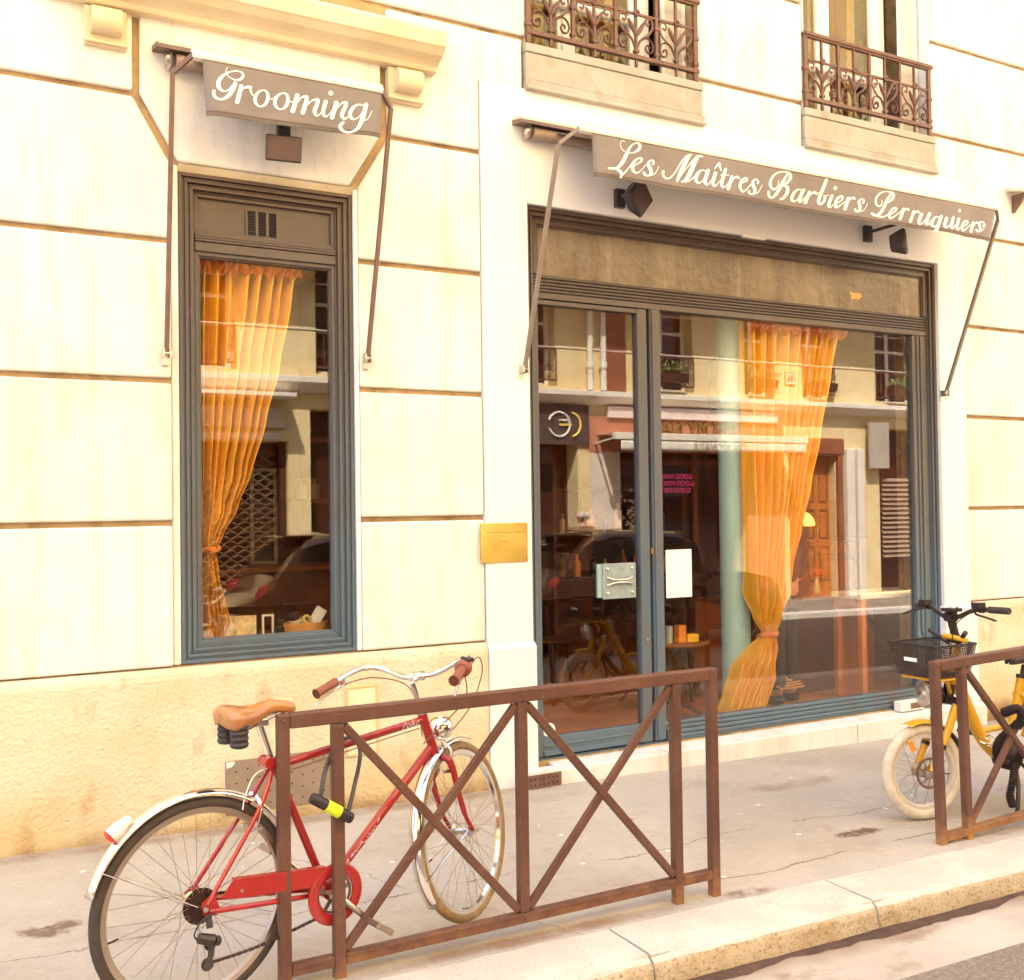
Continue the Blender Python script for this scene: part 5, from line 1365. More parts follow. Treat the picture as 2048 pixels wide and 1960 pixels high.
# ------------------------------------------------------------------ red city bicycle
mat('bike_red', (0.37, 0.018, 0.015), 0.25, var=0.08, scale=8, obj=True, coat=0.5)
mat('tyre_tan', (0.30, 0.19, 0.075), 0.75, var=0.3, scale=24, bump=0.3, bscale=90, obj=True)
mat('leather', (0.43, 0.19, 0.062), 0.28, var=0.15, scale=9, obj=True, coat=0.4)
mat('grip_brown', (0.24, 0.075, 0.04), 0.5, var=0.15, obj=True)
mat('lime', (0.62, 0.80, 0.02), 0.5, var=0.03)
mat('spoke', (0.45, 0.36, 0.29), 0.35, 0.9, var=0.05)
mat('rim_alu', (0.52, 0.42, 0.34), 0.3, 0.9, var=0.08)
mat('lamp_red', (0.65, 0.04, 0.03), 0.2, var=0.03)
mat('reflector_clear', (0.75, 0.72, 0.68), 0.15, var=0.05)
def wheel(parent, c, Rw, rt, tyre_m, rim_m, ns, hubw, X=None, hub_r=0.016, rim_r=None):
    """wheel in the local x-z plane, axle along y; X maps local points (steering)"""
    X = X or (lambda p: p)
    w = empty('wheel', parent=parent)
    cx, cz = c
    m = MB(); m.torus((cx, 0, cz), (0, 1, 0), Rw - rt, rt, 72, 10); m.xf(X).build('tyre', tyre_m, w, True, ang=60)
    ri = Rw - 2 * rt
    m = MB(); m.lathe([(ri + 0.006, -rt * .62), (ri + 0.006, rt * .62), (ri - 0.012, rt * .6), (ri - 0.018, 0.0), (ri - 0.012, -rt * .6)], (cx, 0, cz), (0, 1, 0), 72, close=True); m.xf(X).build('rim', rim_m, w, True, ang=30)
    m = MB(); m.lathe([(0.008, -hubw - .03), (0.008, -hubw - .004), (hub_r * 1.7, -hubw), (hub_r * 1.7, -hubw + .005), (hub_r, -hubw + .012), (hub_r, hubw - .012), (hub_r * 1.7, hubw - .005), (hub_r * 1.7, hubw), (0.008, hubw + .004), (0.008, hubw + .03)], (cx, 0, cz), (0, 1, 0), 16); m.xf(X).build('hub', 'steel', w, True)
    m = MB()
    for k in range(ns):
        a = 2 * PI * k / ns; s = 1 if k % 2 else -1; tw = (1 if (k // 2) % 2 else -1) * 1.25
        m.tube([(cx + hub_r * 1.5 * math.cos(a + tw), s * hubw * .95, cz + hub_r * 1.5 * math.sin(a + tw)), (cx + (ri - 0.012) * math.cos(a), 0, cz + (ri - .012) * math.sin(a))], 0.0011, 4)
    m.xf(X).build('spoke_set', 'spoke', w)
    m = MB(); a = R(190); m.tube([(cx + (ri - .012) * math.cos(a), 0, cz + (ri - .012) * math.sin(a)), (cx + (ri - .05) * math.cos(a), 0, cz + (ri - .05) * math.sin(a))], 0.0035, 6); m.xf(X).build('valve', 'black_plastic', w)
    return w
def fender(parent, c, Rf, a0, a1, w, m_, X=None, name='mudguard'):
    X = X or (lambda p: p)
    n = int(abs(a1 - a0) / 4)
    def fn(u, v):
        t = R(a0 + (a1 - a0) * u); q = (v - .5) * 2
        r_ = Rf - 0.014 * q * q
        return (c[0] + r_ * math.cos(t), q * w / 2, c[1] + r_ * math.sin(t))
    return MB().grid(fn, n, 8).xf(X).build(name, m_, parent, True, ang=80, solid=0.0015)

rb = empty('red_bicycle', (0.665, -1.972, gz(0.665)), 'red city bicycle with tan saddle and chrome mudguards chained to the barrier', 'bicycle')
rb.rotation_euler = (0, 0, R(12.33))
ORG[rb.name] = Vector((0, 0, 0))
RW = 0.342
rh = (0.0, RW); bbp = Vector((0.478, 0, 0.270))
Ht, Hb = Vector((0.905, 0, 0.832)), Vector((0.962, 0, 0.672))
ax = (Ht - Hb).normalized()
STEER = Matrix.Rotation(R(25), 3, ax)
XS = lambda p: Hb + STEER @ (Vector(p) - Hb)
fh = (1.105, RW - (XS((1.105, 0, RW)).z - RW))
wr_ = wheel(rb, rh, RW, 0.0185, 'rubber', 'rim_alu', 36, 0.045)
wf_ = wheel(rb, fh, RW, 0.0185, 'tyre_tan', 'chrome', 36, 0.04, XS)
# frame
fr_ = empty('frame', parent=rb)
sc_ = Vector((0.278, 0, 0.752))
m = MB(); m.tube([(0.283, 0, 0.736), (0.91, 0, 0.806)], 0.0145, 14); m.build('top_tube', 'bike_red', fr_, True)
m = MB(); m.tube([Hb + Vector((-0.008, 0, 0.03)), bbp], 0.0165, 14); m.build('down_tube', 'bike_red', fr_, True)
m = MB(); m.tube([bbp, sc_ + Vector((-0.006, 0, 0.014))], 0.0145, 14); m.build('seat_tube', 'bike_red', fr_, True)
m = MB(); m.tube([Hb, Ht], 0.0185, 14); m.lathe([(0.021, -0.01), (0.021, 0.0)], Hb, ax, 14); m.build('head_tube', 'bike_red', fr_, True)
m = MB(); m.lathe([(0.030, -0.036), (0.030, 0.036)], bbp, (0, 1, 0), 16); m.build('bottom_bracket', 'bike_red', fr_, True)
m = MB(); m.lathe([(0.02, -0.03), (0.02, 0.03)], sc_ + Vector((-.024, 0, .005)), (0, 1, 0), 10); m.box(sc_.x - .03, sc_.x - .005, -.012, .012, sc_.z - .012, sc_.z + .02); m.build('seat_clamp', 'bike_red', fr_, True)
for s in (-1, 1):
    m = MB(); m.tube(spline([(0.27, s * 0.012, 0.735), (0.20, s * 0.045, 0.61), (0.008, s * 0.068, RW + 0.012)], 6), [0.0085] * 6 + [0.008] * 6 + [0.007], 10); m.build('seat_stay', 'bike_red', fr_, True)
    m = MB(); m.tube(spline([(0.45, s * 0.02, 0.268), (0.33, s * 0.042, 0.285), (0.012, s * 0.068, RW - 0.012)], 6), 0.0095, 10); m.build('chain_stay', 'bike_red', fr_, True)
    m = MB(); m.prism([(-0.012, RW + .02), (0.03, RW + 0.045), (0.05, RW - 0.006), (0.04, RW - .03), (-0.005, RW - 0.02)], s * 0.066 - .002, s * 0.066 + .002, 'y'); m.build('dropout', 'bike_red', fr_)
m = MB(); m.lathe([(0.006, 0), (0.009, 0.002), (0.009, 0.008), (1e-5, .01)], (0, -0.068, RW), (0, -1, 0), 10); m.build('axle_nut', 'steel', fr_, True)
# head fittings
m = MB(); m.lathe([(0.021, 0), (0.024, 0.006), (0.024, 0.014), (0.018, 0.022), (0.018, 0.03)], Ht, ax, 14); m.build('headset', 'chrome', rb, True)
# writing on the tubes
t = text_mesh('Polko', 0.034, 0.0004)
t.xf(lambda p: (0.845 + (p.x + 0.28 * p.y) * 0.99, -0.0152, 0.8005 + p.y + (p.x) * 0.111)).build('lettering', 'paper', fr_)
m = MB(); rr = random.Random(4)
dt0, dt1 = bbp, Hb + Vector((-.008, 0, .03)); dv = (dt1 - dt0)
for k in range(26):
    f = 0.14 + 0.012 * k; p = dt0 + dv * f + Vector((0, -0.0158, rr.uniform(-.006, .006))); q_ = p + dv.normalized() * rr.uniform(.006, .014) + Vector((0, 0, rr.uniform(-.008, .008)))
    m.bar(p, q_, 0.0012, 0.0025, (0, 1, 0))
m.build('worn_lettering', 'paper', fr_)
# fork, turned to the left
m = MB()
for s in (-1, 1):
    m.tube([XS(q) for q in spline([(0.978, s * 0.006, 0.652), (0.985, s * 0.042, 0.640), (0.997, s * 0.052, 0.60), (1.022, s * 0.052, 0.50), (1.055, s * 0.05, 0.41), (1.105, s * 0.048, RW)], 6)], [0.013] * 6 + [0.0145] * 6 + [0.013] * 6 + [0.011] * 6 + [0.0085] * 6 + [0.0075], 12)
m.tube([XS(Hb), XS((0.978, 0, 0.645))], 0.017, 12)
m.build('fork', 'bike_red', rb, True)
mg = fender(rb, rh, RW + 0.024, 22, 163, 0.056, 'chrome')
mgf = fender(rb, fh, RW + 0.022, 72, 216, 0.052, 'chrome', XS)
for (cc, aa, X_, par, hh) in ((rh, 150, (lambda p: p), mg, 0.06), (fh, 196, XS, mgf, 0.045)):
    for s in (-1, 1):
        m = MB(); t_ = R(aa); m.tube([X_((cc[0] + (RW + 0.02) * math.cos(t_), s * 0.026, cc[1] + (RW + .02) * math.sin(t_))), X_((cc[0] - 0.02, s * hh, cc[1] + 0.01))], 0.0022, 5); m.build('stay', 'chrome', par, True)
t_ = R(133)
p = Vector((rh[0] + (RW + 0.026) * math.cos(t_), 0, rh[1] + (RW + 0.026) * math.sin(t_)))
tlp = empty('tail_light', parent=rb)
m = MB(); m.lathe([(0.024, 0), (0.024, 0.03), (0.012, 0.075), (1e-5, 0.08)], p + Vector((-.022, 0, 0.006)), (0.80, 0, 0.60), 14); m.build('housing', 'reflector_clear', tlp, True)
m = MB(); m.lathe([(1e-5, -0.014), (0.018, -0.010), (0.025, 0.0)], p + Vector((-.022, 0, 0.006)), (0.80, 0, 0.60), 14); m.build('lens', 'lamp_red', tlp, True)
# saddle
sp0, sp1 = sc_ + Vector((-.004, 0, 0.0)), Vector((0.222, 0, 0.905))
m = MB(); m.tube([sp0, sp1], 0.0135, 12); m.build('seat_post', 'chrome', rb, True)
sd_ = empty('saddle', parent=rb)
def sad(u, v):
    x = 0.085 + 0.275 * u
    hw = 0.026 + 0.086 * max(0.0, 1 - u / 0.62) ** 1.15
    dr = 0.042 + 0.050 * max(0.0, 1 - u / 0.70) ** 1.2
    k = 1.0
    if u < 0.16: k = math.sqrt(max(0.0, 1 - (1 - u / 0.16) ** 2))
    if u > 0.93: k = math.sqrt(max(0.0, 1 - ((u - .93) / .07) ** 2))
    zt = 0.962 + 0.008 * math.cos(2 * PI * min(u, .7) / .7 * .9) - 0.022 * max(0, u - .55) ** 1.5 / .3
    zc = zt - dr * 0.45
    a = (v - .5) * 2
    th = a * PI * 0.60
    y = hw * k * math.sin(th) * (1.0 if abs(a) < .85 else 1 - 1.2 * (abs(a) - .85))
    zz = zc + (dr * 0.45 if math.cos(th) > 0 else dr * 1.4) * math.cos(th) * (0.45 + 0.55 * k)
    return (x, y, zz - 0.005 * math.exp(-(a * 7) ** 2))
MB().grid(sad, 40, 32, flip=True).build('cover', 'leather', sd_, True, ang=180, solid=0.006)
for s in (-1, 1):
    m = MB()
    for k in range(4): m.torus((0.132, s * 0.048, 0.843 + k * 0.019), (0, 0, 1), 0.019, 0.0125, 16, 8)
    m.build('spring', 'black_plastic', sd_, True)
    m = MB(); m.tube(spline([(0.11, s * .05, .91), (.15, s * .05, .885), (0.23, s * .022, .90), (.34, s * .012, .925)], 5), 0.0035, 6); m.build('rail', 'steel', sd_, True)
m = MB(); m.box(0.205, 0.25, -0.03, 0.03, 0.885, 0.912); m.build('clamp', 'steel', sd_, bevel=0.005)
# stem and swept handlebar, turned with the fork
hd_ = empty('handlebar', parent=rb)
stt = Hb + ax * 0.300
clampP = stt + Vector((0.048, 0, 0.018))
m = MB(); m.tube([XS(Ht), XS(stt)], 0.0115, 12); m.tube([XS(stt + ax * .006), XS(clampP)], [0.014, 0.017], 12); m.lathe([(0.019, -.022), (0.019, .022)], XS(clampP), STEER @ Vector((0, 1, 0)), 14); m.build('stem', 'chrome', hd_, True)
hb_ = [(0, 0, 0), (0.002, .06, 0), (0.018, .12, .018), (0.022, .18, .042), (-0.018, .235, .052), (-0.08, .262, .040), (-0.15, .280, .018), (-0.235, .296, -0.008)]
pts = spline([Vector((a, -b_, c)) for a, b_, c in reversed(hb_)] + [Vector(q) for q in hb_[1:]], 5)
m = MB(); m.tube([XS(clampP + q) for q in pts], 0.0112, 12); m.build('bar', 'chrome', hd_, True)
for s in (-1, 1):
    g0, g1 = clampP + Vector((-0.145, s * .279, .019)), clampP + Vector((-0.25, s * .299, -.012))
    m = MB(); m.tube([XS(g0), XS(g0.lerp(g1, .5)), XS(g1)], [0.0175, .0165, .0175], 14); m.tube([XS(g1.lerp(g0, .05)), XS(g1)], 0.0205, 14); m.build('grip', 'grip_brown', hd_, True)
    b0 = clampP + Vector((-0.115, s * .272, .025))
    m = MB(); m.tube([XS(b0), XS(b0 + Vector((0.0, 0, -.022)))], 0.011, 8)
    m.tube([XS(q) for q in spline([b0 + Vector((.02, 0, -.022)), b0 + Vector((-.03, s * .006, -.034)), b0 + Vector((-.10, s * .022, -.055)), b0 + Vector((-.145, s * .03, -.085))], 4)], 0.006, 8, flat=(1.0, .6))
    m.build('brake_lever', 'chrome', hd_, True)
# gear shifter collar and bell on the right grip
m = MB(); c_ = XS(clampP + Vector((-0.128, -.276, .022))); d_ = STEER @ Vector((-.97, -.17, -.2))
m.lathe([(0.0, -0.02), (0.026, -0.018), (0.031, -0.006), (0.031, 0.016), (0.024, 0.024)], c_, d_, 18); m.build('shifter', 'grip_brown', hd_, True)
m = MB(); m.box(c_.x - .0, c_.x + .035, c_.y - .02, c_.y + .02, c_.z + .02, c_.z + .036); m.build('thumb_lever', 'black_plastic', hd_, bevel=.004)
# headlamp on the fork crown
hl = empty('headlamp', parent=rb)
m = MB(); c_ = Vector((1.03, 0, 0.755)); d_ = Vector((0.98, 0, -0.12))
m.lathe([(1e-5, -0.052), (0.022, -0.048), (0.038, -0.036), (0.048, -0.012), (0.050, 0.010), (0.046, 0.018)], c_, d_, 24); m.xf(XS).build('shell', 'chrome', hl, True)
m = MB(); m.lathe([(0.046, 0.018), (0.03, 0.026), (1e-5, 0.03)], c_, d_, 24); m.xf(XS).build('lens', 'reflector_clear', hl, True)
m = MB(); m.tube([XS((1.02, 0, .71)), XS((1.0, 0, .67))], 0.006, 8); m.build('bracket', 'steel', hl, True)
# cables
cb_ = [[clampP + Vector((-.09, -.268, .01)), clampP + Vector((.06, -.24, .045)), clampP + Vector((.20, -.17, -.03)), clampP + Vector((.23, -.08, -.16)), clampP + Vector((.14, -.01, -.26)), Vector((1.0, -.02, .672))],
       [clampP + Vector((-.12, -.272, .0)), clampP + Vector((-.01, -.20, -.10)), clampP + Vector((-.0, -.07, -.20)), clampP + Vector((-.05, -.02, -.25))],
       [clampP + Vector((-.10, .268, .005)), clampP + Vector((.02, .22, .01)), clampP + Vector((.03, .08, -.03)), clampP + Vector((.0, .02, -.12)), Vector((.93, .025, .74))]]
for q in cb_:
    m = MB(); m.tube([XS(a) for a in spline(q, 8)], 0.0024, 6); m.build('cable', 'grip_brown', rb, True)
m = MB(); m.tube(spline([(0.27, -0.01, .74), (.20, -0.02, .725), (.165, -.02, .66), (.150, -.03, .62)], 6), 0.0026, 6); m.build('cable', 'reflector_clear', rb, True)
m = MB(); m.tube(spline([(0.88, -.016, .78), (.6, -.004, .745), (.35, -.004, .715), (.28, -.01, .71)], 6), 0.002, 6); m.build('cable', 'grip_brown', rb, True)
# brakes
for (c_, X_, nm) in ((Vector((0.985, 0, .645)), XS, 'front'), (Vector((0.185, 0, .60)), (lambda p: p), 'rear')):
    m = MB()
    for s in (-1, 1):
        m.tube([X_(q) for q in spline([c_ + Vector((.02, s * .02, .055)), c_ + Vector((.025, s * .045, .02)), c_ + Vector((.012, s * .034, -.045))], 4)], 0.0075, 8)
        m.box(*(lambda q: (q.x - .02, q.x + .02, q.y - .006, q.y + .006, q.z - .006, q.z + .006))(Vector(X_(c_ + Vector((.012, s * .03, -.052))))))
    m.build('brake', 'steel' if nm == 'front' else 'chrome', rb, True)
# drivetrain on the near side
cr = empty('crankset', parent=rb)
yc_ = -0.058
m = MB(); m.lathe([(0.060, 0), (0.068, .001), (0.068, .004), (0.060, .005)], bbp + Vector((0, yc_ + .002, 0)), (0, -1, 0), 40, close=True)
for k in range(5):
    a = 2 * PI * k / 5 + .3; m.bar(bbp + Vector((0.014 * math.cos(a), yc_, .014 * math.sin(a))), bbp + Vector((0.062 * math.cos(a), yc_, .062 * math.sin(a))), 0.014, 0.005, (0, 1, 0))
m.build('chainring', mat('ring_bronze', (0.36, 0.27, 0.20), 0.35, 0.8), cr, True)
m = MB(); m.lathe([(0.02, -.004), (0.022, .0), (0.022, .02), (0.012, .026), (1e-5, .027)], bbp + Vector((0, yc_ - .002, 0)), (0, -1, 0), 18); m.build('crank_boss', 'steel', cr, True)
for s, a in ((-1, R(-44)), (1, R(136))):
    e = bbp + Vector((0.17 * math.cos(a), s * 0.095, 0.17 * math.sin(a)))
    m = MB(); m.tube([bbp + Vector((0, s * .07, 0)), bbp.lerp(e, .5) + Vector((0, s * .036, 0)), e], [0.013, .0105, .011], 10); m.build('crank_arm', 'steel', cr, True)
    pd = empty('pedal', parent=rb)
    m = MB(); m.tube([e, e + Vector((0, s * .10, 0))], 0.007, 8); m.build('axle', 'steel', pd)
    rt_ = RY(35)
    m = MB()
    for dx_ in (-.033, .033): m.obox(e + rt_ @ Vector((dx_, s * .06, 0)), (.012, .085, .022), rt_)
    for dy_ in (.02, .10): m.obox(e + rt_ @ Vector((0, s * dy_, 0)), (.07, .008, .016), rt_)
    m.obox(e + rt_ @ Vector((0, s * .06, 0)), (.02, .08, .018), rt_)
    m.build('cage', 'ring_bronze', pd, bevel=.002)
cc_ = empty('chain_case', parent=rb)
yg = -0.070
m = MB(); m.lathe([(0.068, 0), (0.074, .004), (0.100, .004), (0.107, 0), (0.107, -.006), (0.068, -.006)], bbp + Vector((0, yg, 0)), (0, -1, 0), 48, close=True); m.build('ring_guard', 'bike_red', cc_, True)
m = MB(); m.prism([(0.055, .366), (0.098, .415), (0.44, .375), (0.44, .345), (.375, .318), (0.085, .352)], yg - .002, yg + .003, 'y'); m.prism([(0.098, .4152), (.098, .410), (.44, .370), (.44, .3755)], yg - .004, yg + .02, 'y'); m.build('upper_guard', 'bike_red', cc_, bevel=.0015)
m = MB(); m.lathe([(0.006, 0), (.006, .003), (1e-5, .004)], (0.125, yg - .002, .372), (0, -1, 0), 10); m.build('screw', 'steel', cc_, True)
# cassette, chain, derailleur
m = MB()
for k, (r_, y_) in enumerate(((0.058, -.030), (.052, -.034), (.046, -.038), (.040, -.042), (.034, -.046), (.028, -.05))):
    n_ = 22
    m.lathe([(r_ - .01, 0), (r_, .0005), (r_, .0022), (r_ - .01, .0026)], (0, y_, RW), (0, -1, 0), n_, close=True)
    m.lathe([(0.02, 0.0), (r_ - .008, .001)], (0, y_, RW), (0, -1, 0), n_)
m.build('cassette', mat('sprocket', (0.07, 0.04, 0.032), 0.45, 0.6, var=.3, scale=60, obj=True), rb, True)
def chain_run(pts_):
    P_ = spline(pts_, 10); m = MB()
    d = 0; last = P_[0]; k = 0
    for a, b_ in zip(P_, P_[1:]):
        L_ = (b_ - a).length; n_ = max(1, int(L_ / .0127))
        for i in range(n_):
            q0, q1 = a.lerp(b_, i / n_), a.lerp(b_, (i + .82) / n_)
            m.bar(q0, q1, 0.006 if k % 2 else 0.009, 0.0085, (0, 0, 1)); k += 1
    return m.build('chain', mat('chain_metal', (0.075, 0.05, 0.042), 0.4, 0.7), rb)
chain_run([(0.02, -.042, RW + .036), (0.2, -.05, .355), (0.43, -.056, .335)])
chain_run([(0.025, -.046, .158), (0.2, -.05, .165), (0.45, -.056, .206)])
de = empty('rear_derailleur', parent=rb)
m = MB(); m.tube([(0.01, -.07, RW - .02), (0.008, -.085, .285)], 0.011, 8); m.tube([(-.028, -.08, .262), (.018, -.09, .245)], [.017, .02], 10); m.tube([(.018, -.09, .245), (.036, -.085, .238)], .016, 10); m.build('body', 'black_plastic', de, True)
m = MB(); m.prism([(.012, .235), (.036, .235), (.032, .19), (.024, .168), (.03, .15), (.004, .142), (-.006, .16), (.01, .19)], -.066, -.060, 'y'); m.build('cage', 'dark_metal', de, bevel=.003)
for z_, x_ in ((.222, .022), (.16, .012)):
    m = MB(); m.lathe([(.005, -.004), (.021, -.003), (.021, .003), (.005, .004)], (x_, -.056, z_), (0, 1, 0), 12); m.build('jockey_wheel', 'black_plastic', de)
m = MB(); m.tube(spline([(.03, -.08, .33), (-.02, -.088, .315), (-.045, -.088, .28), (-.03, -.085, .255)], 5), .0028, 6); m.build('gear_cable', 'black_plastic', de, True)

# ------------------------------------------------------------------ U-lock
def z5(x, y): return (x / 1.914, y / 1.914 + 1260)
lk = empty('u_lock', onY(*z5(1270, 685), -2.012), 'black U lock with a lime sleeve joining the red bicycle to the barrier post', 'lock')
e0, e1 = onY(*z5(1192, 641), -2.012), onY(*z5(1346, 722), -2.012)
m = MB(); m.tube([e0, e0.lerp(e1, .04), e0.lerp(e1, .96), e1], [.017, .0195, .0195, .017], 18); m.build('lock_body', 'black_plastic', lk, True)
m = MB(); m.tube([e0.lerp(e1, .36), e0.lerp(e1, .70)], .0212, 20); m.build('lime_sleeve', 'lime', lk, True)
pth = [onY(*z5(1226, 640), -2.010), onY(*z5(1240, 560), -1.985), onY(*z5(1262, 490), -1.93), onY(*z5(1290, 432), -1.868), onY(*z5(1332, 414), -1.835), onY(*z5(1370, 435), -1.845), onY(*z5(1378, 490), -1.90), onY(*z5(1356, 600), -1.975), onY(*z5(1332, 700), -2.010)]
m = MB(); m.tube(spline(pth, 6), .0075, 10); m.build('shackle', 'dark_metal', lk, True)

# ------------------------------------------------------------------ yellow hire bicycle
mat('bike_yellow', (0.80, 0.42, 0.01), 0.3, var=0.06, scale=8, obj=True, coat=0.4)
mat('tyre_cream', (0.66, 0.58, 0.45), 0.7, var=0.15, scale=14, bump=0.25, bscale=70, obj=True)
mat('rim_pale', (0.72, 0.66, 0.56), 0.35, 0.3, var=0.08)
mat('amber', (0.85, 0.30, 0.02), 0.3)
cy = Vector((4.482, -1.624, gz(4.482)))
yb = empty('yellow_bicycle', cy, 'yellow hire bicycle with cream tyres and a black front basket behind the right barrier', 'bicycle')
yb.rotation_euler = (0, 0, R(178))
ORG[yb.name] = Vector((0, 0, 0))
RY_ = 0.252
C0, C1 = Vector((-.20, 0, .61)), Vector((-.285, 0, .925))
ay = (C1 - C0).normalized()
SY = Matrix.Rotation(R(-9), 3, ay)
YS = lambda p: C0 + SY @ (Vector(p) - C0)
fy = (-0.02, RY_ - (YS((-0.02, 0, RY_)).z - RY_))
wheel(yb, fy, RY_, 0.030, 'tyre_cream', 'rim_pale', 28, 0.045, YS, 0.022)
wheel(yb, (-1.08, RY_), RY_, 0.030, 'tyre_cream', 'rim_pale', 28, 0.05, None, 0.03)
# fork legs, crown, head
fk = empty('fork', parent=yb)
for s in (-1, 1):
    m = MB(); m.tube([YS(q) for q in [(-.205, s * .064, .60), (-.15, s * .066, .48), (-.085, s * .064, .36), (fy[0] - .012, s * .06, RY_ + .01)]], [.021, .021, .0195, .016], 12); m.build('fork_leg', 'bike_yellow', fk, True)
    m = MB(); m.tube([YS((-.105, s * .065, .395)), YS((-.095, s * .0645, .375))], .023, 12); m.build('fork_ring', 'black_plastic', fk, True)
m = MB(); m.tube([YS((-.21, -.085, .615)), YS((-.21, .085, .615))], .024, 10); m.tube([YS((-.20, 0, .60)), YS((-.225, 0, .70))], .03, 12); m.build('crown', 'black_plastic', fk, True)
m = MB(); m.lathe([(.0, 0), (.022, 0), (.02, .014), (1e-5, .016)], YS((-.16, -.10, .62)), SY @ Vector((.6, -.8, 0)), 12); m.build('side_reflector', 'reflector_clear', fk, True)
m = MB(); m.tube([C0 + ay * .07, C0 + ay * .31], .027, 14); m.build('head_tube', 'bike_yellow', yb, True)
# U-shaped step-through frame
fm = empty('frame', parent=yb)
m = MB(); m.tube(spline([C0 + ay * .13 + Vector((-.01, 0, 0)), (-.315, 0, .64), (-.375, 0, .53), (-.45, 0, .40), (-.56, 0, .295), (-.68, 0, .262), (-.80, 0, .27)], 6), .034, 16); m.build('main_tube', 'bike_yellow', fm, True)
m = MB(); m.tube([(-.66, 0, .26), (-.735, 0, .48), (-.80, 0, .69)], .026, 14); m.build('seat_tube', 'bike_yellow', fm, True)
m = MB(); m.tube([(-.44, 0, .42), (-.58, 0, .425), (-.72, 0, .43)], .017, 12); m.build('cross_tube', 'bike_yellow', fm, True)
for s in (-1, 1):
    m = MB(); m.tube([(-.68, s * .04, .27), (-1.08, s * .075, RY_)], .016, 10); m.tube([(-.76, s * .02, .60), (-1.08, s * .075, RY_)], .012, 10); m.build('rear_stay', 'bike_yellow', fm, True)
m = MB(); m.tube([(-.80, 0, .68), (-.825, 0, .755)], .014, 10); m.tube([(-.797, 0, .68), (-.803, 0, .70)], .03, 12); m.build('seat_post', 'black_plastic', yb, True)
def sad2(u, v):
    x = -0.69 - 0.27 * u
    hw = 0.03 + 0.075 * (max(0, u - .25) / .75) ** 1.1
    hw *= math.sqrt(max(.03, 1 - (max(0, u - .93) / .07) ** 2)) * math.sqrt(max(.05, min(1, u / .06)))
    a = (v - .5) * 2; th = a * PI * .6
    return (x, hw * math.sin(th), .812 + .015 * u - (0.055) * (1 - math.cos(th)) * .6)
MB().grid(sad2, 22, 18).build('saddle', 'black_plastic', yb, True, ang=180, solid=.01)
# bar, stem, grips
hy = empty('handlebar', parent=yb)
st0 = C1; st1 = C1 + Vector((.03, 0, .135))
m = MB(); m.tube([YS(st0), YS(st0.lerp(st1, .5)), YS(st1)], [.026, .022, .024], 10); m.lathe([(.028, -.03), (.028, .03)], YS(st1), SY @ Vector((0, 1, 0)), 12); m.build('stem', 'black_plastic', hy, True)
byp = [(0, 0, 0), (0, .06, .004), (-.008, .14, .035), (-.03, .20, .048), (-.065, .32, .045)]
pts = spline([Vector((a, -b_, c)) for a, b_, c in reversed(byp)] + [Vector(q) for q in byp[1:]], 5)
m = MB(); m.tube([YS(st1 + q) for q in pts], .0125, 10); m.build('bar', 'black_plastic', hy, True)
for s in (-1, 1):
    g0, g1 = st1 + Vector((-.04, s * .24, .048)), st1 + Vector((-.07, s * .35, .044))
    m = MB(); n_ = 12
    m.tube([YS(g0.lerp(g1, k / n_)) for k in range(n_ + 1)], [.0175 + .0015 * (k % 2) for k in range(n_ + 1)], 12); m.build('grip', 'rubber', hy, True)
    b0 = st1 + Vector((-.02, s * .195, .05))
    m = MB(); m.tube([YS(b0), YS(b0 + Vector((0, s * .03, 0)))], .02, 10); m.obox(YS(b0 + Vector((.015, s * .01, .02))), (.05, .05, .03), SY)
    m.tube([YS(q) for q in spline([b0 + Vector((.025, 0, -.01)), b0 + Vector((.06, s * .04, -.022)), b0 + Vector((.055, s * .10, -.035)), b0 + Vector((.045, s * .16, -.05))], 4)], .006, 8)
    m.build('brake_lever', 'black_plastic', hy, True)
m = MB(); m.obox(YS(st1 + Vector((0.01, .02, .04))), (.07, .09, .02), SY); m.tube([YS(st1 + Vector((.02, .07, .03))), YS(st1 + Vector((.05, .11, .06)))], .006, 6); m.build('phone_holder', 'black_plastic', hy, bevel=.005)
for q in ([st1 + Vector((.03, .2, .04)), st1 + Vector((.09, .14, -.03)), st1 + Vector((.05, .05, -.16)), C0 + Vector((.01, .03, .16))], [st1 + Vector((.03, -.2, .04)), st1 + Vector((.07, -.15, -.09)), st1 + Vector((.02, -.06, -.18)), C0 + Vector((0, -.03, .16))]):
    m = MB(); m.tube([YS(a) for a in spline(q, 7)], .0028, 6); m.build('cable', 'black_plastic', yb, True)
# padded locking bar poking out on both sides
for s in (-1, 1):
    m = MB(); m.tube([YS(C1 + Vector((.02, s * .03, -.01))), YS(C1 + Vector((.06, s * .14, .06)))], .013, 10); m.build('phone_arm', 'black_plastic', yb, True)
m = MB(); m.tube([YS(q) for q in spline([C1 + Vector((.03, .12, .012)), C1 + Vector((.07, .06, .03)), C1 + Vector((.06, -.02, .03)), C1 + Vector((.02, -.05, .01))], 5)], .014, 10); m.build('basket_strap', 'bike_yellow', yb, True)
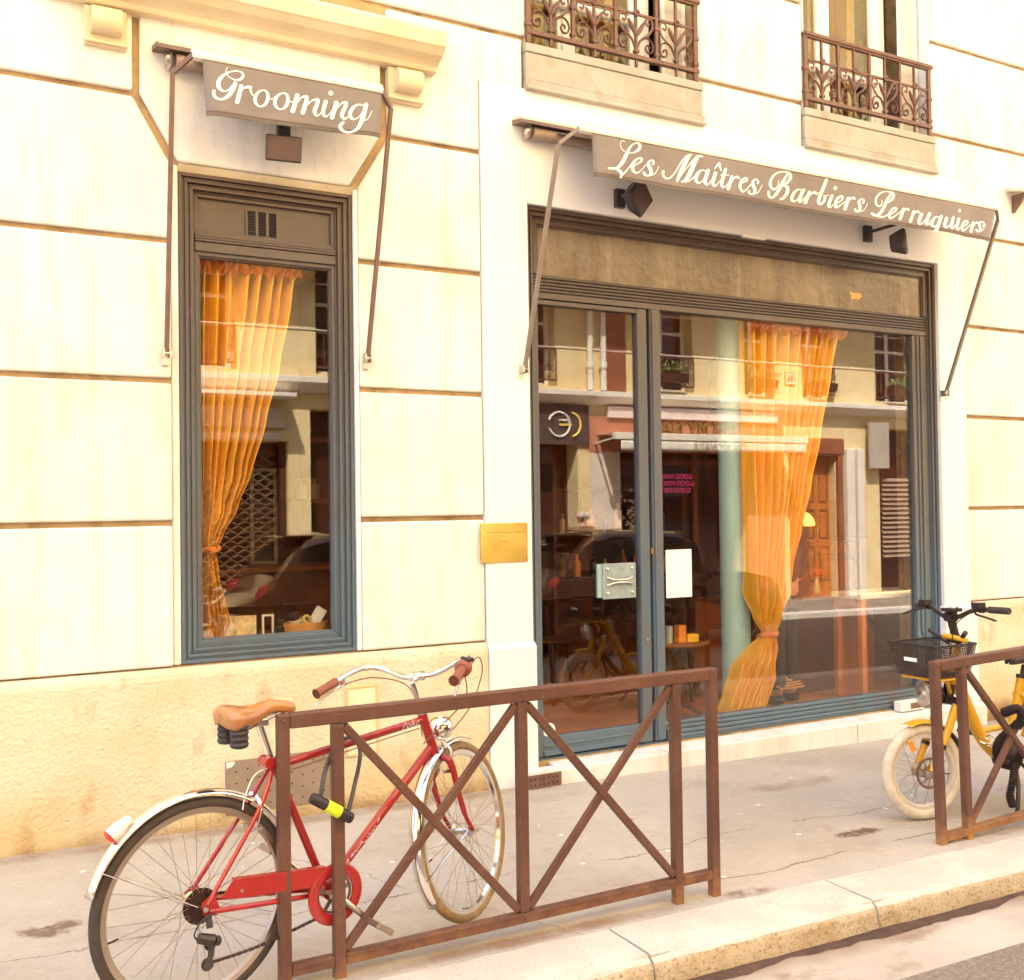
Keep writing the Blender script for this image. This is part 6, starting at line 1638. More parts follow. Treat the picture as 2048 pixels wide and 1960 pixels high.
# front rack and mesh basket, fixed to the head
BK0, BK1, BW = -.262, .055, .145
bk_ = empty('front_basket', parent=yb)
zb_, zt_ = .765, .932
m = MB()
def cn(fx, fz, sy):                 # tapered basket corner positions
    t = fz
    x = (BK0 + (BK1 - BK0) * fx); xc = (BK0 + BK1) / 2
    k = .84 + .16 * t
    return Vector((xc + (x - xc) * k, sy * BW * k, zb_ + (zt_ - zb_) * t))
for (A_, B_) in (((0, -1), (1, -1)), ((1, -1), (1, 1)), ((1, 1), (0, 1)), ((0, 1), (0, -1))):
    L_ = 26
    for i in range(L_ + 1):
        f = i / L_
        for t0, t1 in ((0, 1),):
            p0 = cn(A_[0], t0, A_[1]).lerp(cn(B_[0], t0, B_[1]), f); p1 = cn(A_[0], t1, A_[1]).lerp(cn(B_[0], t1, B_[1]), f)
            m.tube([p0, p1], .0021, 4)
    for j in range(15):
        t = j / 14; m.tube([cn(A_[0], t, A_[1]), cn(B_[0], t, B_[1])], .0021, 4)
for i in range(20):
    f = i / 19; m.tube([cn(0, 0, -1).lerp(cn(1, 0, -1), f), cn(0, 0, 1).lerp(cn(1, 0, 1), f)], .0028, 4)
for i in range(20):
    f = i / 19; m.tube([cn(0, 0, -1).lerp(cn(0, 0, 1), f), cn(1, 0, -1).lerp(cn(1, 0, 1), f)], .0028, 4)
m.build('mesh_wall', mat('basket_mesh', (0.06, 0.036, 0.03), 0.55), bk_)
m = MB()
rim = [cn(0, 1, -1), cn(1, 1, -1), cn(1, 1, 1), cn(0, 1, 1)]
m.tube(rim, .006, 8, closed=True); m.tube([rim[1] + Vector((.02, 0, 0)), rim[1].lerp(rim[2], .5) + Vector((.035, 0, .004)), rim[2] + Vector((.02, 0, 0))], .004, 6)
m.build('rim_wire', 'black_plastic', bk_, True)
pl = cn(1, .55, -1).lerp(cn(0, .55, -1), .45) + Vector((0, -.006, 0))
m = MB(); m.obox(pl, (.075, .003, .018)); m.build('label_plate', 'paper', bk_)
pl = cn(1, .55, 0)
m = MB(); m.obox(cn(1, .52, -.1) + Vector((.006, 0, 0)), (.003, .085, .02)); m.build('label_plate', 'paper', bk_)
m = MB(); m.box(BK0 + .02, BK1 - .05, -.12, .12, zb_ - .022, zb_ - .008); m.build('rack', 'bike_yellow', yb, bevel=.006)
m = MB()
for s in (-1, 1): m.tube([(-.10, s * .09, zb_ - .02), (-.19, s * .03, .66)], .011, 8)
m.build('rack_strut', 'bike_yellow', yb, True)
# big round headlamp under the rack
hy2 = empty('headlamp', parent=yb)
c_ = Vector((-.118, -.0, .655)); d_ = Vector((1, 0, -.05)).normalized()
m = MB(); m.lathe([(.03, -.09), (.05, -.08), (.066, -.045), (.072, .0), (.072, .012)], c_ + Vector((.05, 0, 0)), d_, 28); m.xf(YS).build('shell', 'black_plastic', hy2, True)
m = MB(); m.lathe([(.070, .01), (.062, .02), (.038, .026), (1e-5, .029)], c_ + Vector((.05, 0, 0)), d_, 28); m.xf(YS).build('lens', mat('lamp_glass', (0.55, 0.52, 0.47), 0.12, 0.7, var=0.3, scale=60), hy2, True)
m = MB(); m.torus(c_ + Vector((.062, 0, 0)), d_, .070, .005, 32, 6); m.lathe([(.03, .0262), (.024, .031), (1e-5, .033)], c_ + Vector((.05, 0, 0)), d_, 16); m.xf(YS).build('bezel', 'steel', hy2, True)
m = MB(); m.sphere(YS(c_ + Vector((.0, .035, .075))), .026, 10); m.build('position_light', 'reflector_clear', hy2, True)
# mudguards
fender(yb, fy, RY_ + .022, 70, 128, .085, 'bike_yellow', YS)
fender(yb, fy, RY_ + .022, 128, 205, .075, 'black_plastic', YS)
fender(yb, (-1.08, RY_), RY_ + .022, 20, 165, .085, 'bike_yellow')
# disc brake
bd = empty('disc_brake', parent=yb)
m = MB(); m.lathe([(.068, 0), (.082, 0), (.082, .002), (.068, .002)], (fy[0], .052, fy[1]), (0, 1, 0), 36, close=True)
for k in range(10):
    a = 2 * PI * k / 10; m.bar((fy[0] + .022 * math.cos(a), .053, fy[1] + .022 * math.sin(a)), (fy[0] + .07 * math.cos(a + .5), .053, fy[1] + .07 * math.sin(a + .5)), .005, .002, (0, 1, 0))
m.xf(lambda p: YS((p.x, p.y, p.z))).build('rotor', mat('rotor', (.32, .20, .14), .35, .8), bd)
m = MB(); m.obox((fy[0] - .055, .062, fy[1] + .075), (.035, .03, .07), RY(30)); m.xf(YS).build('caliper', 'black_plastic', bd, bevel=.005)
m = MB(); m.obox(YS((fy[0] + .01 + .075, .034, fy[1] + .145)), (.03, .008, .062), SY @ RY(22)); m.build('spoke_reflector', 'amber', yb, bevel=.004)
# cranks, pedals, motor, stand, lock chain
m = MB(); m.lathe([(.06, -.05), (.075, -.04), (.075, .04), (.06, .05)], (-.66, 0, .262), (0, 1, 0), 24); m.build('motor', 'black_plastic', yb, True)
for s, a in ((1, R(225)), (-1, R(45))):
    e = Vector((-.66 + .165 * math.cos(a), s * .085, .262 + .165 * math.sin(a)))
    m = MB(); m.tube([(-.66, s * .06, .262), e], .011, 8); m.build('crank_arm', 'black_plastic', yb, True)
    pd = empty('pedal', parent=yb)
    m = MB(); m.obox(e + Vector((0, s * .06, 0)), (.095, .10, .026), RY(-12)); m.build('body', 'black_plastic', pd, bevel=.006)
    m = MB(); m.obox(e + RY(-12) @ Vector((.049, s * .06, 0)), (.006, .05, .014), RY(-12)); m.obox(e + RY(-12) @ Vector((-.049, s * .06, 0)), (.006, .05, .014), RY(-12)); m.build('reflector', 'amber', pd)
m = MB(); m.tube(spline([(-.64, .05, .25), (-.62, .10, .15), (-.55, .15, .03), (-.53, .16, .012)], 5), .012, 8); m.build('kick_stand', 'black_plastic', yb, True)
m = MB(); m.torus((-.24, .03, .56), (0, 1, .2), .03, .005, 16, 6); m.torus((-.27, .035, .52), (1, .3, .4), .028, .005, 16, 6); m.torus((-.47, .05, .375), (1, .4, .1), .03, .005, 16, 6); m.torus((-.43, .05, .38), (.1, .4, 1), .03, .005, 16, 6); m.build('chain_links', 'chrome', yb, True)
# black fabric chain sleeve round frame and barrier crossing
ls = empty('lock_sleeve', (5.13, -1.85, .33), 'black ruched fabric lock sleeve knotted round the yellow bicycle and barrier', 'bicycle lock')
P_ = spline([onY(2008, 1425, -1.90), onY(2036, 1418, -1.99), onY(2046, 1440, -2.0), onY(2018, 1462, -1.90), onY(1996, 1490, -1.80), onY(2000, 1520, -1.76), onY(2030, 1530, -1.76), onY(2044, 1500, -1.78)], 40)
rr = random.Random(8)
m = MB(); m.tube(P_, [.021 + .0035 * math.sin(1.3 * k) + .0025 * math.sin(2.9 * k) + rr.uniform(-.0012, .0012) for k in range(len(P_))], 12)
P2 = spline([onY(2030, 1525, -1.80), onY(2026, 1560, -1.83), onY(2020, 1590, -1.83), onY(2026, 1612, -1.83)], 40)
m.tube(P2, [.019 + .0035 * math.sin(1.3 * k) + rr.uniform(-.0012, .0012) for k in range(len(P2))], 12); m.build('sleeve', mat('sleeve_cloth', (.03, .017, .015), .8, var=.3, scale=40), ls, True)
# ------------------------------------------------------------------ the far side of the street (seen in the shop glass)
FY = -9.82
def mir(x, y, Yv):                # photo pixel of a reflection, at mirrored depth Yv behind the glass -> real point
    p = onY(x, y, Yv); return Vector((p.x, 2 * 0.087 - Yv, p.z))
mixed('far_stone', [((0.72, 0.545, 0.265), None), ((0.79, 0.64, 0.37), f_noise(1.2, 0.42, 0.62, 0.9)), ((0.5, 0.30, 0.10), f_noise(4, 0.58, 0.75, 0.4))], 0.85, 0.2, 0.1, 30)
mat('far_dark', (0.075, 0.028, 0.016), 0.45, var=0.2)
mat('far_brown', (0.26, 0.085, 0.035), 0.6, var=0.2, scale=2)
mat('far_pink', (0.50, 0.19, 0.10), 0.7, var=0.1)
mat('far_white', (0.78, 0.70, 0.58), 0.6, var=0.05)
mat('far_glass', (0.06, 0.022, 0.012), 0.06, var=0.1)
fb = empty('facing_building', (8, FY - 3, -0.2), 'pale stone building across the street, mirrored in the shop windows', 'building')
ops = [(-3.2, -2.0, 3.75, 5.6), (-0.4, 0.8, 3.75, 5.6), (2.3, 3.6, 3.75, 5.6), (4.85, 6.1, 3.75, 5.6), (7.9, 9.17, 3.75, 5.6), (11.05, 12.19, 3.75, 5.6), (13.46, 14.2, 3.75, 5.6), (14.97, 15.83, 3.75, 5.6), (17.04, 18.3, 3.75, 5.6), (20, 21.2, 3.75, 5.6)]
gops = [(-4.6, 1.6, -0.3, 3.2), (2.2, 4.4, -0.3, 2.68), (4.75, 7.3, -0.3, 3.2), (8.0, 9.6, -0.3, 2.75), (10.5, 13.5, -0.3, 2.9), (15.05, 15.82, -0.3, 2.6), (17.1, 19.4, -0.3, 3.2)]
m = MB()
for t in tiles(-7, 26, -0.5, 15, ops + gops): m.box(t[0], t[1], FY - 0.5, FY, t[2], t[3])
fw = m.build('wall', 'far_stone', fb)
m = MB(); m.box(-7, 26, FY - 8, FY - 0.5, 14.8, 15).box(-7, 26, FY - 8, FY - 7.8, -.5, 14.8).box(-7, -6.8, FY - 7.8, FY - .5, -.5, 14.8).box(25.8, 26, FY - 7.8, FY - .5, -.5, 14.8); m.build('roof', 'far_brown', fb)
m = MB(); m.prism([(FY, 3.44), (FY + 0.12, 3.48), (FY + 0.24, 3.58), (FY + 0.24, 3.66), (FY, 3.70)], -7, 26, 'x'); m.build('ledge', 'far_white', fb)
m = MB(); m.box(-7, 26, FY, FY + 0.75, 5.72, 5.86); m.build('balcony_slab', 'far_stone', fb)
m = MB(); m.box(-7, 26, FY + 0.70, FY + 0.73, 6.7, 6.75)
for k in range(220): m.box(-7 + k * 0.15, -6.985 + k * 0.15, FY + .705, FY + .725, 5.86, 6.7)
m.build('balcony_rail', 'iron', fb)
for i in range(1, 4):
    m = MB(); m.box(-7, 26, FY, FY + 0.015, 3.7 + i * 0.72, 3.715 + i * 0.72); m.build('string_course', 'far_white', fb)
for k, (x0, x1, z0, z1) in enumerate(ops):
    w = empty('window', parent=fb)
    m = MB(); rframe(m, x0, x1, z0, z1, 0.07, FY - 0.30, FY - 0.25); m.box((x0 + x1) / 2 - 0.05, (x0 + x1) / 2 + 0.05, FY - .30, FY - .25, z0 + .07, z1 - .07).box(x0 + .07, x1 - .07, FY - .295, FY - .255, z1 - .75, z1 - .69)
    m.build('frame', 'far_white', w)
    m = MB(); m.box(x0, x1, FY - 0.29, FY - 0.28, z0, z1); m.build('pane', 'far_glass', w)
    m = MB()
    m.box(x0, x1, FY + 0.02, FY + 0.05, z0 + 0.62, z0 + 0.66).box(x0, x1, FY + 0.02, FY + 0.05, z0 + 0.08, z0 + 0.11)
    n = int((x1 - x0) / 0.12)
    for j in range(n + 1):
        x = x0 + (x1 - x0) * j / n; m.box(x - 0.008, x + 0.008, FY + .028, FY + .042, z0 + .1, z0 + .64)
        if j < n: m.torus((x + 0.06, FY + 0.035, z0 + 0.3), (0, 1, 0), 0.045, 0.008, 12, 5)
    m.build('railing', 'iron', w)
# ground floor backs
for k, (x0, x1, z0, z1) in enumerate(gops):
    m = MB(); m.box(x0, x1, FY - 0.49, FY - 0.44, z0, z1); m.build('shop_pane', 'far_glass', fb)
    n = max(2, int((x1 - x0) / 0.9))
    m = MB()
    for j in range(n + 1):
        x = x0 + (x1 - x0) * j / n; m.box(max(x0, x - 0.05), min(x1, x + 0.05), FY - 0.44, FY - 0.36, z0, z1)
    m.box(x0, x1, FY - .44, FY - .38, z0, 0.35).box(x0, x1, FY - .44, FY - .38, z1 - .5, z1 - .42)
    m.build('shop_joinery', ('far_brown', 'far_dark', 'far_brown', 'far_dark', 'far_brown', 'far_brown', 'far_dark')[k], fb, bevel=0.006)
# rain pipes
for x in (9.85, 10.13):
    m = MB(); m.tube([(x, FY + 0.07, 3.7), (x, FY + 0.07, 9.5)], 0.055, 12)
    for z in (4.15, 5.2, 6.0): m.lathe([(0.07, -0.06), (0.075, 0), (0.07, 0.06)], (x, FY + 0.07, z), (0, 0, 1), 12)
    m.build('rain_pipe', 'far_white', fb, True)
m = MB(); m.box(10.2, 10.66, FY - .0, FY + 0.012, 3.7, 6.3); m.build('brown_panel', 'far_brown', fb)
# shop fasciae
m = MB(); m.box(7.6, 9.82, FY, FY + 0.05, 2.72, 3.42); m.build('dark_fascia', mat('fascia_dark', (0.085, 0.055, 0.045), 0.6), fb)
m = MB(); m.box(9.83, 14.4, FY, FY + 0.04, 2.60, 3.25); m.build('pink_fascia', 'far_pink', fb)
m = MB(); m.box(10.2, 14.2, FY, FY + 0.10, 3.22, 3.43); m.build('light_box', mat('pale_pink', (0.80, 0.64, 0.56), 0.6), fb, bevel=0.01)
m = MB(); m.box(9.83, 10.49, FY, FY + 0.03, -0.3, 2.6); m.build('pink_pilaster', mat('pilaster_pale', (0.74, 0.60, 0.48), 0.7), fb)
m = MB(); m.box(13.45, 14.4, FY, FY + 0.03, -0.3, 2.6); m.build('pink_pilaster', 'far_pink', fb)
m = MB(); m.box(14.5, 16.0, FY, FY + .10, 2.62, 2.95).box(14.55, 15.0, FY, FY + .08, -.3, 2.6).box(15.84, 15.98, FY, FY + .08, -.3, 2.6); m.build('door_surround', 'far_brown', fb, bevel=0.02)
for x0, x1 in ((16.05, 16.28), (16.36, 16.55)):
    m = MB(); m.box(x0, x1, FY, FY + 0.12, -0.3, 2.75); m.build('white_pilaster', 'far_white', fb, bevel=0.02)
m = MB()
for k in range(17): m.obox((17.55, FY + 0.02, 0.5 + k * 0.1), (0.8, 0.012, 0.08), RX(35))
m.build('louvre_shutter', mat('louvre', (0.30, 0.20, 0.13), .6), fb)
# carved door
for k in range(2):
    x0 = 15.06 + k * 0.38
    m = MB(); m.box(x0, x0 + 0.37, FY - 0.2, FY - 0.15, -0.3, 2.58); d_ = m.build('entrance_door', 'wood_orange', fb, bevel=0.006)
    for z0, z1 in ((0.05, 0.75), (0.9, 1.5), (1.65, 2.45)):
        m = MB(); rframe(m, x0 + .06, x0 + .31, z0, z1, 0.03, FY - 0.14, FY - 0.16); m.build('door_panel', 'wood_brown', d_)
def wtext(body, size, ext, c, m_, name, parent):
    """lettering that faces the shop (+Y)"""
    t = text_mesh(body, size, ext)
    t.xf(lambda p: (c[0] - p.x, c[1] + p.z, c[2] + p.y))
    return t.build(name, m_, parent)
mat('letter_dark', (0.12, 0.055, 0.03), 0.4)
mat('letter_gold', (0.45, 0.26, 0.08), 0.35, 0.6)
s1 = empty('shop_sign', (12.05, FY + 0.05, 2.9), 'raised OH MY NAILS letters on the pink fascia opposite', 'sign')
wtext('OH MY NAILS', 0.36, 0.02, (12.05, FY + 0.07, 3.06), 'letter_gold', 'lettering', s1)
na = empty('nail_shop_awning', (12.1, FY + 0.5, 2.6), 'cream awning with an OH MY NAILS valance on the building opposite', 'awning')
m = MB(); m.box(9.9, 14.37, FY + 0.66, FY + 0.76, 2.78, 2.90); m.build('front_bar', 'far_white', na, bevel=0.01)
m = MB(); m.grid(lambda u, v: (10.0 + 4.3 * u, FY + 0.05 + 0.66 * v, 2.915 - 0.02 * v), 10, 4); m.build('canopy', 'far_white', na, solid=0.006)
m = MB(); m.grid(lambda u, v: (10.03 + 4.3 * u, FY + 0.74 + 0.012 * math.sin(40 * u) * v, 2.78 - 0.19 * v), 60, 3); v_ = m.build('valance', 'far_white', na, True, solid=0.004)
wtext('OH MY NAILS', 0.20, 0.004, (12.2, FY + 0.765, 2.685), mat('letter_faint', (0.52, 0.44, 0.32), 0.7), 'lettering', v_)
for x in (9.95, 14.3):
    m = MB(); m.bar((x, FY + 0.05, 2.75), (x, FY + 0.7, 2.82), 0.03, 0.03); m.build('arm', 'far_white', na)
ne = empty('neon_sign', (12.0, FY - 0.3, 1.9), 'pink neon words GOOD NAILS GOOD MOOD GOOD DAY in the nail shop window', 'neon sign')
for j, t in enumerate(('GOOD NAILS', 'GOOD MOOD', 'GOOD DAY')):
    wtext(t, 0.135, 0.004, (11.98, FY - 0.3, 2.17 - 0.13 * j), mat('neon_pink', (0.9, 0.1, 0.3), 0.5, emit=(1.0, 0.08, 0.25), estr=0.45), 'neon_line', ne)
m = MB(); m.box(11.70, 12.27, FY - 0.34, FY - 0.33, 1.80, 2.24); m.build('backing', 'far_dark', ne)
# round emblem on the dark fascia
eb = empty('round_emblem', (9.25, FY + 0.06, 3.07), 'white and yellow ring emblem on the dark fascia opposite', 'emblem')
def arc(cx, cz, r, a0, a1, w, m_, nm, yy):
    pts = [(cx - r * math.cos(R(a)), yy, cz + r * math.sin(R(a))) for a in [a0 + (a1 - a0) * k / 30 for k in range(31)]]
    MB().tube(pts, w, 8, flat=(0.35, 1.0) if 0 else None).build(nm, m_, eb, True)
mat('emblem_yellow', (0.85, 0.62, 0.12), 0.5)
yy = FY + 0.06
arc(9.20, 3.07, 0.215, 20, 340, 0.022, 'far_white', 'ring', yy)
arc(9.42, 3.07, 0.215, 100, 260, 0.022, 'emblem_yellow', 'arc', yy)
m = MB(); m.box(9.20, 9.46, yy - .015, yy + .015, 3.045, 3.085); m.build('bar', 'emblem_yellow', eb)
m = MB(); m.box(9.20, 9.36, yy - .015, yy + .015, 3.13, 3.165); m.build('bar', 'far_white', eb)
# house number plate
hn = empty('house_number', (14.62, FY + 0.02, 4.05), 'square number plate 96 between two windows opposite', 'number plate')
m = MB(); m.box(14.49, 14.75, FY, FY + 0.02, 4.0, 4.26); m.build('plate', 'far_brown', hn)
m = MB(); m.box(14.51, 14.73, FY + .02, FY + 0.024, 4.02, 4.24); m.build('field', 'far_white', hn)
wtext('96', 0.2, 0.003, (14.62, FY + 0.028, 4.13), 'letter_dark', 'digits', hn)
# projecting board sign
m = MB(); m.box(16.63, 17.19, FY + 0.14, FY + 0.20, 2.34, 3.30)
hs = empty('board_sign', (16.9, FY + .17, 2.34), 'blank grey board sign hanging over the shutters opposite', 'sign')
m.build('board', mat('sign_grey', (0.42, 0.36, 0.28), 0.6), hs, bevel=0.004)
m = MB(); m.box(16.7, 16.74, FY, FY + .15, 3.2, 3.24).box(17.08, 17.12, FY, FY + .15, 3.2, 3.24); m.build('bracket', 'iron', hs)
# left part: cream sign band and roller grille
s2 = empty('shop_sign', (3.3, FY + .05, 2.88), 'cream sign band with brown letters above a roller grille opposite', 'sign')
m = MB(); m.box(2.0, 4.33, FY, FY + 0.06, 2.88, 3.19); m.build('board', 'far_white', s2, bevel=0.01)
m = MB(); m.box(2.0, 4.27, FY, FY + 0.05, 2.70, 2.80); m.build('lower_board', 'far_white', s2, bevel=0.008)
m = MB(); m.box(2.0, 4.4, FY, FY + 0.5, 3.32, 3.38); m.build('canopy_edge', 'far_white', s2)
wtext('du', 0.2, 0.004, (3.0, FY + 0.066, 3.03), 'letter_gold', 'lettering', s2)
rg = empty('roller_grille', (3.3, FY - 0.2, -0.1), 'wavy wire roller grille over a shop opposite', 'grille')
m = MB()
for k in range(34):
    z = 0.15 + k * 0.072
    ph = (k % 2) * PI
    m.tube([(2.25 + 0.025 * j, FY - 0.16, z + 0.024 * math.sin(j * 0.75 + ph)) for j in range(80)], 0.006, 4)
w_ = m.build('wire_mesh', mat('wire', (0.62, 0.42, 0.22), 0.4, 0.5), rg, True); w_['kind'] = 'stuff'
m = MB(); m.box(2.2, 2.25, FY - .2, FY - .12, -.3, 2.68).box(4.3, 4.4, FY - .2, FY - .12, -.3, 2.68); m.build('guide', 'far_dark', rg)

# planters with leaves on the window rails opposite
def planter(x, label):
    p = empty('window_planter', (x, FY + 0.12, 3.86), label, 'planter', 'planters on the railings opposite')
    m = MB(); m.prism([(FY + .05, 3.90), (FY + .2, 3.90), (FY + .23, 4.06), (FY + .05, 4.06)], x - 0.33, x + 0.33, 'x'); m.build('box', 'far_dark', p)
    rr = random.Random(int(x * 10)); m = MB()
    for k in range(260):
        c = Vector((x + rr.gauss(0, 0.18), FY + 0.14 + rr.gauss(0, 0.05), 4.12 + abs(rr.gauss(0, 0.07))))
        a = Vector((rr.uniform(-1, 1), rr.uniform(-1, 1), rr.uniform(-1, 1))).normalized(); e = a.orthogonal().normalized()
        s = rr.uniform(0.02, 0.04); m.add([c - a * s, c + e * s * .5, c + a * s, c - e * s * .5], [(0, 1, 2, 3)])
    f = m.build('foliage', mat('leaf_green', (0.16, 0.19, 0.05), 0.6, var=0.4, scale=9), p); f['kind'] = 'stuff'
for x, s in ((11.6, 'leftmost in the reflection'), (13.8, 'seen through the curtain, nearer the number plate'), (15.4, 'right of the number plate'), (17.65, 'rightmost')):
    planter(x, 'dark window planter of green leaves opposite, ' + s)
# flowering branch in the nail shop
fl = empty('flower_branch', (10.9, FY - 0.25, -0.2), 'white flowering branch behind the nail shop glass opposite', 'plant')
rr = random.Random(2); m = MB()
for k in range(7):
    a = rr.uniform(-0.5, 0.5); m.tube([(10.85, FY - .25, 0.4), (10.85 + a * .4, FY - .25, 1.1), (10.85 + a, FY - .28, 1.5 + rr.uniform(0, .4))], 0.01, 5)
m.build('branch', 'wood_dark', fl)
m = MB()
for k in range(70): m.sphere((10.85 + rr.gauss(0, 0.18), FY - 0.2 + rr.uniform(-.05, .05), 1.35 + rr.gauss(0, 0.28)), rr.uniform(0.02, 0.035), 6)
m.build('blossom', 'far_white', fl, True)

# ------------------------------------------------------------------ parked cars (reflected)
def car(name, label, x0, length, yside, hgt, paint, seed=0):
    """hatchback heading +X, rear bumper at x0, shop-facing side at yside"""
    W_ = 1.72; yc = yside - W_ / 2
    zg = gz(x0 + length / 2) - KH
    c = empty(name, (x0 + length / 2, yc, zg), label, 'car', 'cars parked across the road')
    L = length
    top = [(0.0, 0.62), (0.02, 0.85), (0.06, 0.98), (0.10, 1.16), (0.15, 1.36), (0.20, 1.47), (0.28, hgt), (0.42, hgt), (0.55, hgt - 0.03), (0.62, 1.38), (0.70, 1.15), (0.76, 0.99), (0.84, 0.94), (0.93, 0.86), (0.98, 0.74), (1.0, 0.55)]
    belt = 0.93
    def topz(t):
        for (a, za), (b_, zb) in zip(top, top[1:]):
            if a <= t <= b_:
                f = (t - a) / (b_ - a); return za + (zb - za) * f
        return top[-1][1]
    ts = sorted(set([a for a, _ in top] + [k / 30 for k in range(31)]))
    def sect(t):
        tz = topz(t); e = 1 - 0.16 * max(0, (abs(t - 0.5) - 0.36) / 0.14) ** 2
        hw = W_ / 2 * e
        bz = min(belt, tz - 0.03)
        gw = hw * (0.97 - 0.25 * max(0, tz - bz) / 0.6)
        zb_ = 0.22
        return [(hw * 0.93, zb_), (hw * 0.985, 0.40), (hw, 0.58), (hw * 0.985, 0.78 if bz > 0.8 else bz * .9), (hw * 0.95, bz), (gw, tz - 0.035 if tz - bz > 0.1 else bz + (tz - bz) * 0.6), (gw * 0.86, tz), (0, tz + 0.015)]
    m = MB(); S = [sect(t) for t in ts]; n = len(S[0])
    for s_ in (1, -1):
        k0 = len(m.v)
        for t, sc in zip(ts, S):
            for (y, z) in sc: m.v.append(Vector((x0 + L * t, yc + s_ * y, zg + z)))
        for i in range(len(ts) - 1):
            for j in range(n - 1):
                q = (k0 + i * n + j, k0 + (i + 1) * n + j, k0 + (i + 1) * n + j + 1, k0 + i * n + j + 1)
                m.f.append(q if s_ < 0 else tuple(reversed(q)))
        for i, rev in ((0, False), (len(ts) - 1, True)):
            m.f.append(tuple(k0 + i * n + j for j in (range(n) if rev == (s_ > 0) else range(n - 1, -1, -1))))
    body = m.build('body', paint, c, True, ang=50)
    gm = MAT.get('car_glass') or mat('car_glass', (0.02, 0.014, 0.012), 0.05, var=0.05)
    for s_ in (1, -1):
        for ta, tb, nm in ((0.17, 0.355, 'rear_side_window'), (0.37, 0.62, 'front_side_window')):
            m = MB()
            def gf(u, v):
                t = ta + (tb - ta) * u; sc = sect(t); (y0, z0), (y1, z1) = sc[4], sc[5]
                f = 0.08 + 0.86 * v; return (x0 + L * t, yc + s_ * (y0 + (y1 - y0) * f + 0.006), zg + z0 + (z1 - z0) * f)
            m.grid(gf, 8, 4, flip=s_ < 0); m.build(nm, gm, c, True)
    m = MB(); m.grid(lambda u, v: (x0 + L * (0.083 + 0.10 * v) - 0.008, yc + (u - .5) * 2 * (0.62 - 0.10 * v), zg + topz(0.083 + 0.10 * v) + 0.008), 6, 5); m.build('rear_window', gm, c, True)
    m = MB(); m.grid(lambda u, v: (x0 + L * (0.60 + 0.15 * v) + 0.008, yc + (u - .5) * 2 * (0.56 + 0.1 * v), zg + topz(0.60 + 0.15 * v) + 0.01), 6, 5, flip=True); m.build('windscreen', gm, c, True)
    m = MB(); m.box(x0 + 0.12 * L, x0 + 0.22 * L, yc - 0.52, yc + 0.52, zg + hgt - 0.035, zg + hgt - 0.005); m.build('spoiler', paint, c, bevel=0.012)
    for s_ in (1, -1):
        m = MB(); m.sphere((x0 + 0.055 * L, yc + s_ * 0.66, zg + 0.84), 0.135, 14, (0.85, 0.8, 1.2)); m.build('tail_light', mat('tail_red', (0.75, 0.03, 0.02), 0.2), c, True)
        m = MB(); m.sphere((x0 + 0.955 * L, yc + s_ * 0.60, zg + 0.66), 0.12, 14, (1, 1, 0.8)); m.build('headlight', 'chrome', c, True)
        m = MB(); m.sphere((x0 + 0.66 * L, yc + s_ * 0.93, zg + 0.98), 0.09, 12, (0.7, 1, 0.7)); m.build('wing_mirror', paint, c, True)
    m = MB(); m.box(x0 - 0.03, x0 + 0.1, yc - 0.72, yc + 0.72, zg + 0.36, zg + 0.58); m.build('rear_bumper', 'black_plastic', c, bevel=0.04, bseg=3)
    m = MB(); m.box(x0 - 0.04, x0 - 0.03, yc - 0.26, yc + 0.26, zg + 0.46, zg + 0.57); m.build('number_plate', 'far_white', c)
    for t in (0.19, 0.80):
        for s_ in (1, -1):
            w = empty('wheel', parent=c)
            p = (x0 + L * t, yc + s_ * 0.76, zg + 0.31)
            m = MB(); m.lathe([(0.20, -0.09), (0.29, -0.095), (0.31, -0.07), (0.31, 0.07), (0.29, 0.095), (0.20, 0.09)], p, (0, 1, 0), 28); m.build('tyre', 'rubber', w, True)
            m = MB(); m.lathe([(0.205, 0.0), (0.2, 0.096), (0.18, 0.09), (0.06, 0.07), (0.05, 0.09), (1e-5, 0.092)], p, (0, s_, 0), 24); m.build('rim', 'steel', w, True)
    return c
mat('car_black', (0.15, 0.078, 0.058), 0.10, var=0.05, coat=0.6)
mat('car_grey', (0.16, 0.075, 0.045), 0.15, var=0.05, coat=0.6)
car('parked_car', 'dark grey hatchback mirrored low in the narrow window', 2.62, 3.45, -4.95, 1.52, 'car_grey')
car('parked_car', 'black hatchback with red tail lights mirrored in the shop door', 6.15, 3.8, -4.95, 1.54, 'car_black')

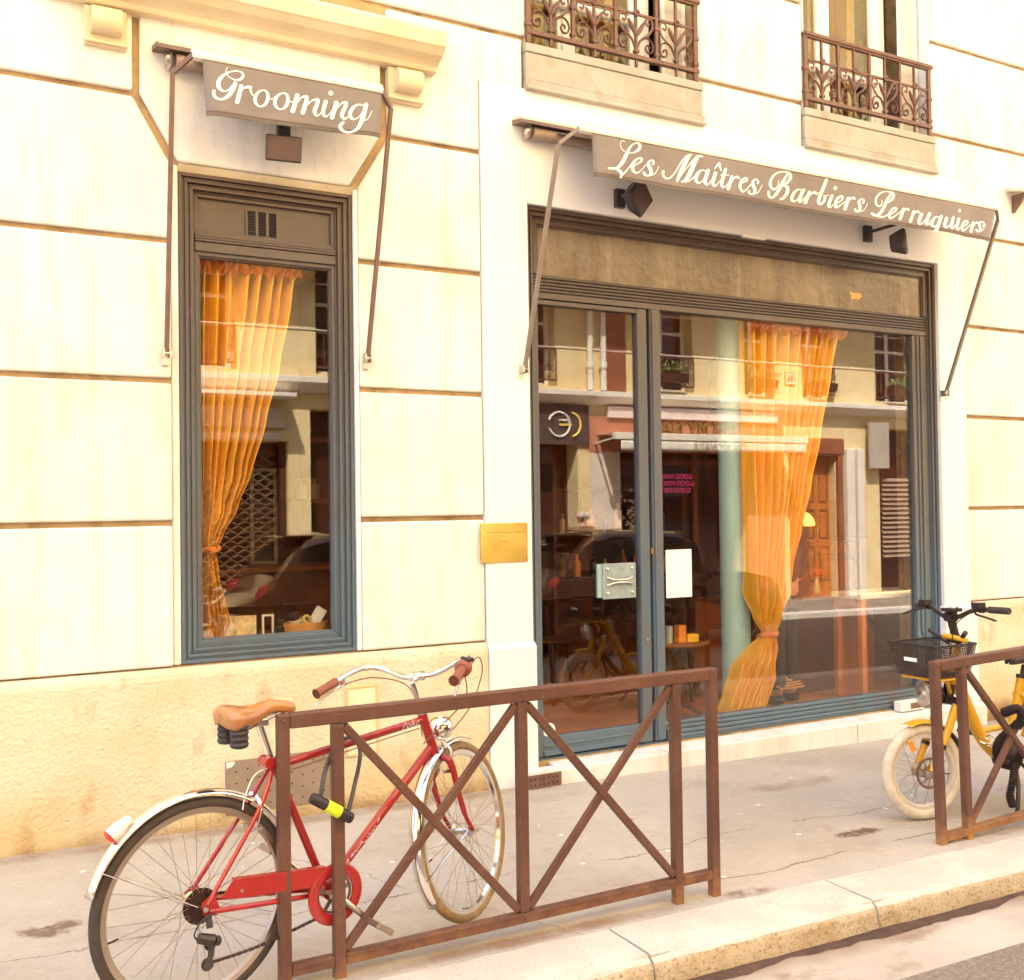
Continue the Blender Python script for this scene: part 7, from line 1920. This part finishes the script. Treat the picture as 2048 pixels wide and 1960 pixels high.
# ------------------------------------------------------------------ people
def skin_obj(name, verts, edges, rad, m_, parent, root=0, sub=2):
    me = bpy.data.meshes.new(name); me.from_pydata([tuple(v) for v in verts], edges, []); me.update()
    me.materials.append(MAT[m_])
    o = bpy.data.objects.new(name, me); COL.objects.link(o); o.parent = parent
    sk = o.modifiers.new('skin', 'SKIN'); sk.use_smooth_shade = True
    d = me.skin_vertices[0].data
    for i, r_ in enumerate(rad):
        d[i].radius = r_ if isinstance(r_, tuple) else (r_, r_)
        d[i].use_root = (i == root)
    sb_ = o.modifiers.new('sub', 'SUBSURF'); sb_.levels = 1; sb_.render_levels = sub
    return o
def person(loc, rz, h, label, jacket, trousers, bald):
    """standing, facing local +X; one continuous skinned body, clothes over it"""
    p = empty('person', loc, label, 'person'); p.rotation_euler = (0, 0, rz)
    s = h / 1.75
    mat('skin_tone', (0.58, 0.33, 0.22), 0.55, var=0.05)
    V = [(0, 0, .95), (0, 0, 1.15), (0.01, 0, 1.38), (0.01, 0, 1.47), (0.02, 0, 1.53), (0.03, 0, 1.62), (0.03, 0, 1.70),
         (0, .17, 1.40), (-.02, .23, 1.15), (.06, .24, .93), (.09, .235, .86), (0, -.17, 1.40), (-.02, -.23, 1.15), (.06, -.24, .93), (.09, -.235, .86),
         (0, .09, .88), (.01, .10, .50), (-.02, .10, .09), (.12, .11, .03), (0, -.09, .88), (.03, -.10, .50), (0, -.10, .09), (.14, -.11, .03)]
    E_ = [(0, 1), (1, 2), (2, 3), (3, 4), (4, 5), (5, 6), (2, 7), (7, 8), (8, 9), (9, 10), (2, 11), (11, 12), (12, 13), (13, 14), (0, 15), (15, 16), (16, 17), (17, 18), (0, 19), (19, 20), (20, 21), (21, 22)]
    rd = [(.11, .14), (.10, .13), (.11, .15), .055, .058, (.095, .078), (.075, .06), .06, .045, .035, .028, .06, .045, .035, .028, .085, .058, .042, .035, .085, .058, .042, .035]
    S = lambda q: tuple(v * s for v in q)
    skin_obj('body', [S(v) for v in V], E_, [tuple(x * s for x in r_) if isinstance(r_, tuple) else r_ * s for r_ in rd], 'skin_tone', p)
    # fingers
    for sy in (1, -1):
        for k in range(4):
            m = MB(); b0 = Vector((.085 + 0.014 * (k - 1.5), sy * .236, .86)); L = (0.065, 0.075, 0.07, 0.055)[k]
            m.tube([b0 * s, (b0 + Vector((.01, -sy * .008, -L * .55))) * s, (b0 + Vector((.008, -sy * .025, -L))) * s], [.009 * s, .008 * s, .006 * s], 6); m.build('finger', 'skin_tone', p, True)
        m = MB(); m.tube([Vector((.10, sy * .232, .89)) * s, Vector((.125, sy * .222, .86)) * s, Vector((.128, sy * .214, .83)) * s], [.011 * s, .009 * s, .007 * s], 6); m.build('thumb', 'skin_tone', p, True)
    ORG[p.name] = Vector((0, 0, 0))
    for sy in (1, -1):
        m = MB(); m.sphere((.025 * s, sy * .088 * s, 1.62 * s), .03 * s, 10, (.8, .35, 1.1)); m.build('ear', 'skin_tone', p, True)
        m = MB(); m.sphere((.112 * s, sy * .032 * s, 1.635 * s), .012 * s, 8); m.build('eye', 'paper', p, True)
    m = MB(); m.sphere((.130 * s, 0, 1.605 * s), .016 * s, 8, (1.1, .8, 1.6)); m.build('nose', 'skin_tone', p, True)
    m = MB(); m.sphere((.115 * s, 0, 1.565 * s), .02 * s, 8, (.5, 1.2, .3)); m.build('mouth', mat('lips', (.4, .15, .12), .5), p, True)
    if bald:
        for sy in (1, -1):
            m = MB(); m.sphere((-.02 * s, sy * .055 * s, 1.62 * s), .055 * s, 12, (1, .62, 1)); m.build('hair', mat('grey_hair', (.55, .5, .45), .8), p, True)
    else:
        m = MB(); m.sphere((.005 * s, 0, 1.675 * s), .098 * s, 14, (1.05, .9, .85)); m.build('hair', mat('dark_hair', (.03, .02, .015), .6), p, True)
    jr_ = [(.135, .17), (.13, .165), (.14, .175), .075, .078, .062, .048, .078, .062, .048]
    jv = [(0, 0, .90), (0, 0, 1.15), (0.005, 0, 1.38), (0.005, 0, 1.475), (0, .175, 1.40), (-.02, .232, 1.15), (.05, .24, .955), (0, -.175, 1.40), (-.02, -.232, 1.15), (.05, -.24, .955)]
    skin_obj('jacket', [S(v) for v in jv], [(0, 1), (1, 2), (2, 3), (2, 4), (4, 5), (5, 6), (2, 7), (7, 8), (8, 9)], [tuple(x * s for x in r_) if isinstance(r_, tuple) else r_ * s for r_ in jr_], jacket, p)
    tv = [(0, 0, .96), (0, .09, .86), (.01, .10, .50), (-.015, .10, .10), (0, -.09, .86), (.03, -.10, .50), (.005, -.10, .10)]
    skin_obj('trousers', [S(v) for v in tv], [(0, 1), (1, 2), (2, 3), (0, 4), (4, 5), (5, 6)], [(.125 * s, .155 * s), .102 * s, .078 * s, .068 * s, .102 * s, .078 * s, .068 * s], trousers, p)
    for sy, dx_ in ((1, 0), (-1, .02)):
        m = MB(); m.sphere((.06 * s + dx_, sy * .105 * s, .045 * s), .1 * s, 14, (1.45, .48, .48)); m.build('shoe', 'black_plastic', p, True)
    return p
mat('jacket_brown', (0.20, 0.11, 0.05), 0.8, var=0.15); mat('cloth_dark', (0.03, 0.02, 0.02), 0.8, var=0.15); mat('trouser_grey', (0.09, 0.06, 0.05), .8)
q = mir(1166, 1045, 7.75)
person((q.x, q.y, gz(q.x)), R(-100), 1.76, 'bald person in a brown jacket seen from behind, mirrored above the black car', 'jacket_brown', 'trouser_grey', True)
q = onY(1565, 1395, 0.62)
person((5.62, 0.62, FZ), R(100), 1.72, 'person in dark clothes standing behind the long curtain, legs showing below', 'cloth_dark', 'cloth_dark', False)
